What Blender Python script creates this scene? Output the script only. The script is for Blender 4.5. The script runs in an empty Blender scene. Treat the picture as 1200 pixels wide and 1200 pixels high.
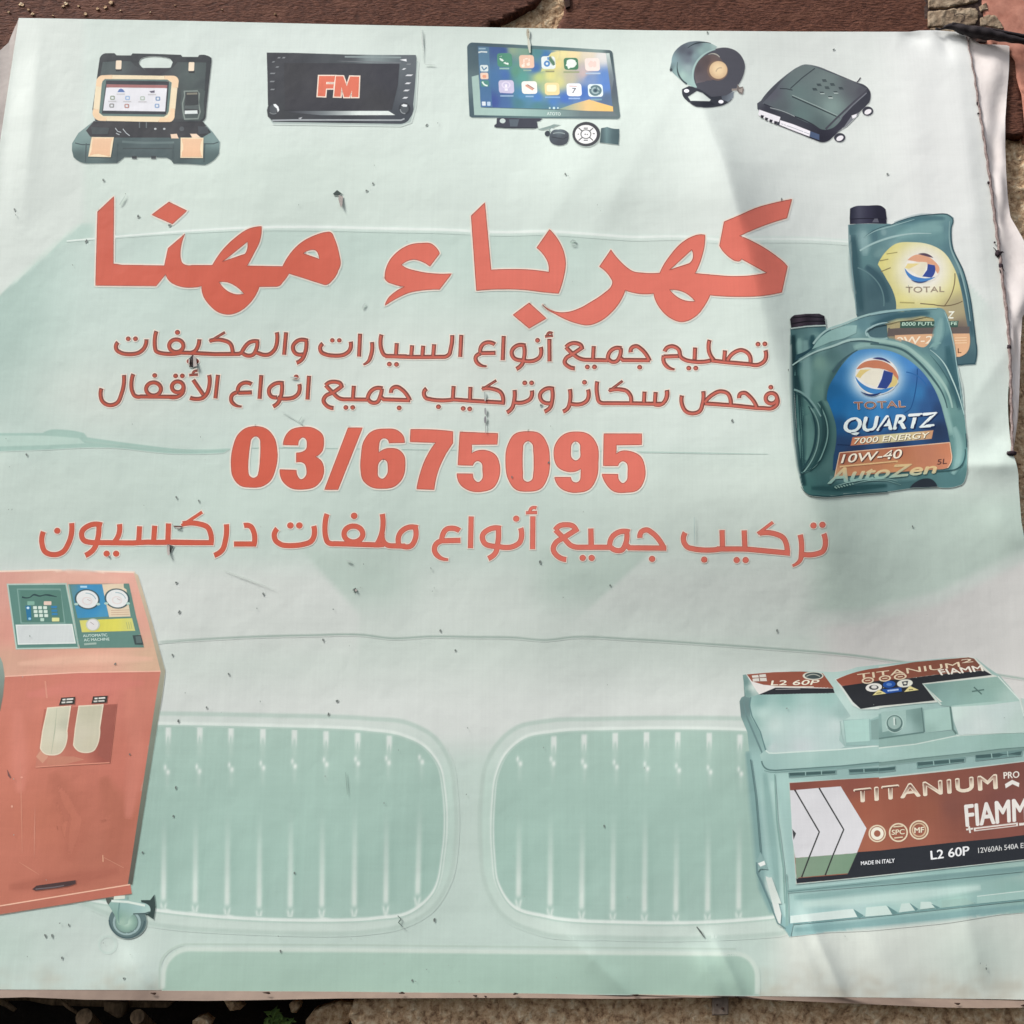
import bpy, math, random
import numpy as np
from mathutils import Vector, Matrix, Euler, noise as mnoise
from mathutils.geometry import delaunay_2d_cdt

SC = bpy.context.scene
COL = SC.collection
random.seed(7)
rng = np.random.default_rng(7)

# ------------------------------------------------------------------ camera
F_PX = 1203.0                       # focal length in photo pixels (1200 wide)
CAM = Vector((0.0, -2.6, 1.6))
PITCH, ROLL = math.radians(13.6), math.radians(0.65)
cam_d = bpy.data.cameras.new('camera')
cam = bpy.data.objects.new('camera', cam_d)
COL.objects.link(cam)
ROT = Matrix.Rotation(math.radians(90) + PITCH, 3, 'X') @ Matrix.Rotation(ROLL, 3, 'Z')
cam.matrix_world = Matrix.Translation(CAM) @ ROT.to_4x4()
cam_d.sensor_width = 36.0
cam_d.lens = 36.0 * F_PX / 1200.0
cam_d.clip_start, cam_d.clip_end = 0.05, 200.0
SC.camera = cam

# ------------------------------------------------------------------ daylight (bright overcast)
world = bpy.data.worlds.new('World')
SC.world = world
world.use_nodes = True
wn = world.node_tree
sky = wn.nodes.new('ShaderNodeTexSky')
sky.sky_type = 'NISHITA'
sky.sun_disc = False
SUN_EL, SUN_AZ = math.radians(46), math.radians(238)      # azimuth clockwise from +Y
sky.sun_elevation = SUN_EL
sky.sun_rotation = SUN_AZ
sky.dust_density = 3.0
sky.air_density = 1.0
sky.ozone_density = 1.0
hs = wn.nodes.new('ShaderNodeHueSaturation')          # thin cloud takes the blue out of the sky
hs.inputs['Saturation'].default_value = 0.35
wn.links.new(sky.outputs[0], hs.inputs['Color'])
wn.links.new(hs.outputs[0], wn.nodes['Background'].inputs[0])
wn.nodes['Background'].inputs[1].default_value = 0.066
sl = bpy.data.lights.new('sun', 'SUN')
sun = bpy.data.objects.new('sun', sl)
COL.objects.link(sun)
sl.energy = 1.5
sl.angle = math.radians(14)
sl.color = (1.0, 0.975, 0.94)
sdir = Vector((math.sin(SUN_AZ) * math.cos(SUN_EL), math.cos(SUN_AZ) * math.cos(SUN_EL), math.sin(SUN_EL)))
sun.location = sdir * 20
sun.rotation_euler = sdir.to_track_quat('Z', 'Y').to_euler()
SC.view_settings.view_transform = 'Standard'
SC.view_settings.look = 'None'
SC.view_settings.gamma = 1.0
SC.view_settings.use_curve_mapping = False
SC.view_settings.exposure = 1.38

# ------------------------------------------------------------------ helpers
ROTN = np.array(ROT)
CAMN = np.array(CAM)
Y_BANNER, Y_WALL = -0.070, 0.0


def rays(x, y):
    d = np.stack([(x - 600.0) / F_PX, -(y - 600.0) / F_PX, -np.ones_like(x)], -1)
    return d @ ROTN.T


def on_plane(x, y, Y):
    """photo measurements -> points on the wall plane y = Y (surveying the facade)"""
    x = np.asarray(x, float); y = np.asarray(y, float)
    r = rays(x, y)
    t = (Y - CAMN[1]) / r[..., 1]
    return CAMN + r * t[..., None]


def lin(c):
    c = np.asarray(c, float) / 255.0
    return np.where(c <= 0.04045, c / 12.92, ((c + 0.055) / 1.055) ** 2.4)


def sstep(a, b, v):
    t = np.clip((v - a) / (b - a), 0, 1)
    return t * t * (3 - 2 * t)


# ---- mini outline language: "x,y x,y~ ..." (~ = smooth point), in a window (x0, y0, scale)
def pts(s, win=(0, 0, 1)):
    out = []
    for tok in s.split():
        sm = tok.endswith('~')
        a, b = tok.rstrip('~').split(',')
        out.append((win[0] + float(a) / win[2], win[1] + float(b) / win[2], sm))
    return out


def sample(p, closed=True, step=6.0):
    n = len(p)
    P = [np.array(q[:2]) for q in p]
    tan = [None] * n
    mag = [1e9] * n
    for i in range(n):
        if p[i][2]:
            a, b = P[(i - 1) % n], P[(i + 1) % n]
            if not closed and i == 0: a = P[0]
            if not closed and i == n - 1: b = P[-1]
            u, v = P[i] - a, b - P[i]
            lu, lv = np.hypot(*u) or 1, np.hypot(*v) or 1
            t = u / lu * lv + v / lv * lu
            l = np.hypot(*t)
            tan[i] = t / l if l > 1e-9 else None
            mag[i] = 1.9 * min(lu, lv)
    out, flags = [], []
    for i in range(n if closed else n - 1):
        j = (i + 1) % n
        d = P[j] - P[i]
        L = np.hypot(*d)
        if L < 1e-9: continue
        ti, tj = tan[i], tan[j]
        if ti is None and tj is None:
            m = max(1, int(math.ceil(L / step)))
            for k in range(m):
                out.append(P[i] + d * k / m); flags.append(k == 0)
        else:
            if ti is None:
                ti = 2 * d / L - tj; ti = ti / (np.hypot(*ti) or 1)
            if tj is None:
                tj = 2 * d / L - ti; tj = tj / (np.hypot(*tj) or 1)
            m = int(min(14, max(3, math.ceil(L / min(step, 1.6)))))
            for k in range(m):
                u = k / m
                h = (2*u**3-3*u*u+1)*P[i] + (u**3-2*u*u+u)*min(L, mag[i])*ti + (-2*u**3+3*u*u)*P[j] + (u**3-u*u)*min(L, mag[j])*tj
                out.append(h); flags.append(k == 0 and tan[i] is None)
    if not closed:
        out.append(P[-1]); flags.append(True)
    return np.array(out), flags


def ribbon(c, w, closed=False):
    """polygon(s) of a stroke along the centre line c"""
    c = np.asarray(c, float)
    n = len(c)
    w = np.broadcast_to(np.asarray(w, float), (n,)) / 2
    if closed:
        d = np.roll(c, -1, 0) - c
        dp = c - np.roll(c, 1, 0)
    else:
        d = np.vstack([c[1:] - c[:-1], c[-1:] - c[-2:-1]])
        dp = np.vstack([c[1:2] - c[0:1], c[1:] - c[:-1]])
    d = d / np.maximum(np.hypot(d[:, 0], d[:, 1]), 1e-9)[:, None]
    dp = dp / np.maximum(np.hypot(dp[:, 0], dp[:, 1]), 1e-9)[:, None]
    nn = np.stack([-(d + dp)[:, 1], (d + dp)[:, 0]], -1)
    nn /= np.maximum(np.hypot(nn[:, 0], nn[:, 1]), 1e-6)[:, None]
    cosh = np.clip(nn[:, 0] * -d[:, 1] + nn[:, 1] * d[:, 0], 0.45, 1)
    o = nn * (w / cosh)[:, None]
    if closed:
        return [c + o, (c - o)]          # ring: outer and inner loops
    return [np.vstack([c + o, (c - o)[::-1]])]


def area(l):
    x, y = l[:, 0], l[:, 1]
    return 0.5 * np.sum(x * np.roll(y, -1) - np.roll(x, -1) * y)


def winding(px, py, loop):
    w = np.zeros(len(px), int)
    lo, hi = loop.min(0), loop.max(0)
    sel = np.where((px >= lo[0]) & (px <= hi[0]) & (py >= lo[1]) & (py <= hi[1]))[0]
    if len(sel) == 0: return w
    x0, y0 = loop[:, 0], loop[:, 1]
    x1, y1 = np.roll(x0, -1), np.roll(y0, -1)
    for ch in np.array_split(sel, max(1, len(sel) * len(loop) // 2000000 + 1)):
        X, Yy = px[ch][:, None], py[ch][:, None]
        cr = (x1 - x0) * (Yy - y0) - (X - x0) * (y1 - y0)
        up = (y0 <= Yy) & (y1 > Yy) & (cr > 0)
        dn = (y0 > Yy) & (y1 <= Yy) & (cr < 0)
        w[ch] = up.sum(1) - dn.sum(1)
    return w


def triangulate(adds, holes=(), sp=8.0, extra=None):
    loops = list(adds) + list(holes)
    lo = np.min([l.min(0) for l in adds], 0); hi = np.max([l.max(0) for l in adds], 0)
    gx = np.arange(math.ceil(lo[0] / sp) * sp, hi[0], sp)
    gy = np.arange(math.ceil(lo[1] / sp) * sp, hi[1], sp)
    V = []
    E = []
    for l in loops:
        b = len(V)
        V += [tuple(q) for q in l]
        E += [(b + i, b + (i + 1) % len(l)) for i in range(len(l))]

    def inside(x, y):
        m = np.zeros(len(x), bool)
        for l in adds: m |= winding(x, y, l) != 0
        for l in holes: m &= winding(x, y, l) == 0
        return m
    if len(gx) and len(gy):
        X, Yy = np.meshgrid(gx, gy)
        X, Yy = X.ravel(), Yy.ravel()
        if extra is not None: X, Yy = np.r_[X, extra[:, 0]], np.r_[Yy, extra[:, 1]]
        m = inside(X, Yy)
        V += list(zip(X[m], Yy[m]))
    r = delaunay_2d_cdt([Vector(v) for v in V], E, [], 0, 1e-4, False)
    v = np.array([(q.x, q.y) for q in r[0]])
    f = np.array([t for t in r[2] if len(t) == 3], int)
    if len(f) == 0: return v, f
    c = v[f].mean(1)
    f = f[inside(c[:, 0], c[:, 1])]
    a = v[f]
    cr = (a[:, 1, 0]-a[:, 0, 0])*(a[:, 2, 1]-a[:, 0, 1])-(a[:, 1, 1]-a[:, 0, 1])*(a[:, 2, 0]-a[:, 0, 0])
    k = np.abs(cr) > 8e-3
    f = f[k]; cr = cr[k]
    f[cr > 0] = f[cr > 0][:, ::-1]       # y grows downwards: face the street
    return v, f


# ---- colour fields for the print (colours as printed, sRGB 0-255)
def idw(pl, p=2.6):
    q = np.array([(a, b) for a, b, c in pl], float)
    cc = np.array([c for a, b, c in pl], float)

    def f(x, y):
        d = np.hypot(x[:, None] - q[:, 0], y[:, None] - q[:, 1]) + 0.5
        w = d ** -p
        return (w @ cc) / w.sum(1)[:, None]
    return f


def grad(p0, p1, *cols):
    p0, p1 = np.array(p0, float), np.array(p1, float)
    d = p1 - p0
    cc = np.array(cols, float)

    def f(x, y):
        t = np.clip(((x - p0[0]) * d[0] + (y - p0[1]) * d[1]) / (d @ d), 0, 1) * (len(cc) - 1)
        return np.stack([np.interp(t, np.arange(len(cc)), cc[:, k]) for k in range(3)], -1)
    return f


def radial(c, r, *cols, base=None, ry=None):
    cc = np.array(cols, float)

    def f(x, y):
        t = np.hypot((x - c[0]) / r, (y - c[1]) / (ry or r))
        k = np.clip(t, 0, 1) * (len(cc) - 1)
        o = np.stack([np.interp(k, np.arange(len(cc)), cc[:, j]) for j in range(3)], -1)
        if base is not None:
            b = base(x, y) if callable(base) else np.broadcast_to(np.array(base, float), o.shape)
            m = sstep(0.45, 1.0, t)[:, None]
            o = o * (1 - m) + b * m
        return o
    return f


# ------------------------------------------------------------------ relief of the hanging vinyl (metres towards the street)
def ridge(x, y, p0, p1, A, Ll, Lr, e=5.0, fade=0.42):
    p0, p1 = np.array(p0, float), np.array(p1, float)
    d = p1 - p0; L = np.hypot(*d); u = d / L
    s = (x - p0[0]) * -u[1] + (y - p0[1]) * u[0]         # <0 on the right of a downward line
    s = -s
    t = ((x - p0[0]) * u[0] + (y - p0[1]) * u[1]) / L
    w = sstep(-fade, fade, t) * (1 - sstep(1 - fade, 1 + fade, t))
    a = np.sqrt(s * s + e * e) - e
    pr = np.where(s > 0, np.exp(-a / Lr), np.exp(-a / Ll))
    return A * pr * w


CX = np.array([95, 140, 190, 290, 400, 520, 640, 760, 900.])
CV = np.array([812, 826, 846, 874, 900, 934, 962, 984, 1000.])


WRINKLED = ((806, 1052, 1084, 1180), (650, 1084, 752, 1180), (140, 1110, 184, 1175), (1086, 28, 1122, 76), (1120, 525, 1210, 566))


def relief(x, y):
    x = np.asarray(x, float); y = np.asarray(y, float)
    h = 0.0030 * np.sin(x / 61 + y / 230) * np.sin(y / 97 + 1) + 0.0045 * np.sin(x / 128 - y / 170 + 2)
    h = h + 0.0010 * np.sin(x / 33 - y / 140 + .6)
    xc = np.interp(y, CX, CV)
    s = x - xc
    w = sstep(20, 240, y) * (1 - 0.95 * sstep(560, 820, y))
    e_ = 10.0 + 0.05 * np.clip(y - 250, 0, 800)
    a = np.sqrt(s * s + e_ ** 2) - e_
    h = h + w * 0.092 * np.where(s > 0, np.exp(-a / (48.0 + 0.10 * (y - 200))), np.exp(-a / 330.0))
    h = h + ridge(x, y, (790, 100), (692, 275), 0.007, 60, 30, 9)
    h = h + ridge(x, y, (742, 110), (640, 260), 0.006, 40, 26, 10)
    h = h + ridge(x, y, (1062, 60), (1075, 235), 0.006, 50, 34, 12)
    h = h + ridge(x, y, (1120, 70), (1150, 330), 0.006, 30, 14, 8)
    h = h - ridge(x, y, (1098, 34), (1113, 66), 0.006, 7, 9, 3)
    h = h - ridge(x, y, (1060, 42), (1085, 46), 0.006, 8, 6, 3)
    h = h + ridge(x, y, (1130, 345), (1178, 420), 0.0035, 18, 10, 5)
    h = h + ridge(x, y, (1140, 470), (1184, 404), 0.0035, 12, 22, 5)
    h = h + ridge(x, y, (1128, 545), (1196, 545), 0.012, 16, 12, 5)
    h = h - ridge(x, y, (1150, 500), (1176, 520), 0.006, 14, 14, 5)
    h = h + ridge(x, y, (1160, 600), (1195, 640), 0.006, 18, 18, 6)
    h = h + ridge(x, y, (1100, 650), (1180, 900), 0.004, 70, 60, 14)
    h = h + ridge(x, y, (948, 1080), (990, 1172), 0.015, 14, 10, 4)
    h = h + ridge(x, y, (922, 1070), (958, 1150), 0.007, 12, 10, 5)
    h = h + ridge(x, y, (1012, 1090), (1062, 1172), 0.010, 26, 18, 6)
    h = h + ridge(x, y, (1128, 1060), (1150, 1150), 0.008, 26, 18, 6)
    h = h + ridge(x, y, (838, 1105), (872, 1170), 0.012, 12, 8, 4)
    h = h + ridge(x, y, (818, 1118), (850, 1170), 0.007, 9, 8, 4)
    h = h + ridge(x, y, (664, 1095), (742, 1170), 0.009, 16, 10, 5)
    h = h + ridge(x, y, (150, 1118), (178, 1164), 0.008, 16, 9, 4)
    h = h + ridge(x, y, (44, 60), (28, 240), 0.004, 16, 12, 6)
    h = h + ridge(x, y, (18, 70), (-2, 240), -0.004, 16, 12, 6)
    return h


def on_sheet(x, y, off=0.0):
    """points of the vinyl surface; off = height of a printed layer above it"""
    x = np.asarray(x, float); y = np.asarray(y, float)
    r = rays(x, y)
    t = (Y_BANNER - relief(x, y) - off - CAMN[1]) / r[..., 1]
    return CAMN + r * t[..., None]


def sheet_normals(x, y):
    e = 1.0
    a = on_sheet(x + e, y) - on_sheet(x - e, y)
    b = on_sheet(x, y + e) - on_sheet(x, y - e)
    n = np.cross(b, a)
    n /= np.linalg.norm(n, axis=1)[:, None]
    n[n[:, 1] > 0] *= -1
    return n


# ------------------------------------------------------------------ mesh output
def link(o, parent=None):
    COL.objects.link(o)
    if parent is not None: o.parent = parent
    return o


def tag(o, label=None, cat=None, group=None, kind=None):
    if label: o['label'] = label
    if cat: o['category'] = cat
    if group: o['group'] = group
    if kind: o['kind'] = kind
    return o


def mesh_obj(name, V, Fc, mat, parent=None, col=None, smooth=True, nrm=None):
    me = bpy.data.meshes.new(name)
    me.from_pydata([tuple(v) for v in V], [], [tuple(int(i) for i in f) for f in Fc])
    if col is not None:
        at = me.color_attributes.new('print', 'FLOAT_COLOR', 'POINT')
        buf = np.ones((len(V), 4), np.float32); buf[:, :col.shape[1]] = col
        at.data.foreach_set('color', buf.ravel())
    if smooth:
        me.polygons.foreach_set('use_smooth', np.ones(len(me.polygons), bool))
    me.materials.append(mat)
    me.update()
    if nrm is not None: me.normals_split_custom_set_from_vertices([tuple(q) for q in nrm])
    return link(bpy.data.objects.new(name, me), parent)


# ---- the artwork so far (1 unit = 1 px), so that soft ink can be mixed with what it is printed over
PAD, NPX = 60, 1330
CANVAS = np.full((NPX, NPX, 3), 205.0)


def under(x, y):
    fx = np.clip(x + PAD, 0, NPX - 1.001); fy = np.clip(y + PAD, 0, NPX - 1.001)
    i, j = fx.astype(int), fy.astype(int)
    u, v = (fx - i)[:, None], (fy - j)[:, None]
    return (CANVAS[j, i]*(1-u) + CANVAS[j, i+1]*u)*(1-v) + (CANVAS[j+1, i]*(1-u) + CANVAS[j+1, i+1]*u)*v


def pixels(lo, hi):
    x0, y0 = np.maximum(np.floor(lo).astype(int), -PAD); x1, y1 = np.minimum(np.ceil(hi).astype(int) + 1, NPX - PAD)
    if x1 <= x0 or y1 <= y0: return None
    X, Y = np.meshgrid(np.arange(x0, x1), np.arange(y0, y1))
    return X.ravel(), Y.ravel()


def dense(l, step=2.0):
    out = []
    for a, b in zip(l, np.roll(l, -1, 0)):
        m = max(1, int(math.ceil(np.hypot(*(b - a)) / step)))
        out += [a + (b - a) * k / m for k in range(m)]
    return np.array(out)


class Print:
    """one printed picture (or a part of one): layers of ink lying on the vinyl"""
    def __init__(s, name, parent=None, z0=0.0006, inc=0.00002):
        s.name, s.up = name, parent
        s.inc = parent.inc if isinstance(parent, Print) else inc
        s.ctr = parent.ctr if isinstance(parent, Print) else [z0]
        s.V, s.F, s.C, s.N, s.n = [], [], [], [], 0
        s.feather = parent.feather if isinstance(parent, Print) else 0.55
        s.kids = []
        s.k = parent.k if isinstance(parent, Print) else (1.0, 120.0, (0, 0, 0))
        if isinstance(parent, Print): parent.kids.append(s)

    def sub(s, name, fork=False):
        k = Print(name, s)
        if fork: k.ctr = list(s.ctr)
        return k

    def _grade(s, col, x, y):
        c = col(x, y) if callable(col) else np.broadcast_to(np.array(col, float), (len(x), 3))
        if len(s.k) > 3: c = c + ((c @ np.array([.3, .59, .11]))[:, None] - c) * s.k[3]
        return np.clip((c - s.k[1]) * s.k[0] + s.k[1] + np.array(s.k[2]), 0, 255)

    def _add(s, v, f, col, step=True, graded=None):
        if len(f) == 0: return
        if step: s.ctr[0] += s.inc
        used = np.unique(f)
        mp = np.full(len(v), -1); mp[used] = np.arange(len(used))
        v, f = v[used], mp[f]
        x, y = v[:, 0], v[:, 1]
        c = graded[used] if graded is not None else s._grade(col, x, y)
        s.V.append(on_sheet(x, y, s.ctr[0])); s.N.append(sheet_normals(x, y)); s.F.append(f + s.n); s.C.append(lin(c)); s.n += len(v)

    def loops(s, adds, col, holes=(), sp=None):
        if sp is None: sp = 3.0 if callable(col) else 5.0
        lo = np.min([l.min(0) for l in adds], 0); hi = np.max([l.max(0) for l in adds], 0)
        if hi[0] > 780 or hi[1] > 1050: sp = min(sp, 4.0)
        if s._creased(lo, hi):                     # follow the sharp fold closely
            sp = min(sp, 2.0)
            adds = [dense(l) for l in adds]; holes = [dense(l) for l in holes]
        v, f = triangulate(adds, holes, sp)
        s._add(v, f, col)
        if s.feather and len(adds) == 1:
            for l in list(adds) + list(holes): s._fringe(l, col, l is not adds[0])
        q = pixels(lo, hi)
        if q is not None:
            X, Y = q
            xf, yf = X.astype(float), Y.astype(float)
            m = np.zeros(len(X), bool)
            for l in adds: m |= winding(xf, yf, l) != 0
            for l in holes: m &= winding(xf, yf, l) == 0
            if m.any(): CANVAS[Y[m] + PAD, X[m] + PAD] = s._grade(col, xf[m], yf[m])
        return s

    @staticmethod
    def _creased(lo, hi):
        yy = np.linspace(max(lo[1], 60), min(hi[1], 660), 12)
        for x0, y0, x1, y1 in WRINKLED:
            if lo[0] < x1 and hi[0] > x0 and lo[1] < y1 and hi[1] > y0: return True
        if lo[1] > 660 or hi[1] < 60: return False
        xc = np.interp(yy, CX, CV)
        return bool(np.any((xc > lo[0] - 60) & (xc < hi[0] + 60)))

    def _fringe(s, l, col, hole):
        """the ink bleeds a little past its edge"""
        a, b = ribbon(l, 2 * s.feather, True)
        if (abs(area(a)) > abs(area(b))) == hole: a, b = b, a
        n = len(l)
        i = np.arange(n); j = (i + 1) % n
        f = np.vstack([np.column_stack([i, j, j + n]), np.column_stack([i, j + n, i + n])])
        g = np.vstack([s._grade(col, l[:, 0], l[:, 1]) * .8 + under(a[:, 0], a[:, 1]) * .2, under(a[:, 0], a[:, 1])])
        V = np.vstack([l, a])
        s._add(V, s._face(V, f), None, False, g)

    @staticmethod
    def _face(v, f):
        a = v[f]
        cr = (a[:, 1, 0]-a[:, 0, 0])*(a[:, 2, 1]-a[:, 0, 1])-(a[:, 1, 1]-a[:, 0, 1])*(a[:, 2, 0]-a[:, 0, 0])
        f = f[np.abs(cr) > 1e-6]; cr = cr[np.abs(cr) > 1e-6]
        f[cr > 0] = f[cr > 0][:, ::-1]
        return f

    def fill(s, txt, col, win=(0, 0, 1), holes=(), sp=None, step=4.0):
        ts = [txt] if isinstance(txt, str) else txt
        return s.loops([sample(pts(t, win), True, step)[0] for t in ts], col,
                       [sample(pts(t, win), True, step)[0] for t in holes], sp)

    def line(s, txt, w, col, win=(0, 0, 1), sp=None, step=4.0, taper=None, soft=False):
        ts = [txt] if isinstance(txt, str) else txt
        L = []
        for t in ts:
            c, _ = sample(pts(t, win), False, step)
            ww = w
            if taper: ww = w * np.interp(np.linspace(0, 1, len(c)), np.linspace(0, 1, len(taper)), taper)
            if s.feather:
                s._soft(c, ww, col, soft)
            else: L += ribbon(c, ww)
        return s.loops(L, col, (), sp) if L else s

    def _soft(s, c, w, col, soft):
        """a stroke whose ink thins out towards its edges, mixed with the print below it"""
        w = np.broadcast_to(np.asarray(w, float), (len(c),))
        if s._creased(c.min(0), c.max(0)):
            q = np.arange(0, len(c) - .999, .5)
            c = np.stack([np.interp(q, np.arange(len(c)), c[:, k]) for k in (0, 1)], -1); w = np.interp(q, np.arange(len(w)), w)
        n = len(c)
        off = ((-1, 0), (-.68, .3), (-.3, .85), (.3, .85), (.68, .3), (1, 0)) if soft else ((-.74, 0), (-.36, 1), (.36, 1), (.74, 0))
        d = np.gradient(c, axis=0); d /= np.maximum(np.hypot(d[:, 0], d[:, 1]), 1e-9)[:, None]
        nn = np.stack([-d[:, 1], d[:, 0]], -1)
        V = np.vstack([c + nn * (w * o)[:, None] for o, _ in off])
        ends = np.minimum(1, np.minimum(np.arange(n), np.arange(n)[::-1]) / 2.0 + .34) if soft else np.ones(n)
        A = np.concatenate([ends * a for _, a in off])[:, None]
        f = []
        for k in range(len(off) - 1):
            i = np.arange(n - 1) + k * n
            f += [np.column_stack([i, i + 1, i + 1 + n]), np.column_stack([i, i + 1 + n, i + n])]
        g = s._grade(col, V[:, 0], V[:, 1]) * A + under(V[:, 0], V[:, 1]) * (1 - A)
        s._add(V, s._face(V, np.vstack(f)), None, True, g)
        ks, va = [abs(o) for o, _ in off[len(off)//2:]], [a for _, a in off[len(off)//2:]]
        W = w.max()
        q = pixels(c.min(0) - W, c.max(0) + W)
        if q is None: return
        X, Y = q
        al = np.zeros(len(X))
        for i in range(n - 1):
            a, b = c[i], c[i + 1]
            L2 = max(((b - a) ** 2).sum(), 1e-9)
            wi = max((w[i] + w[i + 1]) / 2, .01)
            sel = np.where((X >= min(a[0], b[0]) - wi) & (X <= max(a[0], b[0]) + wi) & (Y >= min(a[1], b[1]) - wi) & (Y <= max(a[1], b[1]) + wi))[0]
            if len(sel) == 0: continue
            t = np.clip(((X[sel] - a[0]) * (b[0] - a[0]) + (Y[sel] - a[1]) * (b[1] - a[1])) / L2, 0, 1)
            dd = np.hypot(X[sel] - a[0] - t * (b[0] - a[0]), Y[sel] - a[1] - t * (b[1] - a[1])) / wi
            al[sel] = np.maximum(al[sel], np.interp(dd, ks, va) * (ends[i] + ends[i + 1]) / 2)
        m = al > 0
        if m.any():
            cc = s._grade(col, X[m].astype(float), Y[m].astype(float))
            k = (Y[m] + PAD, X[m] + PAD)
            CANVAS[k] = CANVAS[k] * (1 - al[m][:, None]) + cc * al[m][:, None]

    def outline(s, txt, w, col, win=(0, 0, 1), step=4.0):
        c, _ = sample(pts(txt, win), True, step)
        a, b = ribbon(c, w, True)
        if abs(area(a)) < abs(area(b)): a, b = b, a
        return s.loops([a], col, [b])

    def ell(s, x, y, rx, ry, col, rot=0, hole=None, sp=None, n=28):
        a = np.linspace(0, 2 * math.pi, n, endpoint=False)
        cr, sr = math.cos(rot), math.sin(rot)

        def e(k): return np.stack([x + k*(rx*np.cos(a)*cr - ry*np.sin(a)*sr), y + k*(rx*np.cos(a)*sr + ry*np.sin(a)*cr)], -1)
        return s.loops([e(1)], col, [e(hole)] if hole else (), sp)

    def box(s, x, y, w, h, col, r=0.0, sk=0.0):
        a = []
        for cx, cy, a0 in ((x+w/2-r, y+h/2-r, 0), (x-w/2+r, y+h/2-r, 90), (x-w/2+r, y-h/2+r, 180), (x+w/2-r, y-h/2+r, 270)):
            for k in ((0, 30, 60, 90) if r > 0 else (0,)):
                q = math.radians(a0 + k)
                py = cy + r * math.sin(q)
                a.append((cx + r * math.cos(q) - sk * (py - y), py))
        return s.loops([np.array(a)], col)

    def text(s, body, TL, TR, BR, BL, col, bold=0.0, spacing=1.0, grow=0.0):
        """grow: extra stroke (em) for a halo drawn below, fitted to the same box"""
        def mk(off):
            cu = bpy.data.curves.new('t', 'FONT')
            cu.body = body; cu.offset = off; cu.resolution_u = 4; cu.space_character = spacing
            ob = bpy.data.objects.new('t', cu)
            me = bpy.data.meshes.new_from_object(ob)
            v = np.array([(q.co.x, q.co.y) for q in me.vertices])
            f = []
            for p in me.polygons:
                i = list(p.vertices)
                f += [(i[0], i[k], i[k + 1]) for k in range(1, len(i) - 1)]
            bpy.data.objects.remove(ob); bpy.data.meshes.remove(me); bpy.data.curves.remove(cu)
            return v, np.array(f)
        v, f = mk(0.0)
        lo, hi = v.min(0), v.max(0)
        u = (v - lo) / (hi - lo)
        q = [np.array(k, float) for k in (TL, TR, BR, BL)]
        U, W = u[:, :1], 1 - u[:, 1:]
        p = q[0]*(1-U)*(1-W) + q[1]*U*(1-W) + q[2]*U*W + q[3]*(1-U)*W
        a = p[f]
        cr = (a[:, 1, 0]-a[:, 0, 0])*(a[:, 2, 1]-a[:, 0, 1])-(a[:, 1, 1]-a[:, 0, 1])*(a[:, 2, 0]-a[:, 0, 0])
        f[cr > 0] = f[cr > 0][:, ::-1]
        em = np.hypot(*(q[3] - q[0])) * bold * .8       # a heavier cut: the glyph inked again beside itself
        ux = (q[1] - q[0]) / np.hypot(*(q[1] - q[0]))
        keep, s.inc = s.inc, s.inc * (0.35 if bold else 1)
        for dx, dy in (((-1, 0), (1, 0), (0, -.7), (0, .7), (0, 0)) if bold else ((0, 0),)):
            s._add(p + em * (dx * ux + dy * np.array([-ux[1], ux[0]])), f, col)
        s.inc = keep
        return s

    def build(s, parent, label=None):
        me = None
        if s.V:
            me = mesh_obj(s.name, np.vstack(s.V), np.vstack(s.F), M['print'], parent, np.vstack(s.C), True, np.vstack(s.N))
        else:
            me = link(bpy.data.objects.new(s.name, None), parent)
        if label: me['label'] = label
        for k in s.kids: k.build(me)
        return me


# ------------------------------------------------------------------ materials
M = {}


def nmat(name, rough=0.6, spec=0.3):
    m = bpy.data.materials.new(name); m.use_nodes = True
    b = m.node_tree.nodes['Principled BSDF']
    b.inputs['Roughness'].default_value = rough
    b.inputs['Specular IOR Level'].default_value = spec
    M[name] = m
    return m, m.node_tree, b


def node(t, kind, **kw):
    n = t.nodes.new(kind)
    for k, v in kw.items():
        if k in n.inputs: n.inputs[k].default_value = v
        else: setattr(n, k, v)
    return n


def mapped(t, scale):
    tc = node(t, 'ShaderNodeTexCoord'); mp = node(t, 'ShaderNodeMapping')
    mp.inputs['Scale'].default_value = scale
    t.links.new(tc.outputs['Object'], mp.inputs[0])
    return mp.outputs[0]


def ramp(t, src, stops):
    r = node(t, 'ShaderNodeValToRGB')
    e = r.color_ramp.elements
    while len(e) < len(stops): e.new(0.5)
    for el, (p, c) in zip(e, stops):
        el.position = p; el.color = (*lin(c), 1)
    t.links.new(src, r.inputs[0])
    return r.outputs[0]


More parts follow.
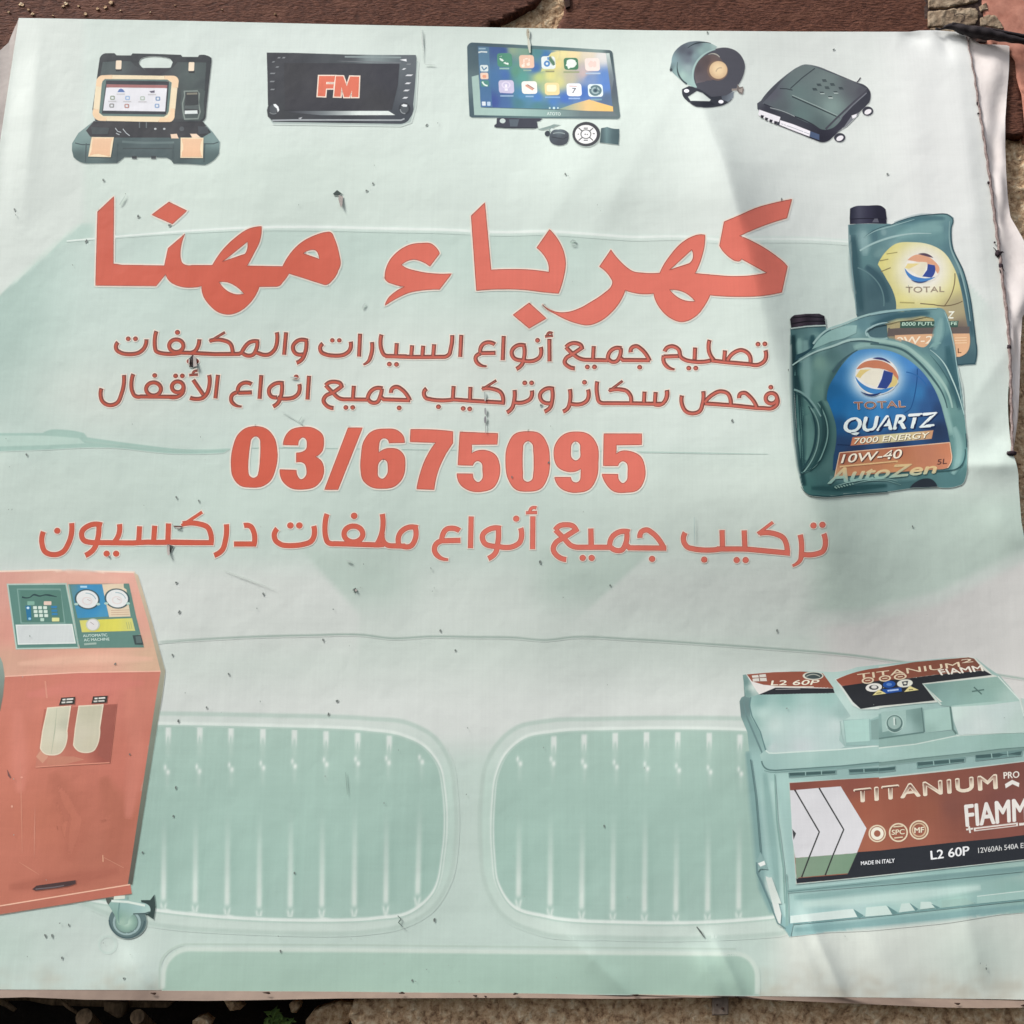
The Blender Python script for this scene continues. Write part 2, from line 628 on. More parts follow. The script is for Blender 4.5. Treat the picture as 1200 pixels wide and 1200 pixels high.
# printed vinyl: ink colour from the print, print-head streaks, weave and grime
m, t, b = nmat('print', 0.5, 0.2)
at = node(t, 'ShaderNodeAttribute', attribute_name='print')
cur = at.outputs['Color']
for sc, nsc, lo, hi, det in (((170, 170, 2.2), 1.0, 0.982, 1.016, 3), ((2.5, 2.5, 210), 1.0, 0.989, 1.010, 3),
                             ((3, 3, 3), 1.0, 0.965, 1.03, 5), ((420, 420, 420), 1.0, 0.985, 1.015, 2)):
    nz = node(t, 'ShaderNodeTexNoise', Scale=nsc, Detail=det)
    t.links.new(mapped(t, sc), nz.inputs['Vector'])
    mr = node(t, 'ShaderNodeMapRange')
    mr.inputs[1].default_value, mr.inputs[2].default_value = 0.3, 0.7
    mr.inputs[3].default_value, mr.inputs[4].default_value = lo, hi
    t.links.new(nz.outputs['Fac'], mr.inputs[0])
    vm = node(t, 'ShaderNodeVectorMath', operation='SCALE')
    t.links.new(cur, vm.inputs[0]); t.links.new(mr.outputs[0], vm.inputs['Scale'])
    cur = vm.outputs[0]
t.links.new(cur, b.inputs['Base Color'])
nz = node(t, 'ShaderNodeTexNoise', Scale=9.0, Detail=3.0)
t.links.new(mapped(t, (1, 1, 1)), nz.inputs['Vector'])
bp = node(t, 'ShaderNodeBump', Strength=0.25, Distance=0.012)
t.links.new(nz.outputs['Fac'], bp.inputs['Height'])
t.links.new(bp.outputs[0], b.inputs['Normal'])



def rough_mat(name, stops, scale=30, detail=8, bump=0.4, dist=0.01, rough=0.85, stretch=(1, 1, 1), spots=None, nrough=0.6):
    m, t, b = nmat(name, rough, 0.15)
    v = mapped(t, stretch)
    nz = node(t, 'ShaderNodeTexNoise', Scale=scale, Detail=detail, Roughness=nrough)
    t.links.new(v, nz.inputs['Vector'])
    c = ramp(t, nz.outputs['Fac'], stops)
    if spots:
        sc, th, colr = spots
        n2 = node(t, 'ShaderNodeTexNoise', Scale=sc, Detail=4.0)
        t.links.new(v, n2.inputs['Vector'])
        mr = node(t, 'ShaderNodeMapRange')
        mr.inputs[1].default_value, mr.inputs[2].default_value = th, th + 0.04
        t.links.new(n2.outputs['Fac'], mr.inputs[0])
        mx = node(t, 'ShaderNodeMix', data_type='RGBA')
        t.links.new(mr.outputs[0], mx.inputs[0]); t.links.new(c, mx.inputs[6])
        mx.inputs[7].default_value = (*lin(colr), 1)
        c = mx.outputs[2]
    t.links.new(c, b.inputs['Base Color'])
    bp = node(t, 'ShaderNodeBump', Strength=bump, Distance=dist)
    t.links.new(nz.outputs['Fac'], bp.inputs['Height'])
    t.links.new(bp.outputs[0], b.inputs['Normal'])
    return m


rough_mat('brown_paint', [(0.28, (60, 37, 29)), (0.5, (91, 57, 45)), (0.72, (118, 77, 60))], 55, 9, 0.7, 0.012, 0.7, (1, 1, 3), (9, 0.56, (104, 68, 54)))
rough_mat('salmon_plaster', [(0.3, (158, 104, 88)), (0.7, (190, 134, 116))], 30, 6, 0.4, 0.006)
rough_mat('roughcast', [(0.30, (120, 92, 70)), (0.45, (198, 164, 130)), (0.56, (220, 192, 156)), (0.72, (244, 228, 200))], 62, 5, 0.9, 0.02, 0.95, (1, 1, 1), None, 0.62)
rough_mat('tan_stone', [(0.3, (108, 90, 74)), (0.5, (142, 124, 104)), (0.72, (172, 156, 134))], 34, 8, 0.7, 0.012)
rough_mat('mortar', [(0.3, (44, 34, 34)), (0.7, (80, 64, 58))], 60, 6, 0.7, 0.01)
rough_mat('shade_dark_earth', [(0.3, (10, 9, 8)), (0.7, (26, 21, 17))], 20, 6, 0.6, 0.02)  # near-black colours paint in the shade inside the hollow
rough_mat('old_wood', [(0.3, (62, 50, 38)), (0.7, (120, 100, 78))], 24, 7, 0.5, 0.006, 0.8, (4, 4, 1))
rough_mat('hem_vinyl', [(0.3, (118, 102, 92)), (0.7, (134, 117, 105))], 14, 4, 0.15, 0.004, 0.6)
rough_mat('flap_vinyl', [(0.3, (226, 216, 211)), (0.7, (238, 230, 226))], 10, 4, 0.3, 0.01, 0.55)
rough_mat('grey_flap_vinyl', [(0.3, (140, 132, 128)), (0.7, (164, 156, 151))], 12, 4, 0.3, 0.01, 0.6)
rough_mat('black_plastic', [(0.3, (34, 30, 32)), (0.7, (62, 56, 58))], 30, 4, 0.2, 0.004, 0.45)
rough_mat('brown_cord', [(0.3, (96, 80, 78)), (0.7, (158, 142, 138))], 120, 4, 0.5, 0.002, 0.8)
rough_mat('dark_knot', [(0.3, (34, 26, 32)), (0.7, (66, 54, 60))], 150, 4, 0.6, 0.002, 0.8)
rough_mat('weathered_iron', [(0.3, (84, 74, 66)), (0.7, (116, 104, 94))], 60, 6, 0.5, 0.003, 0.6)
rough_mat('rust', [(0.3, (34, 24, 20)), (0.7, (66, 46, 38))], 60, 6, 0.5, 0.003, 0.7)
rough_mat('leaf_green', [(0.3, (46, 66, 30)), (0.7, (96, 122, 60))], 30, 3, 0.2, 0.002, 0.6)

# ================================================================== LARGE STRUCTURE: the wall behind the banner
def slab(name, poly, Yf, thick, mat, parent=None, sp=12.0, amp=0.0, nscale=14.0, seed=0.0):
    """a slab of wall with a real outline, front at Yf, depth behind it and an uneven face"""
    loops = poly if isinstance(poly, list) else [poly]
    lp = [sample(pts(q), True, sp)[0] for q in loops]
    v, f = triangulate([lp[0]], lp[1:], sp)
    P = on_plane(v[:, 0], v[:, 1], Yf)
    if amp:
        for p in P:
            q = Vector((p[0] * nscale + seed, p[2] * nscale, seed))
            p[1] -= amp * (mnoise.noise(q) + 0.6 * mnoise.noise(q * 2.7) + 0.4 * mnoise.noise(q * 6.1))
    n = len(P)
    Bk = P.copy(); Bk[:, 1] = Yf + thick
    from collections import Counter
    cnt = Counter()
    for a, b, c in f:
        for e in ((a, b), (b, c), (c, a)): cnt[tuple(sorted(e))] += 1
    Fc = [tuple(q) for q in f] + [(c + n, b + n, a + n) for a, b, c in f]
    for a, b, c in f:
        for e in ((a, b), (b, c), (c, a)):
            if cnt[tuple(sorted(e))] == 1: Fc.append((e[1], e[0], e[0] + n, e[1] + n))
    return mesh_obj(name, np.vstack([P, Bk]), Fc, M[mat], parent, smooth=bool(amp))


stone_wall = slab('roughcast_wall', ["-420,-120 1620,-120 1620,1560 452,1560 430,1230 416,1206 408,1190 414,1176 417,1164 390,1150 -420,1150"],
                  -0.026, 0.33, 'roughcast', None, 5.0, 0.011, 26.0)
tag(stone_wall, 'rough speckled tan roughcast wall behind and below the banner', 'wall')
earth = slab('earth_bank', "-460,1050 560,1050 560,1620 -460,1620", 0.34, 0.06, 'shade_dark_earth', None, 30, 0.02)
tag(earth, 'earth deep in the hollow under the banner, coloured near black for its shade', None, kind='structure')

lp = slab('painted_panel', "-420,-120 645,-120 636,-8 628,2 612,11 596,19 588,23 586,26 575,24 573,30 574,70 560,110 -420,110",
          -0.052, 0.05, 'brown_paint', None, 7.0, 0.003, 30.0, 3.0)
tag(lp, 'long reddish brown painted wall panel above the banner, ending in a slanted broken edge', 'wall panel')
rp = slab('painted_panel', "672,-120 1084,-120 1087,20 1090,34 1120,36 1160,50 1188,62 1196,104 1199,136 1200,158 1150,157 1100,164 700,160 646,70 652,34 660,18 662,6",
          -0.052, 0.05, 'brown_paint', None, 7.0, 0.003, 30.0, 9.0)
tag(rp, 'reddish brown painted wall panel between the broken edge and the bare stones', 'wall panel')
for fx, fy, fr in ((25, 5, 3.2), (33, 11, 1.6), (38, 16, 2), (77, 4, 2.4), (74, 7, 1.8), (92, 7, 1.3), (100, 16, 2), (114, 10, 1.8), (123, 8, 2.4), (130, 3, 2.6), (10, 14, 1.4), (141, 12, 1), (260, 11, 1), (322, 16, 1.3), (205, 6, .9), (176, 14, .8), (62, 18, 1)):
    q_ = " ".join(f"{fx + fr*math.cos(a)*(1+.3*math.sin(3*a+fx)):.2f},{fy + .7*fr*math.sin(a)*(1+.3*math.cos(2*a+fy)):.2f}" for a in np.linspace(0, 6.28, 8)[:-1])
    slab('render_fleck', q_, -0.0555, 0.008, 'roughcast', lp, 3)
chip = slab('peg', "661,-6 667,-6 668,7 663,9", -0.060, 0.02, 'rust', rp, 4)

sal = slab('salmon_wall', "1150,-120 1620,-120 1620,170 1204,163 1201,140 1198,112 1192,90 1190,70 1180,58 1158,54 1155,30 1151,6",
           -0.056, 0.05, 'salmon_plaster', None, 9.0, 0.003, 16.0, 5.0)
tag(sal, 'salmon pink plastered wall at the upper right corner', 'wall')

mason = tag(link(bpy.data.objects.new('stone_patch', None)), 'patch of bare cracked tan stones beside the salmon plaster', 'stonework')
slab('mortar', "1082,-60 1158,-60 1158,52 1120,44 1084,36", -0.053, 0.05, 'mortar', mason, 4, 0.003, 40)
S = [("1085,-50 1150,-52 1148,-6 1146,1 1136,3 1122,6 1106,9 1089,9", 1),
     ("1088,13 1108,12 1128,9 1144,10 1147,15 1146,22 1143,28 1128,32 1104,31 1088,31", 2),
     ("1149,21 1158,17 1167,18 1173,26 1176,34 1166,32 1150,29", 3),
     ("1090,33 1108,33 1122,36 1116,40 1098,37", 5),
     ("1148,7 1156,3 1158,10 1150,13", 6)]
for q, sd in S:
    slab('stone', q, -0.059, 0.02, 'tan_stone', mason, 2.5, 0.004, 60, sd)
# the small figure 5 scratched on the bare stone
mk5 = []
for q in ("1118.0,14.6 1118.6,19.2", "1118.6,19.2 1122.0,16.6~ 1126.6,16.4~ 1130.4,19.2~ 1129.8,22.6~ 1125.6,25.6"):
    mk5 += ribbon(sample(pts(q), False, 1.0)[0], 0.9)
v, f = triangulate(mk5, (), 2.0)
mesh_obj('scratched_mark', on_plane(v[:, 0], v[:, 1], -0.0672), f, M['mortar'], mason)


# ================================================================== THE BANNER
def base_print(x, y):
    """the faded picture of a car bonnet that covers the whole banner, as printed"""
    def bl(c, col, m):
        m = np.clip(m, 0, 1)[:, None]
        return c * (1 - m) + np.array(col, float) * m
    c = np.tile(np.array([206., 220, 211]), (len(x), 1))
    c = bl(c, (210, 222, 215), np.exp(-((x - 330) / 160) ** 2 - ((y - 60) / 60) ** 2) * 0.8)
    c = bl(c, (201, 217, 206), sstep(140, 200, y) * (1 - sstep(330, 620, x)) * 0.8)
    c = bl(c, (222, 227, 222), sstep(640, 1000, x) * 0.9)
    c = bl(c, (231, 233, 230), sstep(1000, 1090, x) * (1 - sstep(180, 420, y)) * 0.9)
    # windscreen, below the roof line
    roof = np.interp(x, [-100, 0, 78, 150, 300, 440, 600, 720, 800, 900, 1000, 1130, 1200], [420, 345, 283, 275, 267, 268, 273, 276, 278, 280, 284, 330, 400])
    ws = sstep(-1.5, 1.5, y - roof)
    left = sstep(-6, 8, (x * 1.02 + (y - 345) * 1.0))            # slanted pillar edge at the left
    pil = sstep(-4, 4, x * 1.02 + (y - 345)) * (1 - sstep(-4, 4, y - np.interp(x, [0, 110], [420, 290])))
    c = bl(c, (188, 209, 199), ws * sstep(-10, 30, x - 0) * 0.95)
    c = bl(c, (164, 192, 181), ws * (1 - sstep(10, 120, x)) * (1 - sstep(430, 560, y)))
    c = bl(c, (186, 209, 198), ws * sstep(100, 240, x) * (1 - sstep(300, 430, y)) * 0.8)
    c = bl(c, (206, 215, 206), ws * np.exp(-((x - 560) / 360) ** 2 - ((y - 440) / 95) ** 2) * 0.9)
    c = bl(c, (201, 212, 202), ws * np.exp(-((x - 130) / 100) ** 2 - ((y - 465) / 48) ** 2) * 0.9)
    c = bl(c, (209, 222, 213), ws * sstep(640, 800, x) * (1 - sstep(560, 900, y)) * 0.75)
    c = bl(c, (216, 222, 216), sstep(1130, 1180, x) * (1 - sstep(360, 480, y)))
    edge = -(y - np.interp(x, [-100, 0, 45, 92], [450, 345, 300, 262]))
    c = bl(c, (206, 216, 208), sstep(-2, 3, edge) * (1 - sstep(92, 104, x)))
    c = bl(c, (175, 203, 191), (1 - sstep(-4, 3, edge)) * sstep(0, 3, y - np.interp(x, [0, 112], [345, 246])) * (1 - sstep(105, 114, x)) * (1 - ws) * 0.9)
    # scuttle
    c = bl(c, (192, 210, 199), sstep(508, 560, y) * (1 - sstep(640, 690, y)) * 0.85)
    c = bl(c, (196, 211, 200), np.exp(-((y - 590) / 40) ** 2) * np.exp(-((x - 60) / 90) ** 2) * 0.4)
    c = bl(c, (203, 216, 206), sstep(560, 860, x) * sstep(520, 560, y) * (1 - sstep(660, 720, y)) * 0.7)
    # bonnet
    c = bl(c, (205, 214, 206), sstep(628, 690, y))
    c = bl(c, (204, 215, 206), sstep(700, 745, y) * 0.8)
    c = bl(c, (200, 213, 203), sstep(742, 748, y) * (1 - sstep(750, 800, y)) * 0.8)
    c = bl(c, (209, 215, 209), sstep(770, 840, y))
    w = sstep(0, 10, (x - np.interp(y, [640, 722], [345, 419]))) * sstep(0, 10, np.interp(y, [640, 742], [775, 664]) - x)
    c = bl(c, (184, 203, 191), w * sstep(630, 650, y) * (1 - sstep(680, 740, y)) * (1 - 0.75 * sstep(440, 520, x) * (1 - sstep(600, 660, x))) * 1.0)
    c = bl(c, (212, 217, 211), (1 - sstep(-4, 6, x - np.interp(y, [640, 722], [345, 419]))) * sstep(650, 690, y) * (1 - sstep(740, 790, y)) * 0.6)
    tri = sstep(0, 14, np.interp(x, [960, 1010, 1100, 1210], [724, 722, 700, 645]) - y) * sstep(930, 975, x) * sstep(560, 600, y)
    c = bl(c, (186, 206, 193), tri * 0.9)
    c = bl(c, (211, 210, 205), sstep(0, 16, y - np.interp(x, [960, 1010, 1100, 1210], [724, 722, 700, 645])) * sstep(940, 990, x) * (1 - sstep(800, 860, y)))
    # nose
    c = bl(c, (189, 209, 198), sstep(852, 905, y))
    c = bl(c, (186, 207, 196), sstep(1000, 1060, y) * 0.6)
    c = bl(c, (198, 212, 203), np.exp(-((x - 90) / 110) ** 2 - ((y - 1115) / 55) ** 2) * 0.9)
    c = bl(c, (204, 211, 201), sstep(885, 935, x) * sstep(1020, 1085, y))
    c = bl(c, (182, 206, 192), np.exp(-((x - 0) / 60) ** 2 - ((y - 1110) / 30) ** 2) * 0.5)
    c = bl(c, (190, 208, 196), np.exp(-((x - 1150) / 60) ** 2 - ((y - 1120) / 45) ** 2) * 0.6)
    g_ = (c @ np.array([.3, .59, .11]))[:, None]
    c = c + (g_ + np.array([0.5, 0.5, -.5]) - c) * .16
    # road dirt washed against the lower hem
    ns = np.array([mnoise.noise(Vector((a / 37, b / 22, 2.0))) + 0.5 * mnoise.noise(Vector((a / 11, b / 9, 7.0))) for a, b in zip(x, y)]) if len(x) else 0
    c = bl(c, (172, 162, 144), sstep(1128, 1172, y + 14 * ns) * 0.42 * np.clip(0.55 + ns, 0, 1))
    return c


SHEET = ("22,21 200,24 400,28.6 570,32 760,35.5 940,37 1066,37.2 1078,35.6 1097,35.4 1112,36.6 1127,37.6 1133,44 "
         "1142,90 1152,155 1160,215 1168,280 1172,322 1180,386 1184,440 1186.5,530~ 1190,540~ 1192.5,550~ 1193.5,566 1197,612 1212,690 1262,1174 "
         "1200,1171.5 1100,1170 1000,1168.6 868,1167 840,1166.4 700,1164.4 600,1163.4 480,1162.5 400,1161.6 312,1161 180,1160.3 0,1159.6 -170,1158 "
         "-120,860 -60,530 -22,300 0,166")
sp_ = sample(pts(SHEET), True, 4.0)[0]
ex = []
for x0, y0, x1, y1 in WRINKLED:
    a, b = np.meshgrid(np.arange(x0, x1, 2.0), np.arange(y0, y1, 2.0)); ex.append(np.column_stack([a.ravel(), b.ravel()]))
a, b = np.meshgrid(np.arange(740, 1050, 2.0), np.arange(60, 662, 2.0)); a, b = a.ravel(), b.ravel()
k = np.abs(a - np.interp(b, CX, CV)) < 64
ex.append(np.column_stack([a[k], b[k]]))
ex = np.unique(np.vstack(ex), axis=0)
ex = ex[(ex % 4.0 != 0).any(1)]
v, f = triangulate([sp_], (), 4.0, ex)
banner = mesh_obj('advertising_banner', on_sheet(v[:, 0], v[:, 1]), f, M['print'], None, lin(base_print(v[:, 0], v[:, 1])), True, sheet_normals(v[:, 0], v[:, 1]))
tag(banner, 'large wrinkled pale green vinyl banner for a car electrician, with red Arabic lettering', 'banner')

gx = np.arange(-PAD, NPX - PAD + 4, 4.0)
GX, GY = np.meshgrid(gx, gx)
G_ = base_print(GX.ravel(), GY.ravel()).reshape(len(gx), len(gx), 3)
ii = np.arange(NPX) / 4.0; i0 = ii.astype(int); fr = (ii - i0)
G_ = G_[i0] * (1 - fr)[:, None, None] + G_[i0 + 1] * fr[:, None, None]
CANVAS[:] = G_[:, i0] * (1 - fr)[None, :, None] + G_[:, i0 + 1] * fr[None, :, None]

# ---- folded-over edges of the vinyl
def strip(name, front, back, mat, n=5, wav=0.0):
    """a strip of vinyl turning back from the sheet: front = (x,y) on the sheet, back = (x,y,Y)"""
    a = sample(pts(front), False, 4.0)[0]
    P0 = on_sheet(a[:, 0], a[:, 1], 0.0)
    bx = np.array([q for q in back], float)
    tt = np.linspace(0, 1, len(a))
    tb = np.linspace(0, 1, len(bx))
    P1 = on_plane(np.interp(tt, tb, bx[:, 0]), np.interp(tt, tb, bx[:, 1]), 0.0)
    Yb = np.interp(tt, tb, bx[:, 2])
    r = P1 - CAMN
    P1 = CAMN + r * ((Yb - CAMN[1]) / r[:, 1])[:, None]
    V, Fc = [], []
    for k in range(n + 1):
        u = k / n
        row = P0 * (1 - u) + P1 * u
        row[:, 1] += wav * math.sin(math.pi * u) * np.sin(tt * 23 + u * 3) + wav * 0.7 * math.sin(math.pi * u) * np.sin(tt * 51 - u * 5)
        V.append(row)
    m_ = len(a)
    for k in range(n):
        for i in range(m_ - 1):
            Fc.append((k*m_+i, k*m_+i+1, (k+1)*m_+i+1, (k+1)*m_+i))
    return mesh_obj(name, np.vstack(V), Fc, M[mat], banner)


strip('side_flap', "1127,37.8 1133,44.5 1142,90 1152,155 1160,215 1168,280 1172,322 1180,386 1184,440 1186.5,529",
      [(1130, 38, -.069), (1148, 51.5, -.067), (1183, 53, -.062), (1182.5, 80, -.062), (1180, 110, -.062), (1178, 140, -.062), (1178, 170, -.062), (1179, 200, -.062), (1181, 232, -.062), (1184, 254, -.062), (1199, 280, -.062),
       (1212, 310, -.062), (1212, 345, -.062), (1198, 372, -.062), (1196, 400, -.062), (1195.5, 430, -.062), (1194.5, 460, -.064), (1193, 490, -.065), (1190, 512, -.067), (1187, 529, -.069)],
      'flap_vinyl', 8, 0.0045)
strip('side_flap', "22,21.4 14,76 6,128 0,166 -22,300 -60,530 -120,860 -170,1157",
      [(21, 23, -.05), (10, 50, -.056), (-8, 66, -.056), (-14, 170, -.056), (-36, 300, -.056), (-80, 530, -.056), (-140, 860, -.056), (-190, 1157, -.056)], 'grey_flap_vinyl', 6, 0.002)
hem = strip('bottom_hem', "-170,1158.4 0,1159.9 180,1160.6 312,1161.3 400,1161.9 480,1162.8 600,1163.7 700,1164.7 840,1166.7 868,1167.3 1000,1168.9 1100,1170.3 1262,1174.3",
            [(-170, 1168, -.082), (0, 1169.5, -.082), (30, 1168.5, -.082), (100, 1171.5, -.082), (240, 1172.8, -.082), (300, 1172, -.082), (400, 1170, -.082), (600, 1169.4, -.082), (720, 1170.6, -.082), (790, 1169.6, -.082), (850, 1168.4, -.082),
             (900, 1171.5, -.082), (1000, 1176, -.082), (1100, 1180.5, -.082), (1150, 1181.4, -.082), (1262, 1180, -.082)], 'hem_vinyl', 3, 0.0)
for sx, sy, sw, sa in ((180, 1164.2, 7, .05), (313, 1163.6, 9, .1), (471, 1163.6, 7, 0), (557, 1167, 5, .2), (569, 1168, 3, .3), (604, 1164.6, 6, -.1), (745, 1166.2, 7, 0), (863, 1168.0, 6, .3), (1122, 1176.2, 7, .1), (1199, 1178.4, 5, 0)):
    a = np.linspace(0, 2*math.pi, 10, endpoint=False)
    rr = 1 + 0.25 * np.sin(a * 3 + sx)
    ex, ey = sx + sw/2*np.cos(a)*rr, sy + 1.25*np.sin(a)*rr + sa*sw/2*np.cos(a)
    P = on_plane(np.r_[ex, sx], np.r_[ey, sy], -0.0835)
    P[-1, 1] -= 0.003
    mesh_obj('staple', P, [((i+1) % 10, i, 10) for i in range(10)], M['rust'], hem)

# ================================================================== PRINT: the ghosted car
car = Print('car_picture', None, 0.0003, 0.00003)
car.feather = 1.5
roof = car.sub('roof_line', True)
R_ = "78,282.5 150,276~ 220,270.5~ 300,266.5~ 380,266~ 440,267.5~ 520,269~ 590,272~ 640,271~ 690,274~ 740,277.5~ 800,277~ 850,281~ 900,280~ 960,281~ 1000,284"
roof.line(R_, 5.0, (214, 227, 219), taper=[.3, 1, 1, 1, .9], soft=True)
roof.line(R_, 2.6, (226, 234, 228), taper=[.3, 1, 1, 1, .7])
bon = car.sub('bonnet_line', True)
B_ = "186,752.5 240,749~ 300,746~ 360,744.5~ 425,744~ 460,748~ 500,746~ 560,746.5~ 600,747~ 640,750~ 672,746.5~ 740,749~ 820,754~ 900,759.5~ 1000,768~ 1060,776~ 1120,783~ 1165,790~ 1240,802"
bon.line(B_, 2.4, (172, 186, 177), soft=True)
bon.line(B_.replace('752.5', '755'), 1.0, (160, 178, 168), taper=[.4, 1, .7, 1, .4])
wip = car.sub('wiper', True)
wip.fill("-20,508 50,508 58,504.5~ 72,504~ 98,508 102,513 160,521~ 215,527~ 268,526 262,530 205,531~ 130,524~ 95,524 60,526 -20,529", (160, 189, 178))
wip.fill("-20,511 52,511 92,514 98,519 60,521 -20,523", (181, 205, 194))
wip.line("100,517 160,524~ 215,528.5~ 300,525~ 420,526~ 560,528~", 1.6, (164, 190, 179), taper=[1, 1, .6, .4, .3])
wip.line("620,527 720,529~ 830,531~ 900,532", 1.4, (176, 198, 188), taper=[.3, 1, 1, .3])


def grille(parent, outer, inner, topx, topy, botx, boty, sx):
    g = parent.sub('grille', True)
    rim = sample(pts(outer), True, 6)[0]
    g.fill(outer, grad((0, 830), (0, 1100), (208, 215, 209), (188, 209, 198), (186, 207, 196), (198, 212, 203)), sp=5)
    L0 = sample(pts(outer), False, 4)[0]
    g._soft(L0, 4.2, (180, 198, 188), True)

    def picture(x, y):
        c = grad((0, 850), (0, 1080), (168, 194, 182), (162, 190, 178), (160, 189, 177), (164, 191, 180))(x, y)
        def put(col, m):
            m = np.clip(m, 0, 1)[:, None]
            c[:] = c * (1 - m) + np.array(col, float) * m
        for bx, by, dx in botx:
            yb = float(boty(bx))
            xc = bx + dx * np.clip((yb - y) / 110, 0, 1)
            f = sstep(by - 12, by + 70, y) * (1 - sstep(yb - 16, yb - 8, y))
            put((150, 180, 168), np.exp(-((x - xc - 7) / 6.0) ** 2) * f * .45)
            put((206, 219, 210), np.exp(-(np.abs(x - xc) / 3.3) ** 3) * f * (.62 + .38 * sstep(yb - 60, yb - 20, y)))
            for k in (-1, 1):
                put((216, 226, 218), np.exp(-((x - bx + k * 3.2 - k * (y - yb + 10) * .2) / 1.5) ** 2) * sstep(yb - 12, yb - 6, y) * .8)
        for tx, ty in zip(topx, topy):
            f = sstep(ty - 1, ty + 3, y)
            put((218, 225, 219), np.exp(-(np.abs(x - tx - .3) / 3.0) ** 4) * f * (1 - sstep(ty + 9, ty + 15, y)) * .95)
            for k in (-1, 1): put((214, 223, 216), np.exp(-((x - tx + k * 1.9) / 1.2) ** 2) * f * (1 - sstep(ty + 13, ty + 25, y)) * .9)
            put((186, 206, 195), np.exp(-((x - tx) / 3.0) ** 2) * sstep(ty + 12, ty + 24, y) * (1 - sstep(ty + 26, ty + 44, y)) * .5)
        for kx, ky in sx:
            put((222, 230, 223), np.exp(-((x - kx - .8) / 2.2) ** 2 - ((y - ky - 2) / 3.2) ** 2) * 1.1)
            put((216, 226, 219), np.exp(-((x - kx + 2.4) / 1.7) ** 2 - ((y - ky + 3.6) / 3.4) ** 2))
            put((190, 208, 198), np.exp(-((x - kx) / 2.4) ** 2) * sstep(ky, ky + 8, y) * (1 - sstep(ky + 10, ky + 30, y)) * .4)
        return c
    g.fill(inner, picture, sp=1.6)
    L1 = sample(pts(inner), False, 3)[0]
    g._soft(L1, 3.6, (222, 230, 223), True)
    g._soft(L1 + np.array([0, 2.6]), 1.6, (176, 198, 187), True)


grille(car, "60,842 185,836 300,838~ 430,842~ 480,848~ 510,865~ 527,893~ 533,930~ 534,985~ 525,1035~ 505,1066~ 470,1085~ 430,1092~ 300,1092~ 180,1083~ 130,1072~ 92,1055~ 60,1030",
       "80,850 185,848 300,850~ 430,855~ 470,861~ 497,874~ 514,896~ 520,925~ 520,995~ 506,1048~ 480,1069~ 440,1076~ 300,1077~ 185,1067~ 80,1050",
       [197, 234, 270.5, 308, 345, 382, 419, 456], [851, 851, 851, 853, 854, 856, 858, 861],
       [(191.5, 958, 1), (228.5, 956, 1), (266, 954, 1), (303.5, 956, 1), (340, 952, 1), (377, 953, 1), (415, 948, 1), (452, 950, 1), (489, 942, 3)], lambda x: np.interp(x, [190, 300, 440, 490], [1067, 1076, 1074, 1060]),
       [(196, 903), (233, 902), (271, 900), (308, 898), (345, 896), (382, 894), (419, 893), (455, 892), (494, 891)])
grille(car, "940,842 870,842 700,842.5~ 640,845~ 605,853~ 583,872~ 569,898~ 564,930~ 563,990~ 570,1040~ 590,1073~ 630,1092~ 720,1098.5~ 800,1099.5~ 915,1094 940,1085",
       "930,855 875,855 720,854~ 650,857~ 615,864~ 593,883~ 582,908~ 578,940~ 578,1000~ 583,1035~ 600,1061~ 640,1074~ 740,1081~ 820,1081~ 905,1075 930,1070",
       [649, 684.5, 721, 757.5, 794, 831, 867], [862, 860, 858, 857, 857, 858, 860],
       [(607.5, 955, 1), (644.5, 956, 1), (681.5, 958, 1), (718, 954, 1), (755, 950, 1), (792, 966, 1), (829, 964, 1), (865.5, 960, 1)], lambda x: np.interp(x, [600, 650, 740, 820, 900], [1061, 1075, 1081, 1081, 1076]),
       [(609, 893), (648, 893), (685, 896), (722, 897), (758, 899), (795, 901), (832, 903), (868, 905)])
pl = car.sub('number_plate', True)
pl.fill("191,1160 191.5,1140 196,1124~ 206,1114~ 224,1112 420,1113 640,1115 862,1117 876,1120~ 885,1129~ 889,1145 889,1166", grad((0, 1112), (0, 1170), (168, 194, 180), (160, 187, 172)), sp=6)
pl.line("191,1159 192,1140 197,1126~ 208,1116~ 226,1112.5 420,1113.5 640,1116 860,1118 874,1121~ 883,1130~ 887,1146 887,1165.5", 4.2, (204, 216, 206), soft=True)
pl.line("186.6,1159 187,1140 191,1122~ 203,1111~ 224,1106.5 420,1107.5 640,1110 862,1112", 1.8, (178, 196, 184), soft=True)
gh = car.sub('ring_mark', True)
gh.ell(126, 1107, 10.2, 10.2, (190, 207, 198), hole=0.93)
car.build(banner)

# ================================================================== PRINT: red lettering
RED, HALO = (213, 104, 84), (230, 216, 202)


def redf(x, y):        # ink thins towards the right
    a = np.array([201., 91, 69]); b = np.array([217., 115, 99])
    m = sstep(240, 640, x)[:, None]
    return a * (1 - m) + b * m


def word(par, name, adds, holes, halo=2.6, edge=True, col=redf):
    w = par.sub(name, True) if par else Print(name)
    A = [sample(q, True, 3.0)[0] for q in adds]
    H = [sample(q, True, 3.0)[0] for q in holes]
    for l in A + H: w._soft(np.vstack([l, l[:2]]), 3.4, HALO, False)
    keep, w.feather = w.feather, 0.35
    for i, l in enumerate(A):
        w.loops([l], col, [h for h in H if winding(h[:1, 0], h[:1, 1], l)[0]], 5)
    w.feather = keep
    for l in A + H: w._soft(np.vstack([l, l[:2]]), .75, (166, 80, 66), False)
    return w


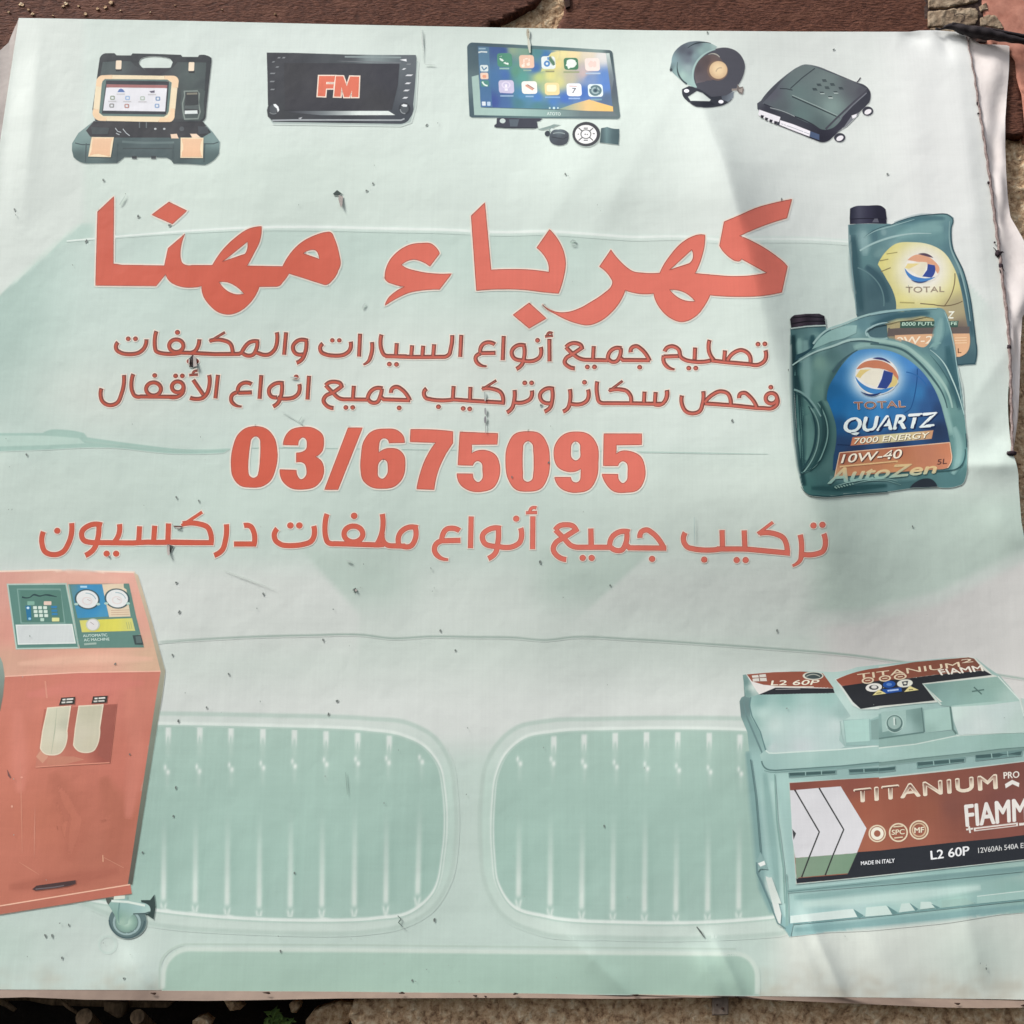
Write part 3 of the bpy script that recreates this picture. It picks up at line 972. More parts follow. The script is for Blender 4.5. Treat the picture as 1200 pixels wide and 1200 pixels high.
WA, WB, WC, WD, WE, WF = (100, 225, 7.5), (240, 225, 7.5), (435, 225, 7.5), (540, 225, 7.5), (660, 225, 7.5), (780, 225, 7.5)
head = Print('headline_lettering', None, 0.00045, 0.00003)
muh = pts("108,175 250,40 245,630 320,642 695,648 728,495 875,370 835,575~ 850,622~ 935,645 1110,645", WA) + \
    pts("70,640 150,520~ 260,410~ 400,320~ 497,303 485,420~ 430,540~ 370,650 685,655 750,545~ 830,460~ 960,385~ 1060,355~ 1105,355~ 1130,390 1180,550~ 1190,640~ 1170,690 1080,810~ 1055,815 740,715 690,785~ 650,825~ 615,830 478,832 440,915~ 370,1000~ 290,1055~ 210,1075~ 120,1055~ 40,990~", WB) + \
    pts("1035,905~ 1022,825 820,825~ 750,790~ 705,722 622,825 90,820", WA)
word(head, 'word', [muh, pts("735,88 892,165 765,280 585,200", WA)],
     [pts("155,612 375,435 372,510~ 355,545", WB), pts("125,790 190,790~ 270,825~ 345,895 270,900~ 190,865~", WB), pts("865,540 930,508~ 970,510~ 1005,590", WB)])
kah = pts("718,990 780,1035~ 860,1058~ 940,1056~", WD) + \
    pts("140,1025~ 240,970~ 360,890~ 420,835~ 435,795~ 412,745~ 320,655 420,508 560,665~ 610,697~ 700,712~ 850,712 885,640~ 940,560~ 1040,450~ 1130,395~", WE) + \
    pts("290,376~ 345,378 340,470~ 320,560~ 258,715 420,730~ 600,742~ 750,735~ 890,710 668,588 650,605~ 610,602~ 475,470 515,262 650,205~ 800,140~ 950,98~ 1108,65 1065,228 900,280~ 650,385 830,470~ 980,570~ 1045,625~ 1070,655 1020,880 850,910~ 650,918~ 390,905 340,1000~ 270,1085~ 140,1140~", WF) + \
    pts("940,1105~ 855,1025~ 810,945~ 795,890 640,888~ 545,862 500,960~ 420,1060~ 330,1130~ 220,1168~ 110,1150~ 0,1108~", WE) + pts("820,1065~ 765,1035~", WD)
word(head, 'word', [kah, pts("92,210 210,95 265,685 440,680~ 600,684~ 775,705 770,630~ 735,560~ 668,490 780,330 860,430~ 905,530~ 920,620~ 905,740~ 858,890 740,880~ 560,858~ 400,852~ 138,865", WD),
                    pts("600,975 750,1110 600,1197 460,1080", WD),
                    pts("120,760 125,700~ 165,600~ 240,520~ 340,465~ 450,450~ 525,455~ 575,495~ 600,540 515,652 440,608~ 370,592~ 310,608~ 265,640 300,665~ 420,700~ 705,718 600,855 450,862~ 330,885~ 230,930~ 122,995 150,935~ 210,880~ 295,832 200,810~ 140,785~", WC)],
     [pts("935,685 1130,505 1138,590~ 1110,628", WE), pts("935,858 1010,862~ 1090,895~ 1160,960 1070,955~ 990,915~", WE)])
head.build(banner)

P1, P2, P3, P4 = (260, 490, 7.5), (370, 490, 7.5), (470, 490, 7.5), (590, 490, 6.6667)
phone = Print('phone_number', None, 0.00045, 0.00002)
DG = [("290,73~ 390,95~ 455,165~ 485,280~ 470,450~ 425,550~ 350,600~ 260,608~ 160,590~ 100,520~ 82,400~ 100,250~ 140,150~ 200,95~", "297,158~ 332,180~ 340,240~ 325,470~ 310,512~ 275,527~ 240,505~ 230,450~ 246,240~ 260,182~", P1),
      ("540,235 550,180~ 600,110~ 700,80~ 820,95~ 885,150~ 895,220~ 880,290~ 820,340 875,380~ 895,440~ 880,530~ 820,600~ 720,625~ 600,610~ 530,545~ 510,452 655,458 665,510~ 695,540~ 735,515~ 745,450~ 725,398~ 655,388 655,305 705,298~ 740,275~ 750,230~ 740,185~ 715,168~ 685,185~ 670,238", None, P1),
      ("285,85 410,85 195,628 78,628", None, P2),
      ("780,215 770,160~ 720,110~ 610,95~ 490,120~ 425,200~ 400,330~ 395,440~ 420,550~ 490,605~ 590,618~ 690,600~ 760,530~ 785,420~ 770,320~ 720,275~ 660,265~ 600,275~ 555,305 555,240~ 570,190~ 605,175~ 635,190~ 645,218", "590,362~ 625,378~ 635,420~ 625,500~ 585,535~ 550,515~ 543,460~ 555,390~", P2),
      ("85,100 270,102~ 455,118 455,220 390,320~ 330,450~ 290,628 138,622 165,500~ 220,350~ 305,215 80,208", None, P3),
      ("518,122 850,135 845,230 622,232 620,310 660,290~ 750,285~ 830,325~ 865,410~ 860,520~ 810,610~ 710,645~ 600,635~ 520,580~ 492,488 630,490 645,545~ 680,565~ 712,540~ 718,460~ 705,390~ 670,375~ 640,395~ 630,415 500,412", None, P3),
      ("190,105~ 280,120~ 340,200~ 360,330~ 345,460~ 290,550~ 190,572~ 95,555~ 40,480~ 18,350~ 35,210~ 90,125~", "190,178~ 226,200~ 235,260~ 235,430~ 222,485~ 188,500~ 158,485~ 150,420~ 150,250~ 158,200~", P4),
      ("400,462 440,540~ 510,575~ 580,580~ 670,555~ 725,470~ 740,340~ 730,210~ 670,130~ 570,107~ 470,130~ 405,210~ 395,300~ 425,380~ 490,415~ 550,418~ 605,395 605,440~ 595,490~ 570,505~ 540,495~ 525,462", "560,180~ 595,198~ 602,250~ 595,315~ 565,333~ 535,315~ 525,250~ 535,198~", P4),
      ("785,122 1080,122 1080,207 882,210 880,280 920,258~ 990,260~ 1070,300~ 1105,390~ 1100,480~ 1050,560~ 960,580~ 860,570~ 800,510~ 770,437 895,440 905,490~ 932,510~ 962,490~ 972,430~ 962,350~ 932,335~ 905,350~ 895,372 780,372", None, P4)]
for o, h, wn_ in DG:
    word(phone, 'digit', [pts(o, wn_)], [pts(h, wn_)] if h else [])
phone.build(banner)


def kufi(name, groups, w, bevel):
    """a line of text drawn with a broad pen: strokes and dots on a pale outline"""
    tl = Print(name, None, 0.0005, 0.00003)
    out = {k: [] for k in ('halo', 'dark', 'red')}
    for win, strokes, dots, rings in groups:
        for q in strokes:
            ww = w
            if q.startswith('t'): q = q[1:]; ww = 'taper'
            elif q.startswith('s'): q = q[1:]; ww = 'thin'
            c, _ = sample(pts(q, win), False, 1.5)
            k = np.linspace(0, 1, len(c))
            W_ = w * (np.interp(k, [0, .6, 1], [1, 1, .45]) if ww == 'taper' else np.full(len(c), .62 if ww == 'thin' else 1.0))
            e = c.copy()
            def ext(e, d):
                a = e[0] - e[1]; b_ = e[-1] - e[-2]
                e = e.copy(); e[0] += a / (np.hypot(*a) + 1e-9) * d; e[-1] += b_ / (np.hypot(*b_) + 1e-9) * d
                return e
            out['halo'] += ribbon(ext(c, 1.1), W_ + 2.4)
            out['dark'] += ribbon(c, W_ + 0.2)
            if bevel: out['red'] += ribbon(ext(c + np.array([-.45, .5]), -0.9), np.maximum(W_ - 2.3, .6))
            else: out['red'] += ribbon(ext(c, -.35), W_ - .9)
        for x, y, rx, ry in rings:
            a = np.linspace(0, 2*math.pi, 30, endpoint=False)
            c = np.stack([win[0] + (x + rx*np.cos(a))/win[2], win[1] + (y + ry*np.sin(a))/win[2]], -1)
            cc = np.vstack([c, c[:2]])
            out['halo'] += ribbon(cc, w + 2.4); out['dark'] += ribbon(cc, w + .2)
            out['red'] += ribbon(cc + (np.array([-.45, .5]) if bevel else 0), w - (2.0 if bevel else .9))
        for x, y, r in dots:
            a = np.linspace(0, 2*math.pi, 16, endpoint=False)
            def dc(k, o=(0, 0)): return np.stack([win[0] + x/win[2] + o[0] + (r/win[2]+k)*np.cos(a), win[1] + y/win[2] + o[1] + (r/win[2]+k)*.96*np.sin(a)], -1)
            out['halo'].append(dc(1.2)); out['dark'].append(dc(0.1)); out['red'].append(dc(-1.0, (-.2, .25)) if bevel else dc(-.45))
    tl.loops(out['halo'], HALO, (), 5)
    tl.loops(out['dark'], (120, 67, 59) if bevel else (172, 84, 70), (), 5)
    tl.loops(out['red'], (lambda x, y: redf(x, y) * .89) if bevel else redf, (), 5)
    tl.build(banner)


a1, b1, c1, d1, e1 = (125, 375, 6), (280, 375, 6), (430, 375, 6), (580, 375, 6), (730, 375, 6)
kufi('text_line', [
    (a1, ["80,156 66,180~ 70,208~ 100,230~ 225,230 258,205~ 280,135", "350,78 340,190~ 348,218~ 372,230~ 520,229 640,233", "652,135 638,195~ 622,218~ 590,230", "s832,86 722,152", "725,147 820,143~ 868,165~ 884,205~ 886,240",
          "630,233 760,240 870,239 940,238", "1072,153 1010,155~ 968,195~ 950,230 930,238", "1060,150 1050,212~ 1030,243~ 992,250~ 955,232", "1042,225 1075,236 1150,238~ 1180,210~ 1196,86"],
     [(152, 132, 17), (203, 132, 17), (498, 87, 18), (580, 290, 17), (632, 290, 17)], [(490, 181, 50, 44)]),
    (b1, ["332,86 318,245", "485,147 410,148~ 380,190~ 396,232~ 455,240", "474,145 466,228~ 442,278~ 405,301", "590,165 572,190~ 580,225~ 615,243~ 740,243~ 775,218~ 786,152", "852,96 845,258", "t936,155 930,245~ 912,288~ 875,314", "1003,102 1003,210~ 1022,245~ 1060,253 1180,256"],
     [(657, 143, 16), (706, 143, 16), (1058, 310, 17), (1108, 312, 17)], []),
    (c1, ["210,162 205,245", "318,177 312,252", "396,180 390,254", "473,170 466,256", "130,254 330,260 545,259 575,245~ 590,200~ 600,106", "664,104 656,260",
          "900,172 860,157~ 815,172~ 798,205~ 800,235", "802,233 905,231", "t800,236 765,262~ 772,295~ 800,318~ 842,325", "962,112 955,283"], [], []),
    (d1, ["215,181 150,183~ 118,225~ 132,265~ 180,283~ 215,282", "205,180 205,265~ 190,312~ 150,344", "200,284 285,282~ 314,262~ 322,190", "383,132 384,292", "s405,94 378,90~ 368,112", "s352,116 408,110",
          "500,192 525,170~ 565,162~ 605,178~ 612,195 545,240~ 500,270~ 490,295~ 515,325~ 562,340", "500,190 545,235~ 600,272~ 650,280 800,284", "695,183 690,275", "890,200 845,198~ 808,225~ 795,285", "884,198 880,250~ 850,292~ 818,291~ 798,272",
          "880,262 900,281 1090,283", "955,228 960,198~ 995,184~ 1030,205~ 1088,288"], [(300, 143, 17), (650, 330, 17), (700, 330, 17), (1018, 332, 17)], []),
    (e1, ["293,222 312,194~ 350,185~ 390,205~ 410,262~ 440,281~ 620,283", "285,257 395,254", "t288,250 288,295~ 312,328~ 364,347", "508,193 504,278", "610,140 612,240~ 640,281", "620,284 720,296 905,312", "718,213 712,288", "735,287 780,230~ 835,212~ 885,240~ 897,300",
          "895,310 960,312~ 995,288~ 1002,213"], [(463, 338, 17), (512, 338, 17), (950, 170, 17), (998, 168, 17)], [])], 4.9, True)

a2, b2, c2, d2, e2 = (105, 420, 6), (265, 420, 6), (425, 420, 6), (585, 420, 6), (735, 420, 6)
kufi('text_line', [
    (a2, ["242,116 226,245~ 190,315~ 135,328~ 90,300~ 78,260~ 84,210", "308,110 300,230~ 318,262~ 360,268 620,270", "660,195 655,240~ 620,268~ 560,270", "840,116 826,245~ 800,274~ 706,276", "728,150 802,258", "s760,88 735,92~ 726,112", "s700,118 762,113", "903,115 885,282",
          "1140,182 1095,170~ 1055,190~ 1042,235", "1045,242 1142,239", "t1045,238 1000,262~ 998,300~ 1025,328~ 1070,338"], [(458, 120, 17), (605, 123, 17), (652, 123, 17)], [(450, 215, 52, 46), (620, 200, 41, 38)]),
    (b2, ["248,117 235,285", "405,176 340,180~ 302,220~ 312,262~ 360,274", "392,175 385,268~ 368,308~ 330,339", "360,274 480,272~ 506,250~ 514,180", "583,122 572,290",
          "700,190 720,172~ 760,164~ 805,178~ 812,196 750,240~ 700,265~ 685,295~ 705,330~ 756,349", "700,188 745,235~ 800,282~ 845,288 1000,290", "898,192 892,285", "1100,212 1050,210~ 1008,245~ 995,290", "1095,212 1085,265~ 1060,308~ 1020,308~ 998,285", "1085,270 1110,288 1180,290"],
     [(493, 130, 17), (842, 345, 17), (890, 345, 17)], []),
    (c2, ["200,243 208,212~ 240,200~ 275,218~ 332,296", "140,288 335,294", "450,212 432,235~ 442,275~ 480,288~ 640,288", "640,194 634,285", "758,200 755,292", "630,288 720,295 1000,312", "s940,155 838,218", "840,213 920,215~ 972,240~ 986,270~ 986,318", "1068,222 1065,300~ 1048,352~ 1014,380", "1065,307 1140,306~ 1180,282~ 1190,225"],
     [(257, 348, 17), (533, 340, 17), (707, 352, 17), (753, 355, 17), (1140, 172, 17), (1188, 172, 17)], []),
    (d2, ["385,215 320,218~ 288,255~ 302,300~ 340,316~ 372,312", "372,212 372,300~ 358,345~ 318,374", "497,216 497,308~ 483,350~ 448,374", "497,316 590,316~ 618,295~ 624,218", "690,161 690,258~ 705,305~ 745,315 940,316 1150,320", "s868,158 770,231", "775,224 850,218~ 900,232~ 924,265~ 926,316", "1022,233 1018,312", "1100,236 1095,316", "1178,225 1170,290~ 1150,318"],
     [(600, 168, 17)], []),
    (e2, ["280,222 272,290~ 240,322~ 190,322", "385,260 388,330~ 415,373~ 460,386~ 510,370~ 530,320~ 535,230", "545,312 600,255~ 655,232~ 710,250~ 726,285~ 727,330", "545,316 740,330 900,347", "788,280 795,250~ 825,242~ 862,268~ 912,345", "1052,272 1055,320~ 1020,349~ 960,350~ 890,346"], [(1010, 203, 17)], [(1014, 280, 40, 37)])], 4.9, True)

a4, b4, c4, d4, e4, f4 = (40, 585, 6), (200, 585, 6), (360, 585, 6), (520, 585, 6), (680, 585, 6), (800, 585, 6)
kufi('text_line', [
    (a4, ["65,228 55,310~ 78,370~ 130,390~ 200,372~ 242,310~ 264,168", "478,182 390,184~ 335,235~ 346,285~ 400,304~ 455,302", "455,180 444,290~ 420,350~ 360,395", "400,305 530,306 700,308", "600,175 590,262~ 560,306", "742,190 735,298", "848,186 840,300", "945,170 940,298", "690,308 800,302 860,304 980,302 1170,306"],
     [(163, 222, 22), (510, 383, 22), (577, 383, 22)], []),
    (b4, ["-20,304 140,306 298,306", "s222,90 78,186", "85,174 200,174~ 262,200~ 282,245~ 282,322", "392,176 385,290~ 362,358~ 306,395", "515,186 560,190~ 584,230~ 584,325", "445,315 602,315", "750,208 730,240~ 738,290~ 775,318~ 930,318~ 985,298~ 1006,188"], [(842, 185, 23), (905, 185, 23)], []),
    (c4, ["140,104 130,265~ 145,302~ 190,313 300,315", "290,315 500,322 540,318", "528,104 520,255~ 490,318", "528,240 545,310~ 590,328 690,330", "778,202 700,202~ 650,245~ 645,325", "760,200 756,290~ 730,328~ 670,330",
          "1072,222 1030,205~ 975,215~ 950,260~ 946,300", "946,293 1078,289", "t952,292 905,318~ 895,360~ 925,405~ 992,424", "1153,121 1148,345"], [(330, 117, 23)], [(325, 245, 66, 56)]),
    (d4, ["402,206 330,208~ 272,260~ 288,310~ 340,330~ 385,330", "384,204 380,310~ 362,380~ 313,417", "385,331 490,332~ 530,308~ 541,203", "627,120 625,352", "s652,62 620,62~ 605,92", "s578,96 656,93",
          "785,218 810,190~ 860,180~ 910,190~ 930,216 845,270~ 785,310~ 770,350~ 800,400~ 862,424", "785,216 845,275~ 900,328~ 960,338 1180,338", "1034,206 1036,330"], [(510, 137, 22), (977, 413, 22), (1040, 413, 22)], []),
    (e4, ["-10,338 205,338", "75,206 78,332", "347,232 280,229~ 225,265~ 208,338", "326,230 320,310~ 290,358~ 240,356~ 206,328", "320,315 345,342 605,344", "420,272 430,230~ 465,216~ 510,240~ 590,352", "738,235 725,280~ 752,335~ 800,350~ 985,350"], [(505, 420, 22), (872, 425, 22)], []),
    (f4, ["277,217 280,335", "240,350 400,350 460,352 755,380", "432,219 438,340", "s635,162 528,243", "540,240 650,244~ 710,275~ 730,320~ 733,388", "t826,250 836,370~ 825,430~ 772,468", "838,386 930,387~ 982,368~ 992,243"], [(380, 428, 22), (443, 428, 22), (920, 185, 22), (983, 180, 22)], [])], 6.0, False)

# ================================================================== PRINT: diagnostic tablet in its carrying case
S1, S2, S3 = (80, 55, 12), (160, 55, 10.909), (80, 130, 6.316)
p = Print('scanner_case_picture', None, 0.0006, 0.000009)
p.k = (1.1, 125.0, (0, -2, 0), .3)
p.fill("84.7,168 92,156 110,142 238,142.7 250,156 257.5,166.4 256.5,180 251,187~ 240,193.3 219.5,192 203.5,191.7 199.5,187~ 195,184.8 146,184 141,188~ 137,191 100.6,191.5 91,188~ 86.3,184 84.5,176",
       idw([(90, 165, (108, 146, 140)), (250, 162, (110, 146, 142)), (170, 170, (72, 100, 100)), (170, 182, (60, 84, 86)), (92, 185, (66, 98, 96)), (250, 186, (66, 98, 96)), (100, 155, (118, 152, 146)), (143, 180, (62, 88, 88)), (205, 186, (60, 86, 86))]), sp=3)
p.fill("101,153 110,142 238,143 247,155 237,161 134,161 106,160", (44, 50, 56))
p.line("88,167.5 96,169.5 106,169.5", 1.0, (50, 76, 78)); p.line("238,168.5 250,168.5 256,166.5", 1.0, (50, 76, 78))
p.line("143,166 170,167.5 204,167", 2.4, (88, 116, 114)); p.line("144,174 204,174", 1.2, (52, 74, 76))
for q in ("135,150 138,154 142,155", "144,151 148,156 152,159", "136,156 140,158"): p.line(q, .8, (176, 188, 190))
for q in ("163.5,143 163.5,150", "171.5,143 171.5,150"): p.line(q, 1.2, (94, 108, 110))
for x, y in ((182, 151), (192.5, 151)): p.ell(x, y, 1.2, .9, (180, 190, 190))
p.ell(213, 151, 2.6, 2.6, (74, 84, 88)); p.fill("107,149 128,150 126,157 108,157", (58, 74, 76)); p.fill("232,148 243,149 244,156 233,157", (60, 72, 78))
p.fill("200,157.5 207,157 209,162 201,162", (232, 196, 158)); p.fill("223,157 230,157 236,162 226,162", (236, 204, 166))
for x in (157.5, 180): p.fill(f"{x-3},183 {x+3},183 {x+2.4},186 {x-2.4},186", (44, 58, 62))
for x0 in (101, 138, 203, 240): p.line(f"{x0},168 {x0-1},190", 1.0, (56, 80, 82))
lid = p.sub('case_lid')
lid.fill("108.5,128 117,68.5 119,65~ 123.5,62.6 134,62.5 136.5,65 153.5,65.2 155.5,62.8 190,63.6 212,64.5 213.5,66.8 232,67 233.5,64.7 243,65.4~ 247.6,68 247.8,72 244,106 241,137 239,141~ 235,142.8 112,142",
         (46, 58, 62), holes=["165.5,68.6 200,69.2~ 202.6,73 200.4,79 166,78.8~ 162.8,73.5~"])
lid.fill("120.5,73 134,72 153,72 158,77 171,84.5 194,85 203,79 208,73 241.5,73.5 240.5,90 238,135 234,139 113,139 114,110", idw([(130, 78, (72, 92, 90)), (225, 90, (74, 94, 90)), (180, 84, (50, 58, 64)), (205, 120, (54, 68, 68)), (236, 100, (60, 78, 78)), (120, 120, (52, 64, 66))]))
lid.fill("168,79.8 200,79.8 188,87.5 177,87.5", (48, 52, 60))
for x, y in ((139, 76), (224.3, 78)):
    lid.box(x + .3, y + 6.2, 6.4, 2.2, (34, 44, 48)); lid.box(x, y, 6.2, 10, (236, 214, 178), 1.0, .05)
dv = p.sub('interface_unit')
dv.fill("212.5,106 217,103.5 237,104.2 240.5,107 239.5,112 238.5,121 239.5,132 238,138.5 234,141 217,141 213.6,138 213.5,130 211.6,121 213,112", (66, 86, 82))
dv.outline("216,107 231,106.5 233.6,110 232.4,120 234.5,131 232,139 216.5,139.5 214.4,130 214,121 216.5,112", 1.1, (122, 140, 130))
dv.fill("217.5,108 232,107.8 233,133 216.5,134", (46, 58, 60)); dv.fill("219,109 231,108.6 231,110.4 219,110.8", (124, 124, 104))
dv.fill("217,124 232.6,123.4 233,128 216.6,127", (76, 92, 90)); dv.fill("216.8,129.9 231,129.4 231.4,133 216.6,133.4", (206, 218, 212))
tb = p.sub('tablet'); tb.k = (1.0, 120.0, (0, 0, 0))
tb.fill("119.5,88.4 131,88 190,89 204,89 207.5,91~ 209.2,95 208,100 204.3,137 201,142~ 198.5,142.8 186,142.8 125,141.5 117,141.3 112,139~ 108.6,133 109.5,128 113.2,94 115.5,90.5~", (236, 218, 184))
for q in ("119.5,88.4 131,88 131.5,92.2 124,93 119,97 118,101.5 112.6,101 113.3,94 115.5,90.5~", "193,89 204,89 207.5,91~ 209.2,95 208.4,102.5 202.3,102.5 201,96 197,93 193,92.8", "204.8,128 204.3,137 201,142~ 198.5,142.8 186,142.8 187.5,138.6 196,138 199.6,134 200.2,127", "109.5,128 115.4,128 115.8,134 119,137 125,137.6 124,141.6 117,141.3 112,139~ 108.6,133"):
    tb.fill(q, (238, 206, 168))
tb.fill("123,92.8 196,93.4 201,97 200.5,101 197.6,130 196,134 192,136.6 121,135.6 116.4,132 119.6,98 120.5,95", (92, 118, 114))
tb.fill("124.6,94.4 198,95.5 194.6,134 119.6,133", (38, 42, 52))
scr = p.sub('screen'); scr.k = (1.0, 120.0, (0, 0, 0))
scr.fill("125.2,99 195.8,100 193.3,130.4 121,129.4", (228, 228, 233)); scr.fill("125.2,99 195.8,100 195.6,103 124.9,102.2", (160, 104, 102))
scr.fill("138,107.8 139.5,105 141.8,104 144,105 146,107.8", (88, 118, 172)); scr.fill("175.5,107 181,106.2 181,108.4 177,108.6", (96, 92, 110))
for x, y, c in ((131.8, 114.6, (132, 146, 124)), (149.5, 114.8, (140, 174, 214)), (167, 115.2, (168, 182, 168)), (185, 115.6, (104, 136, 176)), (130.9, 123.7, (132, 130, 130)), (148.6, 124.2, (172, 116, 108)), (184, 124, (128, 156, 196))):
    scr.box(x, y, 5, 4.4, c, 1); scr.box(x, y, 2.4, 2, (222, 226, 228))
for x, y in ((141.5, 110.2), (178, 110.6), (131.5, 118.7), (149, 118.9), (167, 119.2)): scr.box(x, y, 9, .7, (196, 194, 196))
for x0, sk in ((107.7, 0), (212, 1)):
    la = p.sub('latch'); la.k = (1.0, 120.0, (0, 0, 0))
    q = "107.6,160.8 133.2,161 129.6,184 103.6,183.2" if not sk else "212,161.5 238.2,161.7 237.6,185 211.6,184.8"
    la.fill(q, (242, 220, 184)); c, _ = sample(pts(q), True, 50); m_ = c.mean(0)
    la.loops([m_ + (c - m_) * .9], grad((0, 160), (0, 186), (236, 196, 160), (230, 184, 146)))
p.build(banner)

# ================================================================== PRINT: car radio
p = Print('car_radio_picture', None, 0.0006, 0.000009)
p.k = (1.1, 125.0, (0, -2, 0), .3)
for k, c in ((3.2, (190, 208, 197)), (1.8, (160, 180, 172))):
    p.fill(f"{314+k},{70+k} {487.5+k},{70+k} {485+k*.8},125 {479+k},{142+k*.6} 470,{145+k} 320,{142.8+k} 315,138", c)
body = "312.8,61.8 345,62.2 405,64 450,64.6 487,64.6 488,68 487.6,80 485.5,108 484,122 484.6,128 483,134 478.5,141 474,144~ 468,145 320,142.6 318,140 314,136.5 313,129 314.2,124 313.6,90"
p.fill(body, idw([(330, 66, (58, 64, 70)), (400, 66, (70, 80, 84)), (440, 65, (124, 144, 142)), (484, 68, (98, 110, 114)), (316, 100, (56, 62, 68)), (484, 110, (84, 94, 100)), (400, 142, (48, 58, 64)), (330, 138, (52, 60, 64)), (470, 140, (66, 76, 84)), (400, 100, (54, 58, 64))]))
p.line("404,66.5 470,67.3", 1.6, (132, 152, 150)); p.line("395,71.5 470,73.6", 1.2, (112, 120, 124), taper=[.2, 1, 1])
p.fill("469,70 476,69.3 476.4,71.8 473,71", (226, 232, 232))
p.fill("338,130.2 455,130.2 462.5,134.7 376,134.8 340,131.5", grad((340, 0), (458, 0), (56, 62, 70), (112, 124, 126), (206, 220, 212), (214, 226, 218)))
p.line("319,141 345,140.6 400,140.6 470,140.8 474,139", 1.5, (158, 168, 170)); p.fill("350,138.5 354,137.4 352,139.4", (170, 176, 178))
for x, y, w_ in ((327, 67.6, 2.4), (332.5, 67.6, 2.4), (320.5, 72.5, 2), (325, 78.5, 2.6), (319.5, 86, 5), (319, 95.5, 4.4), (319.4, 104.8, 4), (479, 75.2, 4)): p.box(x, y, w_, 1.1, (128, 136, 138), 0, .8)
for x, y, w_ in ((473.5, 80.8, 2.4), (479.5, 88.2, 6.4), (478, 97.6, 4.6), (476.4, 106, 4.8), (475, 114.6, 4)): p.box(x, y, w_, 1.5, (206, 212, 214), 0, 1.4)
kn = p.sub('knob'); kn.ell(320.6, 127, 6.6, 6.8, (54, 62, 66)); kn.ell(320.6, 127.5, 4.6, 4.8, (76, 86, 90)); kn.fill("320.5,122.3 323,122 326,125 327,129 325.6,131 324.6,127 321.5,124.5", (222, 230, 228)); kn.line("316,131.5 320,133.5~ 324,132.5", 1.2, (110, 120, 122))
kn = p.sub('knob'); kn.ell(474, 127.3, 6.6, 6.8, (58, 66, 72)); kn.ell(474, 127.5, 4.6, 4.8, (82, 92, 96)); kn.fill("470.5,123.4 473,122 477,123 476.5,125 472.5,124.8", (214, 222, 222)); kn.line("469,128 471,132~ 475,133", 1.2, (134, 144, 146))
sc2 = p.sub('screen'); sc2.fill("333,74 468,74.8 466,100 459,128.6 334,128.6", idw([(335, 80, (54, 58, 62)), (400, 100, (54, 58, 66)), (455, 90, (60, 64, 72)), (440, 120, (58, 62, 66)), (380, 125, (50, 54, 62))]))
ft = p.sub('lettering'); ft.k = (1.0, 120.0, (0, 0, 0))
FMP = ["373.8,89 392.8,89 391.6,96.2 382.4,96 382,98.6 391.3,98.6 390.6,103.8 382,103.8 381.2,113 372.2,112.6",
       "393.6,89.2 402.2,89.4 406.4,101 410.2,89.6 421,89.8 420,113.8 412.3,113.8 412.4,106 409.4,113.8 403.2,113.8 400.2,102 399.2,113.4 391.4,113.2"]
for q in FMP:
    ft.outline(q, 2.2, (242, 222, 204))
ft.fill(FMP, (218, 112, 86))
p.build(banner)

# ================================================================== PRINT: touchscreen unit with its accessories
T1, T2, T3 = (540, 45, 12), (630, 45, 11.43), (570, 130, 7.27)
p = Print('touchscreen_picture', None, 0.0006, 0.000009)
mt = p.sub('mount'); mt.fill("582.5,137.6 636,138.5 633,141.5 629,142.6 630.3,149.6 625,151 597,150.6 579.5,148.8 579.6,146.6 582,145", (60, 62, 74)); mt.ell(589, 141.6, 3.2, 2.6, (196, 208, 204)); mt.fill("597,140 608,140 606,148 598,148", (86, 96, 106)); mt.line("581,149 600,150 628,150", 1.4, (44, 50, 58))
p.fill("547.6,55 549.5,51.8~ 553,50 600,52.2 660,55.6 713,58.8 716.5,60~ 718,64 726.6,135 726,138~ 723,139.4 640,138.4 553,137.6 550.4,136 548.6,100",
       idw([(550, 60, (76, 96, 104)), (552, 100, (96, 116, 120)), (553, 130, (72, 92, 100)), (620, 137, (84, 110, 112)), (724, 136, (96, 112, 114)), (722, 100, (86, 96, 106)), (716, 66, (76, 92, 96)), (640, 54, (90, 118, 120)), (700, 58, (130, 150, 146)), (560, 52, (70, 90, 100))]))
p.fill("553,90 560.5,88 563.7,126.4 718.6,131.2 724.2,136 640,136.4 556,134.6", grad((556, 0), (722, 0), (166, 192, 184), (164, 192, 184), (140, 170, 164), (104, 120, 122), (104, 116, 120)))
p.fill("709,62.6 714,62.4 719,92 716,112 712,90", grad((0, 62), (0, 112), (200, 214, 208), (120, 132, 138), (94, 102, 112)))
p.text("ATOTO", (641, 131.2), (657, 131.8), (657, 135.4), (641, 134.9), (206, 220, 214), .03)
s_ = p.sub('screen')
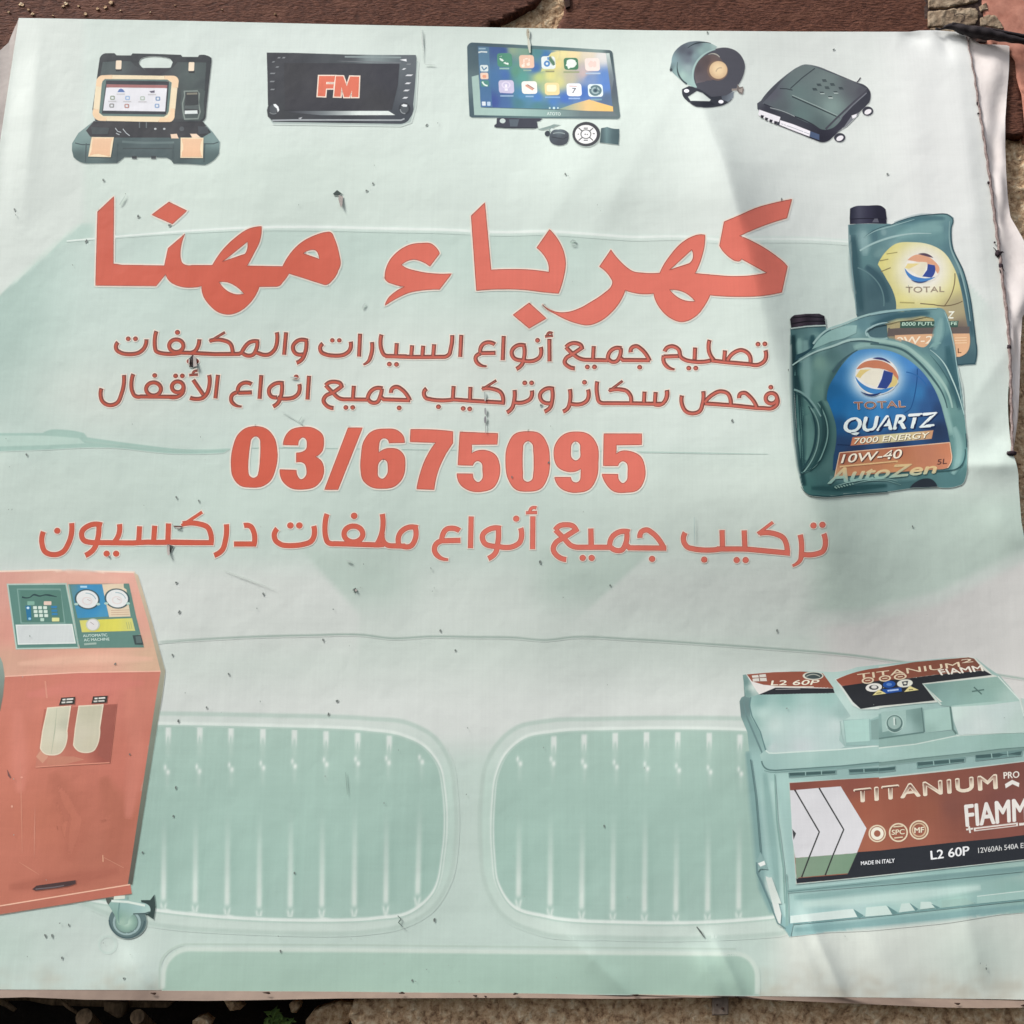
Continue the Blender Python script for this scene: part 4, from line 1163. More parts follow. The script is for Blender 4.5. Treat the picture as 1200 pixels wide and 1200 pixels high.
wall = idw([(566, 60, (84, 112, 140)), (580, 58, (66, 92, 140)), (590, 60, (62, 88, 140)), (600, 58, (140, 164, 138)), (615, 60, (128, 160, 140)), (630, 62, (84, 136, 140)), (640, 66, (66, 118, 170)), (628, 80, (70, 112, 170)),
            (604, 84, (96, 150, 130)), (612, 90, (92, 156, 146)), (582, 92, (74, 116, 160)), (592, 88, (74, 112, 170)), (578, 120, (64, 86, 150)), (592, 122, (72, 106, 156)), (608, 120, (74, 124, 136)), (630, 124, (80, 130, 138)), (612, 112, (80, 136, 176)), (630, 114, (78, 128, 190)),
            (632, 90, (184, 200, 132)), (645, 88, (220, 214, 140)), (652, 75, (232, 214, 144)), (660, 62, (232, 220, 160)), (672, 62, (236, 216, 166)), (690, 64, (224, 212, 190)), (706, 66, (222, 220, 216)), (655, 96, (210, 206, 142)), (640, 105, (170, 190, 140)), (668, 92, (190, 184, 160)), (684, 86, (196, 178, 176)),
            (708, 90, (98, 136, 196)), (690, 92, (120, 146, 190)), (710, 100, (94, 132, 196)), (684, 108, (74, 114, 184)), (662, 116, (72, 112, 186)), (648, 118, (78, 126, 184)), (712, 116, (90, 112, 140)), (640, 126, (80, 124, 140)), (660, 126, (96, 132, 150))], 3.2)
s_.fill("560,54.3 600,56.2 660,59.6 709.8,62.4 714,95 718.4,130.2 640,127.2 563.6,125.4", wall, sp=2.0)
s_.fill("655,128 672,122 690.4,116.7 704,121 718,125 718.4,130.3 690,129.8", grad((660, 0), (716, 0), (150, 168, 150), (226, 190, 132), (238, 192, 116)))
s_.fill("638,72 646,62 656,60 654,68 647,80 634,84", grad((634, 84), (656, 60), (200, 206, 140), (236, 220, 160)))
s_.fill("560.6,55 572.6,55.6 576.6,125.6 563.8,125.2", grad((0, 55), (0, 126), (88, 122, 146), (90, 128, 156), (76, 116, 154), (78, 114, 158)))
for q, c in (("561,57 569,57", (150, 176, 190)), ("560.6,61.5 564,60.6 571,61", (206, 216, 216))): s_.line(q, 1.5, c)


def icon(x, y, w_, h, c, r=3.0, sk=-.06):
    k = s_.sub('app_icon', True); k.box(x, y, w_, h, c, r, sk); return k


k = icon(567.4, 80, 9, 7.2, (216, 226, 224), 1.5); k.line("564.5,78 567,82 570.5,79", 1.4, (90, 130, 160))
k = icon(567.6, 89, 9, 7.2, (238, 206, 184), 1.5); k.box(567.6, 89.5, 4, 3, (228, 160, 132), 1)
k = icon(568.2, 97.8, 9, 7, (84, 140, 132), 1.5); k.line("565.4,95.6 567.4,99~ 571.4,100.4", 1.6, (224, 238, 230))
k = icon(567, 121.4, 4, 4.4, (222, 230, 236), .6); k = icon(572.8, 121.6, 3.6, 4.4, (186, 208, 230), .6)
k = icon(591.4, 70.4, 17, 15.6, (82, 142, 118)); k.line("586,66 588.6,71~ 596,74.4", 2.6, (232, 242, 234), taper=[1.2, .8, 1.2])
k = icon(617.2, 72.2, 17, 15, (234, 196, 172)); k.line("614,77 614,69 620,68.6 620,75", 1.5, (246, 226, 210)); k.ell(613, 77, 1.8, 1.5, (248, 230, 214)); k.ell(619, 75.4, 1.8, 1.5, (248, 230, 214))
k = icon(642.6, 73.4, 16, 14.4, (226, 234, 232)); k.line("643,67 650,76", 4, (92, 128, 104)); k.ell(641, 74.6, 3.4, 3.4, (88, 140, 196), hole=.5); k.line("642.5,67 642.5,70", 2, (104, 150, 200))
k = icon(669.2, 74.8, 16.4, 13.6, (78, 128, 98)); k.ell(669.2, 74.4, 6.6, 4.8, (232, 240, 232)); k.fill("665,77 666,80.4 669,78.6", (232, 240, 232))
k = icon(694.2, 75.6, 17, 14.6, (240, 224, 216)); k.box(694, 75, 9, 7, (234, 208, 198), 2)
k = icon(593.4, 101.6, 17.4, 15, (204, 198, 222)); k.fill("592,99 594,99 595,106 591.6,106", (240, 236, 246)); k.ell(593, 99.6, 5, 4, (226, 218, 236), hole=.78); k.line("587,109.6 601,110.2", 1.4, (86, 106, 160))
k = icon(620.4, 102.6, 17.6, 14.4, (244, 240, 232)); k.line("616,99.6 624.8,105.2", 2.4, (216, 160, 140)); k.line("618,99 626,104", .9, (150, 120, 116))
k = icon(647, 104.2, 16.8, 14, (242, 216, 160)); k.box(646.4, 103.4, 11, 7.6, (250, 236, 200), 2)
k = icon(672.8, 105.2, 17, 14.6, (238, 240, 244)); k.text("7", (670.6, 103), (675.2, 103.2), (674.6, 109.4), (670.2, 109.2), (92, 94, 100), .02); k.line("667,100.8 676,101.2", .8, (214, 170, 160))
k = icon(697.8, 106, 17, 14.4, (222, 236, 236)); k.ell(697.8, 106, 7.2, 6.2, (98, 124, 130)); k.ell(697.8, 106, 4.6, 3.9, (164, 184, 186), hole=.72); k.ell(697.8, 106, 1.6, 1.4, (58, 80, 92))
for x, y, w_, c in ((591, 80.3, 11, (154, 190, 178)), (618, 82.4, 9, (150, 176, 160)), (644.4, 83.6, 10, (150, 150, 110)), (669.6, 84.4, 18, (150, 160, 124)), (695, 86, 17, (176, 196, 216)), (594, 112.4, 15, (150, 176, 206)), (620.6, 113, 9, (150, 184, 214)), (647.6, 114, 17, (132, 172, 214)), (673, 115.4, 13, (156, 182, 220)), (699, 116.6, 12, (120, 160, 176))):
    s_.box(x, y, w_, 1.3, c)
for x, w_ in ((644.2, 1.6), (649.2, 2.4), (653.8, 1.6)): s_.ell(x, 126.6, w_/2, w_/2, (196, 222, 224))
cm = p.sub('camera')
cm.fill("631,151.4 638,149.5 645,147.4 649,145.8 655.5,146.4 650,148.2 647,151 645.5,155 643,154 644,150.6 636,152.2", (134, 152, 148)); cm.ell(641.6, 156.6, 3, 3.2, (56, 62, 70)); cm.ell(647, 152.4, 1.9, 1.8, (206, 216, 212))
cm.fill("645,157 648,153~ 654,152 661,152.4~ 666,156 666.2,163~ 664,168 657,170.4~ 648,168.6 644.6,165~", idw([(655, 154, (98, 110, 116)), (648, 160, (70, 78, 86)), (664, 160, (66, 72, 80)), (656, 168, (60, 66, 74))])); cm.line("648,156.5 656,155.5~ 662,156.8", 1, (140, 152, 154)); cm.line("646.5,160.5 660,163 665.6,160", .8, (46, 52, 60))
rm = p.sub('steering_wheel_remote')
rm.fill("704.6,150.4 712,149 717,150.6~ 725.4,151.2 725.6,160 724.8,169.6 716,168.4~ 703,167", grad((704, 0), (725, 0), (66, 84, 88), (104, 130, 132), (82, 102, 106), (72, 92, 96)))
rm.ell(687.2, 157.6, 16.6, 14.8, (156, 168, 162)); rm.ell(687, 157.2, 16, 14.2, (62, 64, 68)); rm.ell(686.6, 157.4, 12.6, 10.8, (232, 232, 230))
rm.ell(686.6, 157.2, 6.2, 5.4, (84, 86, 88)); rm.ell(686.6, 157.2, 5, 4.3, (232, 232, 230))
for q in ("678,150 682.4,153.6", "695,150 691,153.6", "678,164.6 682.4,161", "695,164.6 691,161"): rm.line(q, 1.1, (92, 94, 94))
for q in ("684,150.2 689,150.2", "684,164.4 689,164.4", "677,157.2 678.4,157.2", "694.6,156.6 697,156.6", "685,157.4 686.6,157.4", "687.6,157.6 689,157.6"): rm.line(q, 1.3, (120, 120, 122))
p.build(banner)

# ================================================================== PRINT: siren
W = (780, 45, 12)
p = Print('siren_picture', None, 0.0006, 0.000015)
p.k = (1.12, 125.0, (0, -2, 0), .3)
br = p.sub('bracket')
br.fill("235,715 330,672 440,690 640,800 760,800 950,755 945,830~ 850,920~ 700,962~ 520,972~ 430,962~ 330,900~ 240,795~", idw([(790, 900, (56, 66, 72)), (800, 920, (62, 72, 78)), (820, 930, (72, 80, 90)), (852, 920, (120, 140, 146))]) if 0 else (58, 64, 72), W,
        holes=["310,820 440,737 520,765 640,862 620,885 350,880"])
br.fill("780,800 960,752 950,830 880,890 800,860", grad((845, 112), (860, 118), (80, 88, 98), (132, 148, 156)), W)
br.fill("340,905 640,890 690,930 520,968 430,958", (48, 54, 62), W)
br.ell(804.6, 106.5, 2.8, 1.9, (238, 238, 242)); br.ell(844.9, 119.2, 2.8, 1.9, (238, 238, 242))
hb = p.sub('horn_body')
hb.fill("60,435 85,330 110,220~ 200,115~ 330,52~ 440,40~ 560,50~ 720,118 650,220 450,330 390,480 440,700 350,665 250,610~ 170,545~ 95,470", idw([(788, 70, (120, 156, 160)), (800, 58, (86, 96, 106)), (808, 62, (84, 92, 104)), (818, 50, (96, 112, 120)), (828, 54, (128, 162, 158)), (838, 54, (150, 182, 174)), (806, 70, (104, 118, 128)), (806, 80, (140, 166, 166)), (800, 88, (150, 188, 176)), (812, 96, (148, 186, 176)), (792, 82, (128, 166, 162)), (815, 66, (120, 150, 152)), (822, 60, (132, 168, 162)), (786, 80, (96, 122, 124))]), W, sp=2)
hb.line("640,70 520,55~ 400,80~ 310,135", 1.6, (58, 72, 76), W, taper=[.3, 1, .4]); hb.line("170,330 165,440~ 210,560~ 300,640", 1.8, (64, 84, 86), W, taper=[.2, 1, 1]); hb.ell(786.4, 81.8, 1.4, 1.8, (66, 80, 84))
fr = p.sub('horn_mouth')
fr.fill("380,470 420,350~ 520,235~ 620,180~ 720,145~ 860,133~ 1000,185~ 1085,285~ 1115,400~ 1105,470~ 1075,560~ 1030,640 985,720 850,800 640,820 500,720 440,700 400,610~", (84, 87, 95), W)
fr.line("435,690 392,590~ 385,470~ 430,345~ 530,232~ 700,155", 2.0, (150, 186, 178), W, taper=[.6, 1, 1, .5])
fr.fill("410,520 430,380~ 560,245~ 740,250 800,320~ 860,420 850,500 640,590 430,630", idw([(822, 92, (104, 96, 98)), (818, 80, (92, 84, 86)), (828, 72, (96, 84, 82)), (836, 76, (130, 104, 92)), (834, 94, (110, 96, 94)), (846, 70, (110, 98, 94)), (820, 98, (112, 104, 108))]), W, sp=2)
fr.line("600,230 680,215~ 730,235~ 760,265", 1.4, (168, 166, 150), W, taper=[.2, 1, .6])
fr.k = (1.0, 120.0, (0, 0, 0)); fr.ell(841, 82.6, 12, 11.6, (126, 104, 92)); fr.ell(841.8, 82, 10.4, 10.2, radial((842, 81), 11, (242, 218, 176), (236, 208, 166), (214, 182, 144))); fr.line("839,84 842,80~ 846,79.5", 1.2, (206, 178, 146))
bt = p.sub('wing_bolt'); bt.line("930,722 1020,718", 2.2, (148, 138, 126), W); bt.fill("1010,650 1040,690 1085,680 1100,725 1080,785 1035,770 1000,730", (122, 114, 106), W); bt.fill("1030,720 1080,700 1075,760 1045,750", (168, 156, 142), W)
p.build(banner)

# ================================================================== PRINT: alarm control box
A = (880, 65, 8)
p = Print('control_box_picture', None, 0.0006, 0.000015)
p.k = (1.18, 128.0, (-6, -13, -8), .32)
p.line("990,258 1010,235 1028,208", 1.5, (84, 90, 92), A)
for x, y, rx, ry in ((1095, 522, 50, 42), (832, 770, 52, 42)):
    ft_ = p.sub('mounting_lug'); ft_.ell(880 + x/8, 65 + y/8, rx/8, ry/8, (72, 82, 88)); ft_.ell(880 + (x+2)/8, 65 + (y+6)/8, 4.2, 2.6, (226, 230, 228), -.45)
p.fill("60,450 95,425 430,115~ 500,86~ 550,88~ 700,132 1000,258 1085,295~ 1115,335~ 1108,440 1060,490 900,640 740,790 690,812~ 640,808 230,645 160,600 62,500", idw([(890, 118, (92, 104, 108)), (940, 80, (108, 128, 126)), (1000, 100, (84, 94, 98)), (1015, 112, (70, 80, 86)), (985, 145, (72, 80, 88)), (965, 165, (60, 68, 76)), (920, 145, (76, 88, 92)), (900, 130, (70, 80, 86))]), A)
p.fill("110,450 240,310 440,120~ 515,92~ 560,100 1000,268~ 1085,310 1000,430 870,545 760,680~ 690,695~ 620,670 420,580 200,500", idw([(905, 110, (100, 110, 116)), (940, 80, (110, 134, 128)), (935, 110, (108, 140, 132)), (970, 95, (116, 142, 134)), (975, 125, (130, 164, 152)), (1000, 100, (100, 114, 114)), (960, 145, (96, 124, 118)), (915, 125, (98, 118, 116)), (940, 135, (104, 138, 130)), (1010, 106, (92, 102, 106))]), A, sp=2.5)
p.line("385,385 600,480 830,585", 1.2, (64, 84, 82), A); p.line("388,372 600,466 835,574", .8, (150, 178, 168), A); p.line("600,120 480,210 370,310", 1.1, (74, 92, 92), A); p.line("270,310 330,312 390,325", 1, (68, 84, 86), A)
p.line("120,455 210,492~ 420,575 600,660~ 640,690", 1.4, (66, 76, 82), A); p.line("180,490 260,510~ 410,572", .9, (150, 168, 164), A)
p.line("1090,330 960,440 800,590 700,690", 2.0, (84, 92, 98), A); p.line("1085,350 950,470 790,640", 1.2, (122, 134, 138), A)
for x, y, c in ((690, 238, (74, 96, 94)), (640, 278, (74, 96, 94)), (765, 275, (74, 96, 94)), (600, 320, (70, 92, 90)), (715, 305, (76, 98, 96)), (845, 310, (76, 94, 94)), (668, 355, (176, 202, 190)), (796, 350, (176, 202, 190)), (745, 395, (196, 218, 206))):
    p.box(880 + x/8, 65 + y/8, 4.4, 1.5, c, 0, -.6); p.box(880 + x/8 - .4, 65 + y/8 - 1.1, 4, .9, (72, 92, 90), 0, -.6)
p.fill("940,575 1010,535 1000,560 900,660 800,720 860,690", (128, 140, 142), A); p.fill("945,565 990,550 985,575 955,590", (226, 232, 230), A)
cn = p.sub('connector'); cn.fill("80,510 275,578 262,622 215,612 70,552", (228, 232, 232), A); cn.fill("78,545 130,560 245,612 230,640 160,605 75,560", (226, 230, 230), A)
for x, y in ((110, 575), (150, 598), (192, 616), (235, 632)): cn.fill(f"{x-14},{y-16} {x+10},{y-10} {x+2},{y+14} {x-18},{y+6}", (58, 64, 70), A)
cn = p.sub('connector'); cn.fill("275,608 400,648 560,712 552,760 400,702 270,650", (232, 236, 236), A); cn.line("285,640 400,680 550,738", .7, (178, 188, 190), A); cn.fill("560,712 640,742 640,792 552,760", (84, 112, 142), A)
p.build(banner)

# ================================================================== PRINT: oil bottles
B3, B4 = (985, 235, 7.5), (1000, 330, 8)
bot = Print('oil_bottle_picture', None, 0.0006, 0.000013)
bot.k = (1.22, 140.0, (-3, -6, -2), .18)
SH = [(998, 270, (86, 122, 124)), (1010, 275, (124, 158, 156)), (1026, 272, (98, 138, 138)), (1004, 300, (92, 128, 128)), (1000, 330, (84, 118, 120)), (1008, 360, (86, 118, 120)), (1030, 365, (84, 116, 120)), (1024, 340, (80, 112, 116)), (1040, 275, (112, 150, 150)), (1070, 262, (104, 146, 148)), (1096, 257, (122, 162, 158)), (1110, 268, (104, 142, 144)),
      (1100, 275, (112, 154, 152)), (1060, 275, (106, 148, 146)), (1050, 288, (128, 164, 160)), (1114, 290, (96, 134, 138)), (1124, 315, (110, 146, 146)), (1132, 340, (100, 138, 140)), (1138, 370, (92, 126, 130)), (1141, 400, (92, 126, 128)), (1135, 422, (80, 112, 116)), (1015, 300, (104, 144, 142)), (1030, 300, (100, 138, 138))]
bot.fill("70,215 180,203 405,203 452,210 620,150~ 800,122~ 950,124~ 992,152 978,250~ 985,400~ 1080,620~ 1140,850~ 1170,1060~ 1192,1240 1200,1370 1188,1440 1020,1452 300,1452 140,1000 100,600", idw(SH), B3, sp=3)
for q, w_, c in (("1000,275 1003,320 1010,366", 9, (66, 100, 104)), ("1012,270 1014,300", 9, (140, 174, 170)), ("1024,268 1026,285", 7, (88, 124, 128)), ("1034,268 1037,276", 5, (136, 168, 166)), ("1050,278 1080,268 1106,268", 11, (128, 168, 164)), ("1048,262 1080,255 1108,256", 6, (84, 122, 126)), ("1014,312 1032,330~ 1040,355", 9, (70, 102, 108)), ("1124,320 1134,355 1140,395", 5, (72, 106, 112)), ("1024,300 1040,292", 8, (120, 156, 152))):
    bot.line(q, w_, c, taper=[.5, 1, 1, .5], soft=True)
bot.line("70,215 76,400 100,600 125,830 142,1000", 1.2, (128, 158, 156), B3)
bot.line("200,330 330,245~ 450,212 620,150~ 800,124~ 945,126~ 985,160~ 972,250~ 982,400~ 1080,625~ 1138,850~ 1168,1060~ 1190,1250 1196,1360~ 1180,1432 1020,1446", 1.6, (64, 96, 100), B3, taper=[.2, .8, 1, 1])
bot.line("170,440 260,390~ 420,330~ 640,290~ 800,290~", 2.2, (156, 188, 182), B3, taper=[.8, 1, .2]); bot.line("190,340 300,270~ 450,225~ 650,165~", 1.4, (142, 176, 172), B3, taper=[.3, 1, .3])
bot.line("960,180 955,260~ 965,400~ 1050,610~ 1110,850~ 1140,1060~", 1.8, (140, 172, 168), B3, taper=[.3, 1, .4]); bot.line("150,590 260,650~ 360,780~ 380,930", 1.4, (104, 138, 138), B3)
cp = bot.sub('cap'); cp.fill("85,72 130,52~ 240,46~ 360,50~ 395,78 406,160 402,204 240,200 84,206 82,160", grad((996, 0), (1039, 0), (54, 58, 70), (88, 92, 104), (70, 72, 86), (58, 60, 72), (56, 58, 70)), B3); cp.line("84,165 240,158~ 404,166", .9, (50, 52, 62), B3)
cp.fill("300,160 325,160 335,190 280,190", (106, 110, 118), B3)
lb = bot.sub('label', True); lb.k = (1.0, 120.0, (0, 0, 0))
lb.fill("330,560 400,450~ 480,385~ 640,368~ 780,388~ 900,450~ 1000,600~ 1060,800~ 1095,1000~ 1130,1180 1136,1280~ 1105,1345 1040,1368 420,1368 410,1090 490,960 490,900~ 460,790~ 400,680~",
        radial((1082, 316), 56, (240, 236, 228), (238, 234, 220), (228, 222, 168), (222, 214, 138), base=idw([(1040, 300, (222, 212, 134)), (1100, 290, (220, 212, 140)), (1118, 330, (206, 198, 136)), (1060, 350, (224, 216, 140)), (1090, 352, (214, 206, 138)), (1120, 358, (168, 158, 124)), (1110, 368, (176, 162, 128)), (1055, 372, (214, 210, 158)), (1060, 385, (112, 100, 92)), (1125, 386, (116, 104, 94))])), B3, sp=2.5)
lb.line("1005,640 995,760~ 910,930", 1.1, (120, 104, 76), B3); lb.line("700,905 820,915 960,922~ 1072,885", 1.1, (110, 96, 72), B3); lb.line("405,470 500,455", 1, (160, 150, 96), B3); lb.line("355,625 440,590", 1, (128, 116, 80), B3); lb.line("345,530 420,515", 1, (150, 140, 90), B3); lb.line("520,895 650,900", 1.4, (176, 166, 108), B3)
lb.fill("1041,384.5 1058,382 1136,383 1136,392 1050,393.5 1040,394", (104, 94, 90)); lb.fill("1044,378 1056,377 1056,384 1043,385", (176, 164, 122))
lb.fill("1055,376.8 1123.2,376.2 1122,383.2 1055,384.2", (62, 92, 82)); lb.text("8000 FUTURE GFE", (1057, 377.6), (1122, 377), (1121.4, 380.8), (1056.6, 381.8), (196, 226, 206), .03)
lb.text("Z", (1112, 365), (1118.4, 365), (1117, 373), (1110.4, 373), (240, 240, 224), .06); lb.line("1110,369 1118,364", 1.2, (150, 132, 96)) if 0 else None
lb.fill("1049,393 1090,391.5 1135.8,391 1136.4,402~ 1135,409 1131,414.5~ 1124,418 1049,418", grad((0, 391), (0, 418), (222, 176, 138), (230, 182, 142)))
lb.text("0W-20", (1050.5, 395), (1103, 393.2), (1102, 402), (1049.5, 404), (246, 232, 208), .03)
for y in (396, 399, 402): lb.line(f"1119,{y} 1133,{y-.4}", .9, (240, 208, 170))
lb.text("1L", (1118.6, 408.4), (1126.6, 408.2), (1126.6, 413.4), (1118.8, 413.8), (112, 76, 56), .03)
lg = bot.sub('emblem'); lg.ctr = lb.ctr; lg.k = lb.k
lg.fill("565,595 600,500 700,470~ 800,490~ 860,560~ 865,640 820,690 700,715~ 610,680~", (240, 236, 226), B3)
for q, c in (("592,522 650,482~ 730,480~ 820,530~ 868,600~ 855,642 800,562 640,530", (226, 168, 136)), ("685,470 740,464~ 812,502 760,490", (92, 74, 90)), ("568,590 640,552~ 760,546 745,600~ 710,668 640,630", (236, 228, 204)), ("568,590 590,555 690,555 600,600", (234, 216, 150)),
             ("768,560 826,570 832,610~ 800,676 722,666 762,610", (58, 78, 150)), ("565,597 620,652~ 710,682~ 830,672 760,706~ 680,716~ 600,672~", (76, 134, 196)), ("620,696 680,714~ 770,702 690,724~", (44, 62, 112))): lg.fill(q, c, B3)
lg.text("TOTAL", (1061.5, 336), (1106.5, 335.6), (1106.5, 342), (1061.5, 343), (164, 148, 128), .02, 1.05)
bot.build(banner)

F1, F2, F3, F4 = (920, 360, 10), (1020, 360, 10), (920, 470, 10), (1020, 470, 10)
bot = Print('oil_bottle_picture', None, 0.0017, 0.000020)
bot.k = (1.32, 146.0, (-4, -7, -3), .18)
BODY = "926.4,385 927,404 929,428 931,455 933,490 936,520 938,552 939,566~ 944,576.5~ 952,580.5~ 962,581.6 1000,579.4 1040,576 1066,572.2 1078,571.4 1099,570.6 1120,570~ 1128,566.5~ 1132,557~ 1133,545 1133.6,520 1131.4,500 1129,476 1124.5,445 1120,420 1115,395 1112,380 1109,368~ 1106,363~ 1098,361 1080,361.8~ 1050,365~ 1030,368.6 1010,373~ 990,380.6~ 974,386.6 968,385.6 967.6,380.6 946,381.5"
SH = [(930, 400, (72, 108, 108)), (936, 402, (130, 168, 158)), (947, 405, (70, 106, 110)), (957, 395, (120, 158, 152)), (964, 386, (92, 128, 128)), (931, 424, (60, 96, 98)), (945, 420, (92, 130, 128)), (960, 405, (124, 162, 156)), (985, 392, (142, 178, 170)), (1000, 388, (136, 174, 168)), (1010, 380, (110, 148, 150)), (1040, 372, (92, 126, 132)), (1075, 366, (92, 130, 136)), (1100, 366, (120, 158, 156)),
      (1106, 380, (110, 150, 150)), (1098, 390, (120, 160, 156)), (1095, 405, (104, 142, 144)), (1112, 400, (92, 130, 136)), (1114, 430, (90, 126, 130)), (1122, 455, (86, 122, 124)), (934, 450, (84, 124, 118)), (945, 440, (116, 156, 146)), (960, 425, (124, 160, 146)), (975, 415, (98, 132, 128)), (990, 402, (104, 136, 136)), (1020, 400, (120, 154, 150)), (1060, 405, (112, 148, 146)), (1085, 425, (118, 156, 150)), (1100, 450, (132, 170, 160)), (1110, 480, (118, 158, 150)), (1120, 500, (108, 148, 142)), (1126, 520, (112, 152, 146)), (1124, 545, (104, 146, 142)), (1115, 560, (96, 136, 134)),
      (935, 480, (82, 122, 116)), (944, 480, (104, 146, 136)), (952, 500, (66, 100, 98)), (941, 510, (100, 140, 130)), (955, 530, (82, 118, 112)), (965, 500, (88, 126, 120)), (972, 540, (90, 128, 122)), (945, 545, (84, 122, 116)), (944, 570, (76, 118, 112)), (965, 572, (78, 118, 114)), (1000, 570, (82, 120, 118)), (1040, 568, (94, 132, 130)), (1060, 568, (84, 120, 118)), (965, 460, (112, 150, 138)), (955, 470, (104, 144, 134))]
bot.fill(BODY, idw(SH, 3.0), holes=["1016,389 1023,382.6~ 1035,378~ 1050,374.4~ 1070,372 1088,371.4~ 1094,373.4~ 1095.4,378 1092.6,392.5 1089,402~ 1083,407~ 1076,405.8 1062,400~ 1045,396.6 1025,395.4~ 1018,394~"], sp=2.5)
for q, w_, c in (("929.4,392 931,428 934.5,490 938,545 943,570", 8, (44, 78, 78)), ("933,440 937,500 941,555", 10, (52, 86, 86)), ("944,398 945,440 946,470", 9, (132, 168, 160)), ("936.5,396 938,425", 5, (136, 174, 164)), ("952,392 953,410", 6, (58, 96, 98)), ("960,392 961,404", 6, (124, 162, 156)), ("946,486 950,510~ 946,540", 10, (108, 148, 138)), ("960,470 968,500~ 962,535~ 948,552", 9, (56, 92, 90)), ("972,560 1000,563 1040,560 1075,560", 8, (104, 140, 136)), ("950,572 990,573 1040,569", 7, (58, 96, 94)), ("985,425 975,445~ 968,470", 8, (80, 116, 112)), ("1000,408 1030,402~ 1060,410 1085,430~ 1104,470 1116,510", 9, (146, 182, 172)), ("1110,405 1116,440 1126,480", 9, (74, 112, 116)), ("1118,500 1124,530~ 1116,556", 7, (140, 176, 168)), ("1020,381 1050,371 1090,367", 6, (76, 112, 118)), ("1103,372 1100,392 1095,410", 7, (138, 174, 168))):
    bot.line(q, w_, c, taper=[.5, 1, 1, .5], soft=True)
bot.fill("126,560 300,480~ 420,355 330,480 180,590~ 120,620", (62, 98, 102), F1); bot.fill("320,490 480,310~ 760,215~ 840,215 830,300 700,360 540,400", grad((955, 405), (1004, 385), (140, 178, 168), (152, 188, 180)), F1)
bot.fill("480,260 540,255 410,350 320,440", (70, 108, 110), F1); bot.line("330,430 480,275~ 700,190~ 900,110~ 1200,45", 2.0, (158, 190, 182), F1); bot.line("0,85 200,50~ 500,22~ 780,14~", 2.2, (150, 184, 180), F2, taper=[1, 1, .5])
bot.line("960,340 945,290~ 1010,235~ 1200,180", 1.9, (158, 188, 184), F1, taper=[.6, 1, .5]); bot.line("960,300 985,345~ 1200,360", 2.0, (150, 182, 176), F1)
bot.line("870,60 930,230~ 1000,600 1080,1150", 1.3, (150, 182, 178), F2, taper=[.5, 1, .4]); bot.line("690,480 740,440~ 830,420", 4, (132, 170, 164), F2, taper=[.2, 1, .2])
bot.line("85,680 200,605~ 350,525~ 560,455~ 760,385~ 900,375~ 1050,385~ 1200,405", 2.6, (164, 194, 184), F1, taper=[.5, .7, 1, 1]); bot.line("0,385 200,405~ 400,455~ 560,570~ 750,760~ 900,980~ 960,1180", 3.4, (156, 188, 176), F2, taper=[1, 1, 1, .5])
bot.line("0,430 200,450~ 380,500~ 540,620~ 720,820~ 850,1020~ 900,1180", 2.6, (84, 116, 116), F2, taper=[.6, 1, 1, .4]); bot.line("700,500 850,640~ 960,850~ 1060,1120 1100,1260", 1.5, (170, 200, 192), F2, taper=[.3, 1, .6]); bot.line("700,560 830,720~ 960,960~ 1020,1180", 1.5, (82, 118, 118), F2, taper=[.2, 1, .5])
bot.line("760,400 900,395~ 1100,420~", 2.0, (84, 112, 114), F1, taper=[.2, 1, .6]); bot.line("560,760 700,600~ 850,500~", 2.4, (82, 112, 114), F1, taper=[1, 1, .3])
bot.line("105,965 200,1005~ 320,1120~ 420,1280~", 2.0, (132, 168, 160), F1, taper=[1, 1, .6]); bot.line("130,1010 220,1050~ 330,1180~", 2.4, (66, 104, 102), F1, taper=[.3, 1, .8])
bot.line("300,80 385,250~ 395,420~ 340,640~ 200,850", 1.2, (128, 164, 154), F3); bot.line("275,60 350,250~ 360,420~ 310,620~ 200,800", 3.0, (58, 92, 92), F3, taper=[.3, 1, .6]); bot.line("380,20 470,180~ 500,380~ 460,560~ 350,760~ 190,845", 1.3, (122, 160, 150), F3); bot.line("420,60 450,250~ 450,400~ 410,560~", 3.0, (64, 98, 96), F3, taper=[.3, 1, .3])
bot.line("190,850 300,800 420,690~", 1, (56, 90, 90), F3) ; bot.line("1110,560 1110,640~ 1060,760~ 960,810 700,830", 1.5, (66, 102, 102), F4, taper=[.5, 1, .6]); bot.line("1120,380 1130,540~", 1.2, (70, 104, 104), F4)
bot.fill("465,1012 540,945~ 640,908~ 720,920~ 785,1003 640,1010", (66, 76, 80), F4); bot.line("185,1000 260,1085~ 400,1113~ 700,1100 1200,1062", 1.6, (58, 92, 92), F3, taper=[.2, 1, 1, .8])
cp = bot.sub('cap'); cp.fill("926,374 928,371.5 931,369.5 944,368 960,367.8 966,370.5 967.6,380.4 946,381.2 927.4,384.4", grad((926, 0), (968, 0), (62, 58, 62), (92, 84, 90), (70, 64, 70), (84, 80, 86), (58, 56, 62))); cp.line("927,379.6 946,376.4 967,376.4", 1.2, (44, 42, 48)); cp.line("929,372.4 945,371 966,372", 1.1, (44, 44, 50)); cp.line("926.6,385 946,382.4 968,381.4", 1.2, (178, 196, 186))
lb = bot.sub('label', True); lb.k = (1.0, 120.0, (0, 0, 0))
LABEL = "969,468 971,455~ 979,440~ 990,424~ 1006,411~ 1018,409~ 1032,409.4~ 1050,414~ 1070,426~ 1088,445~ 1099,465 1103,476 1110,503 1113,519 976,551 977,534 980,518~ 980,500~ 976,485~"
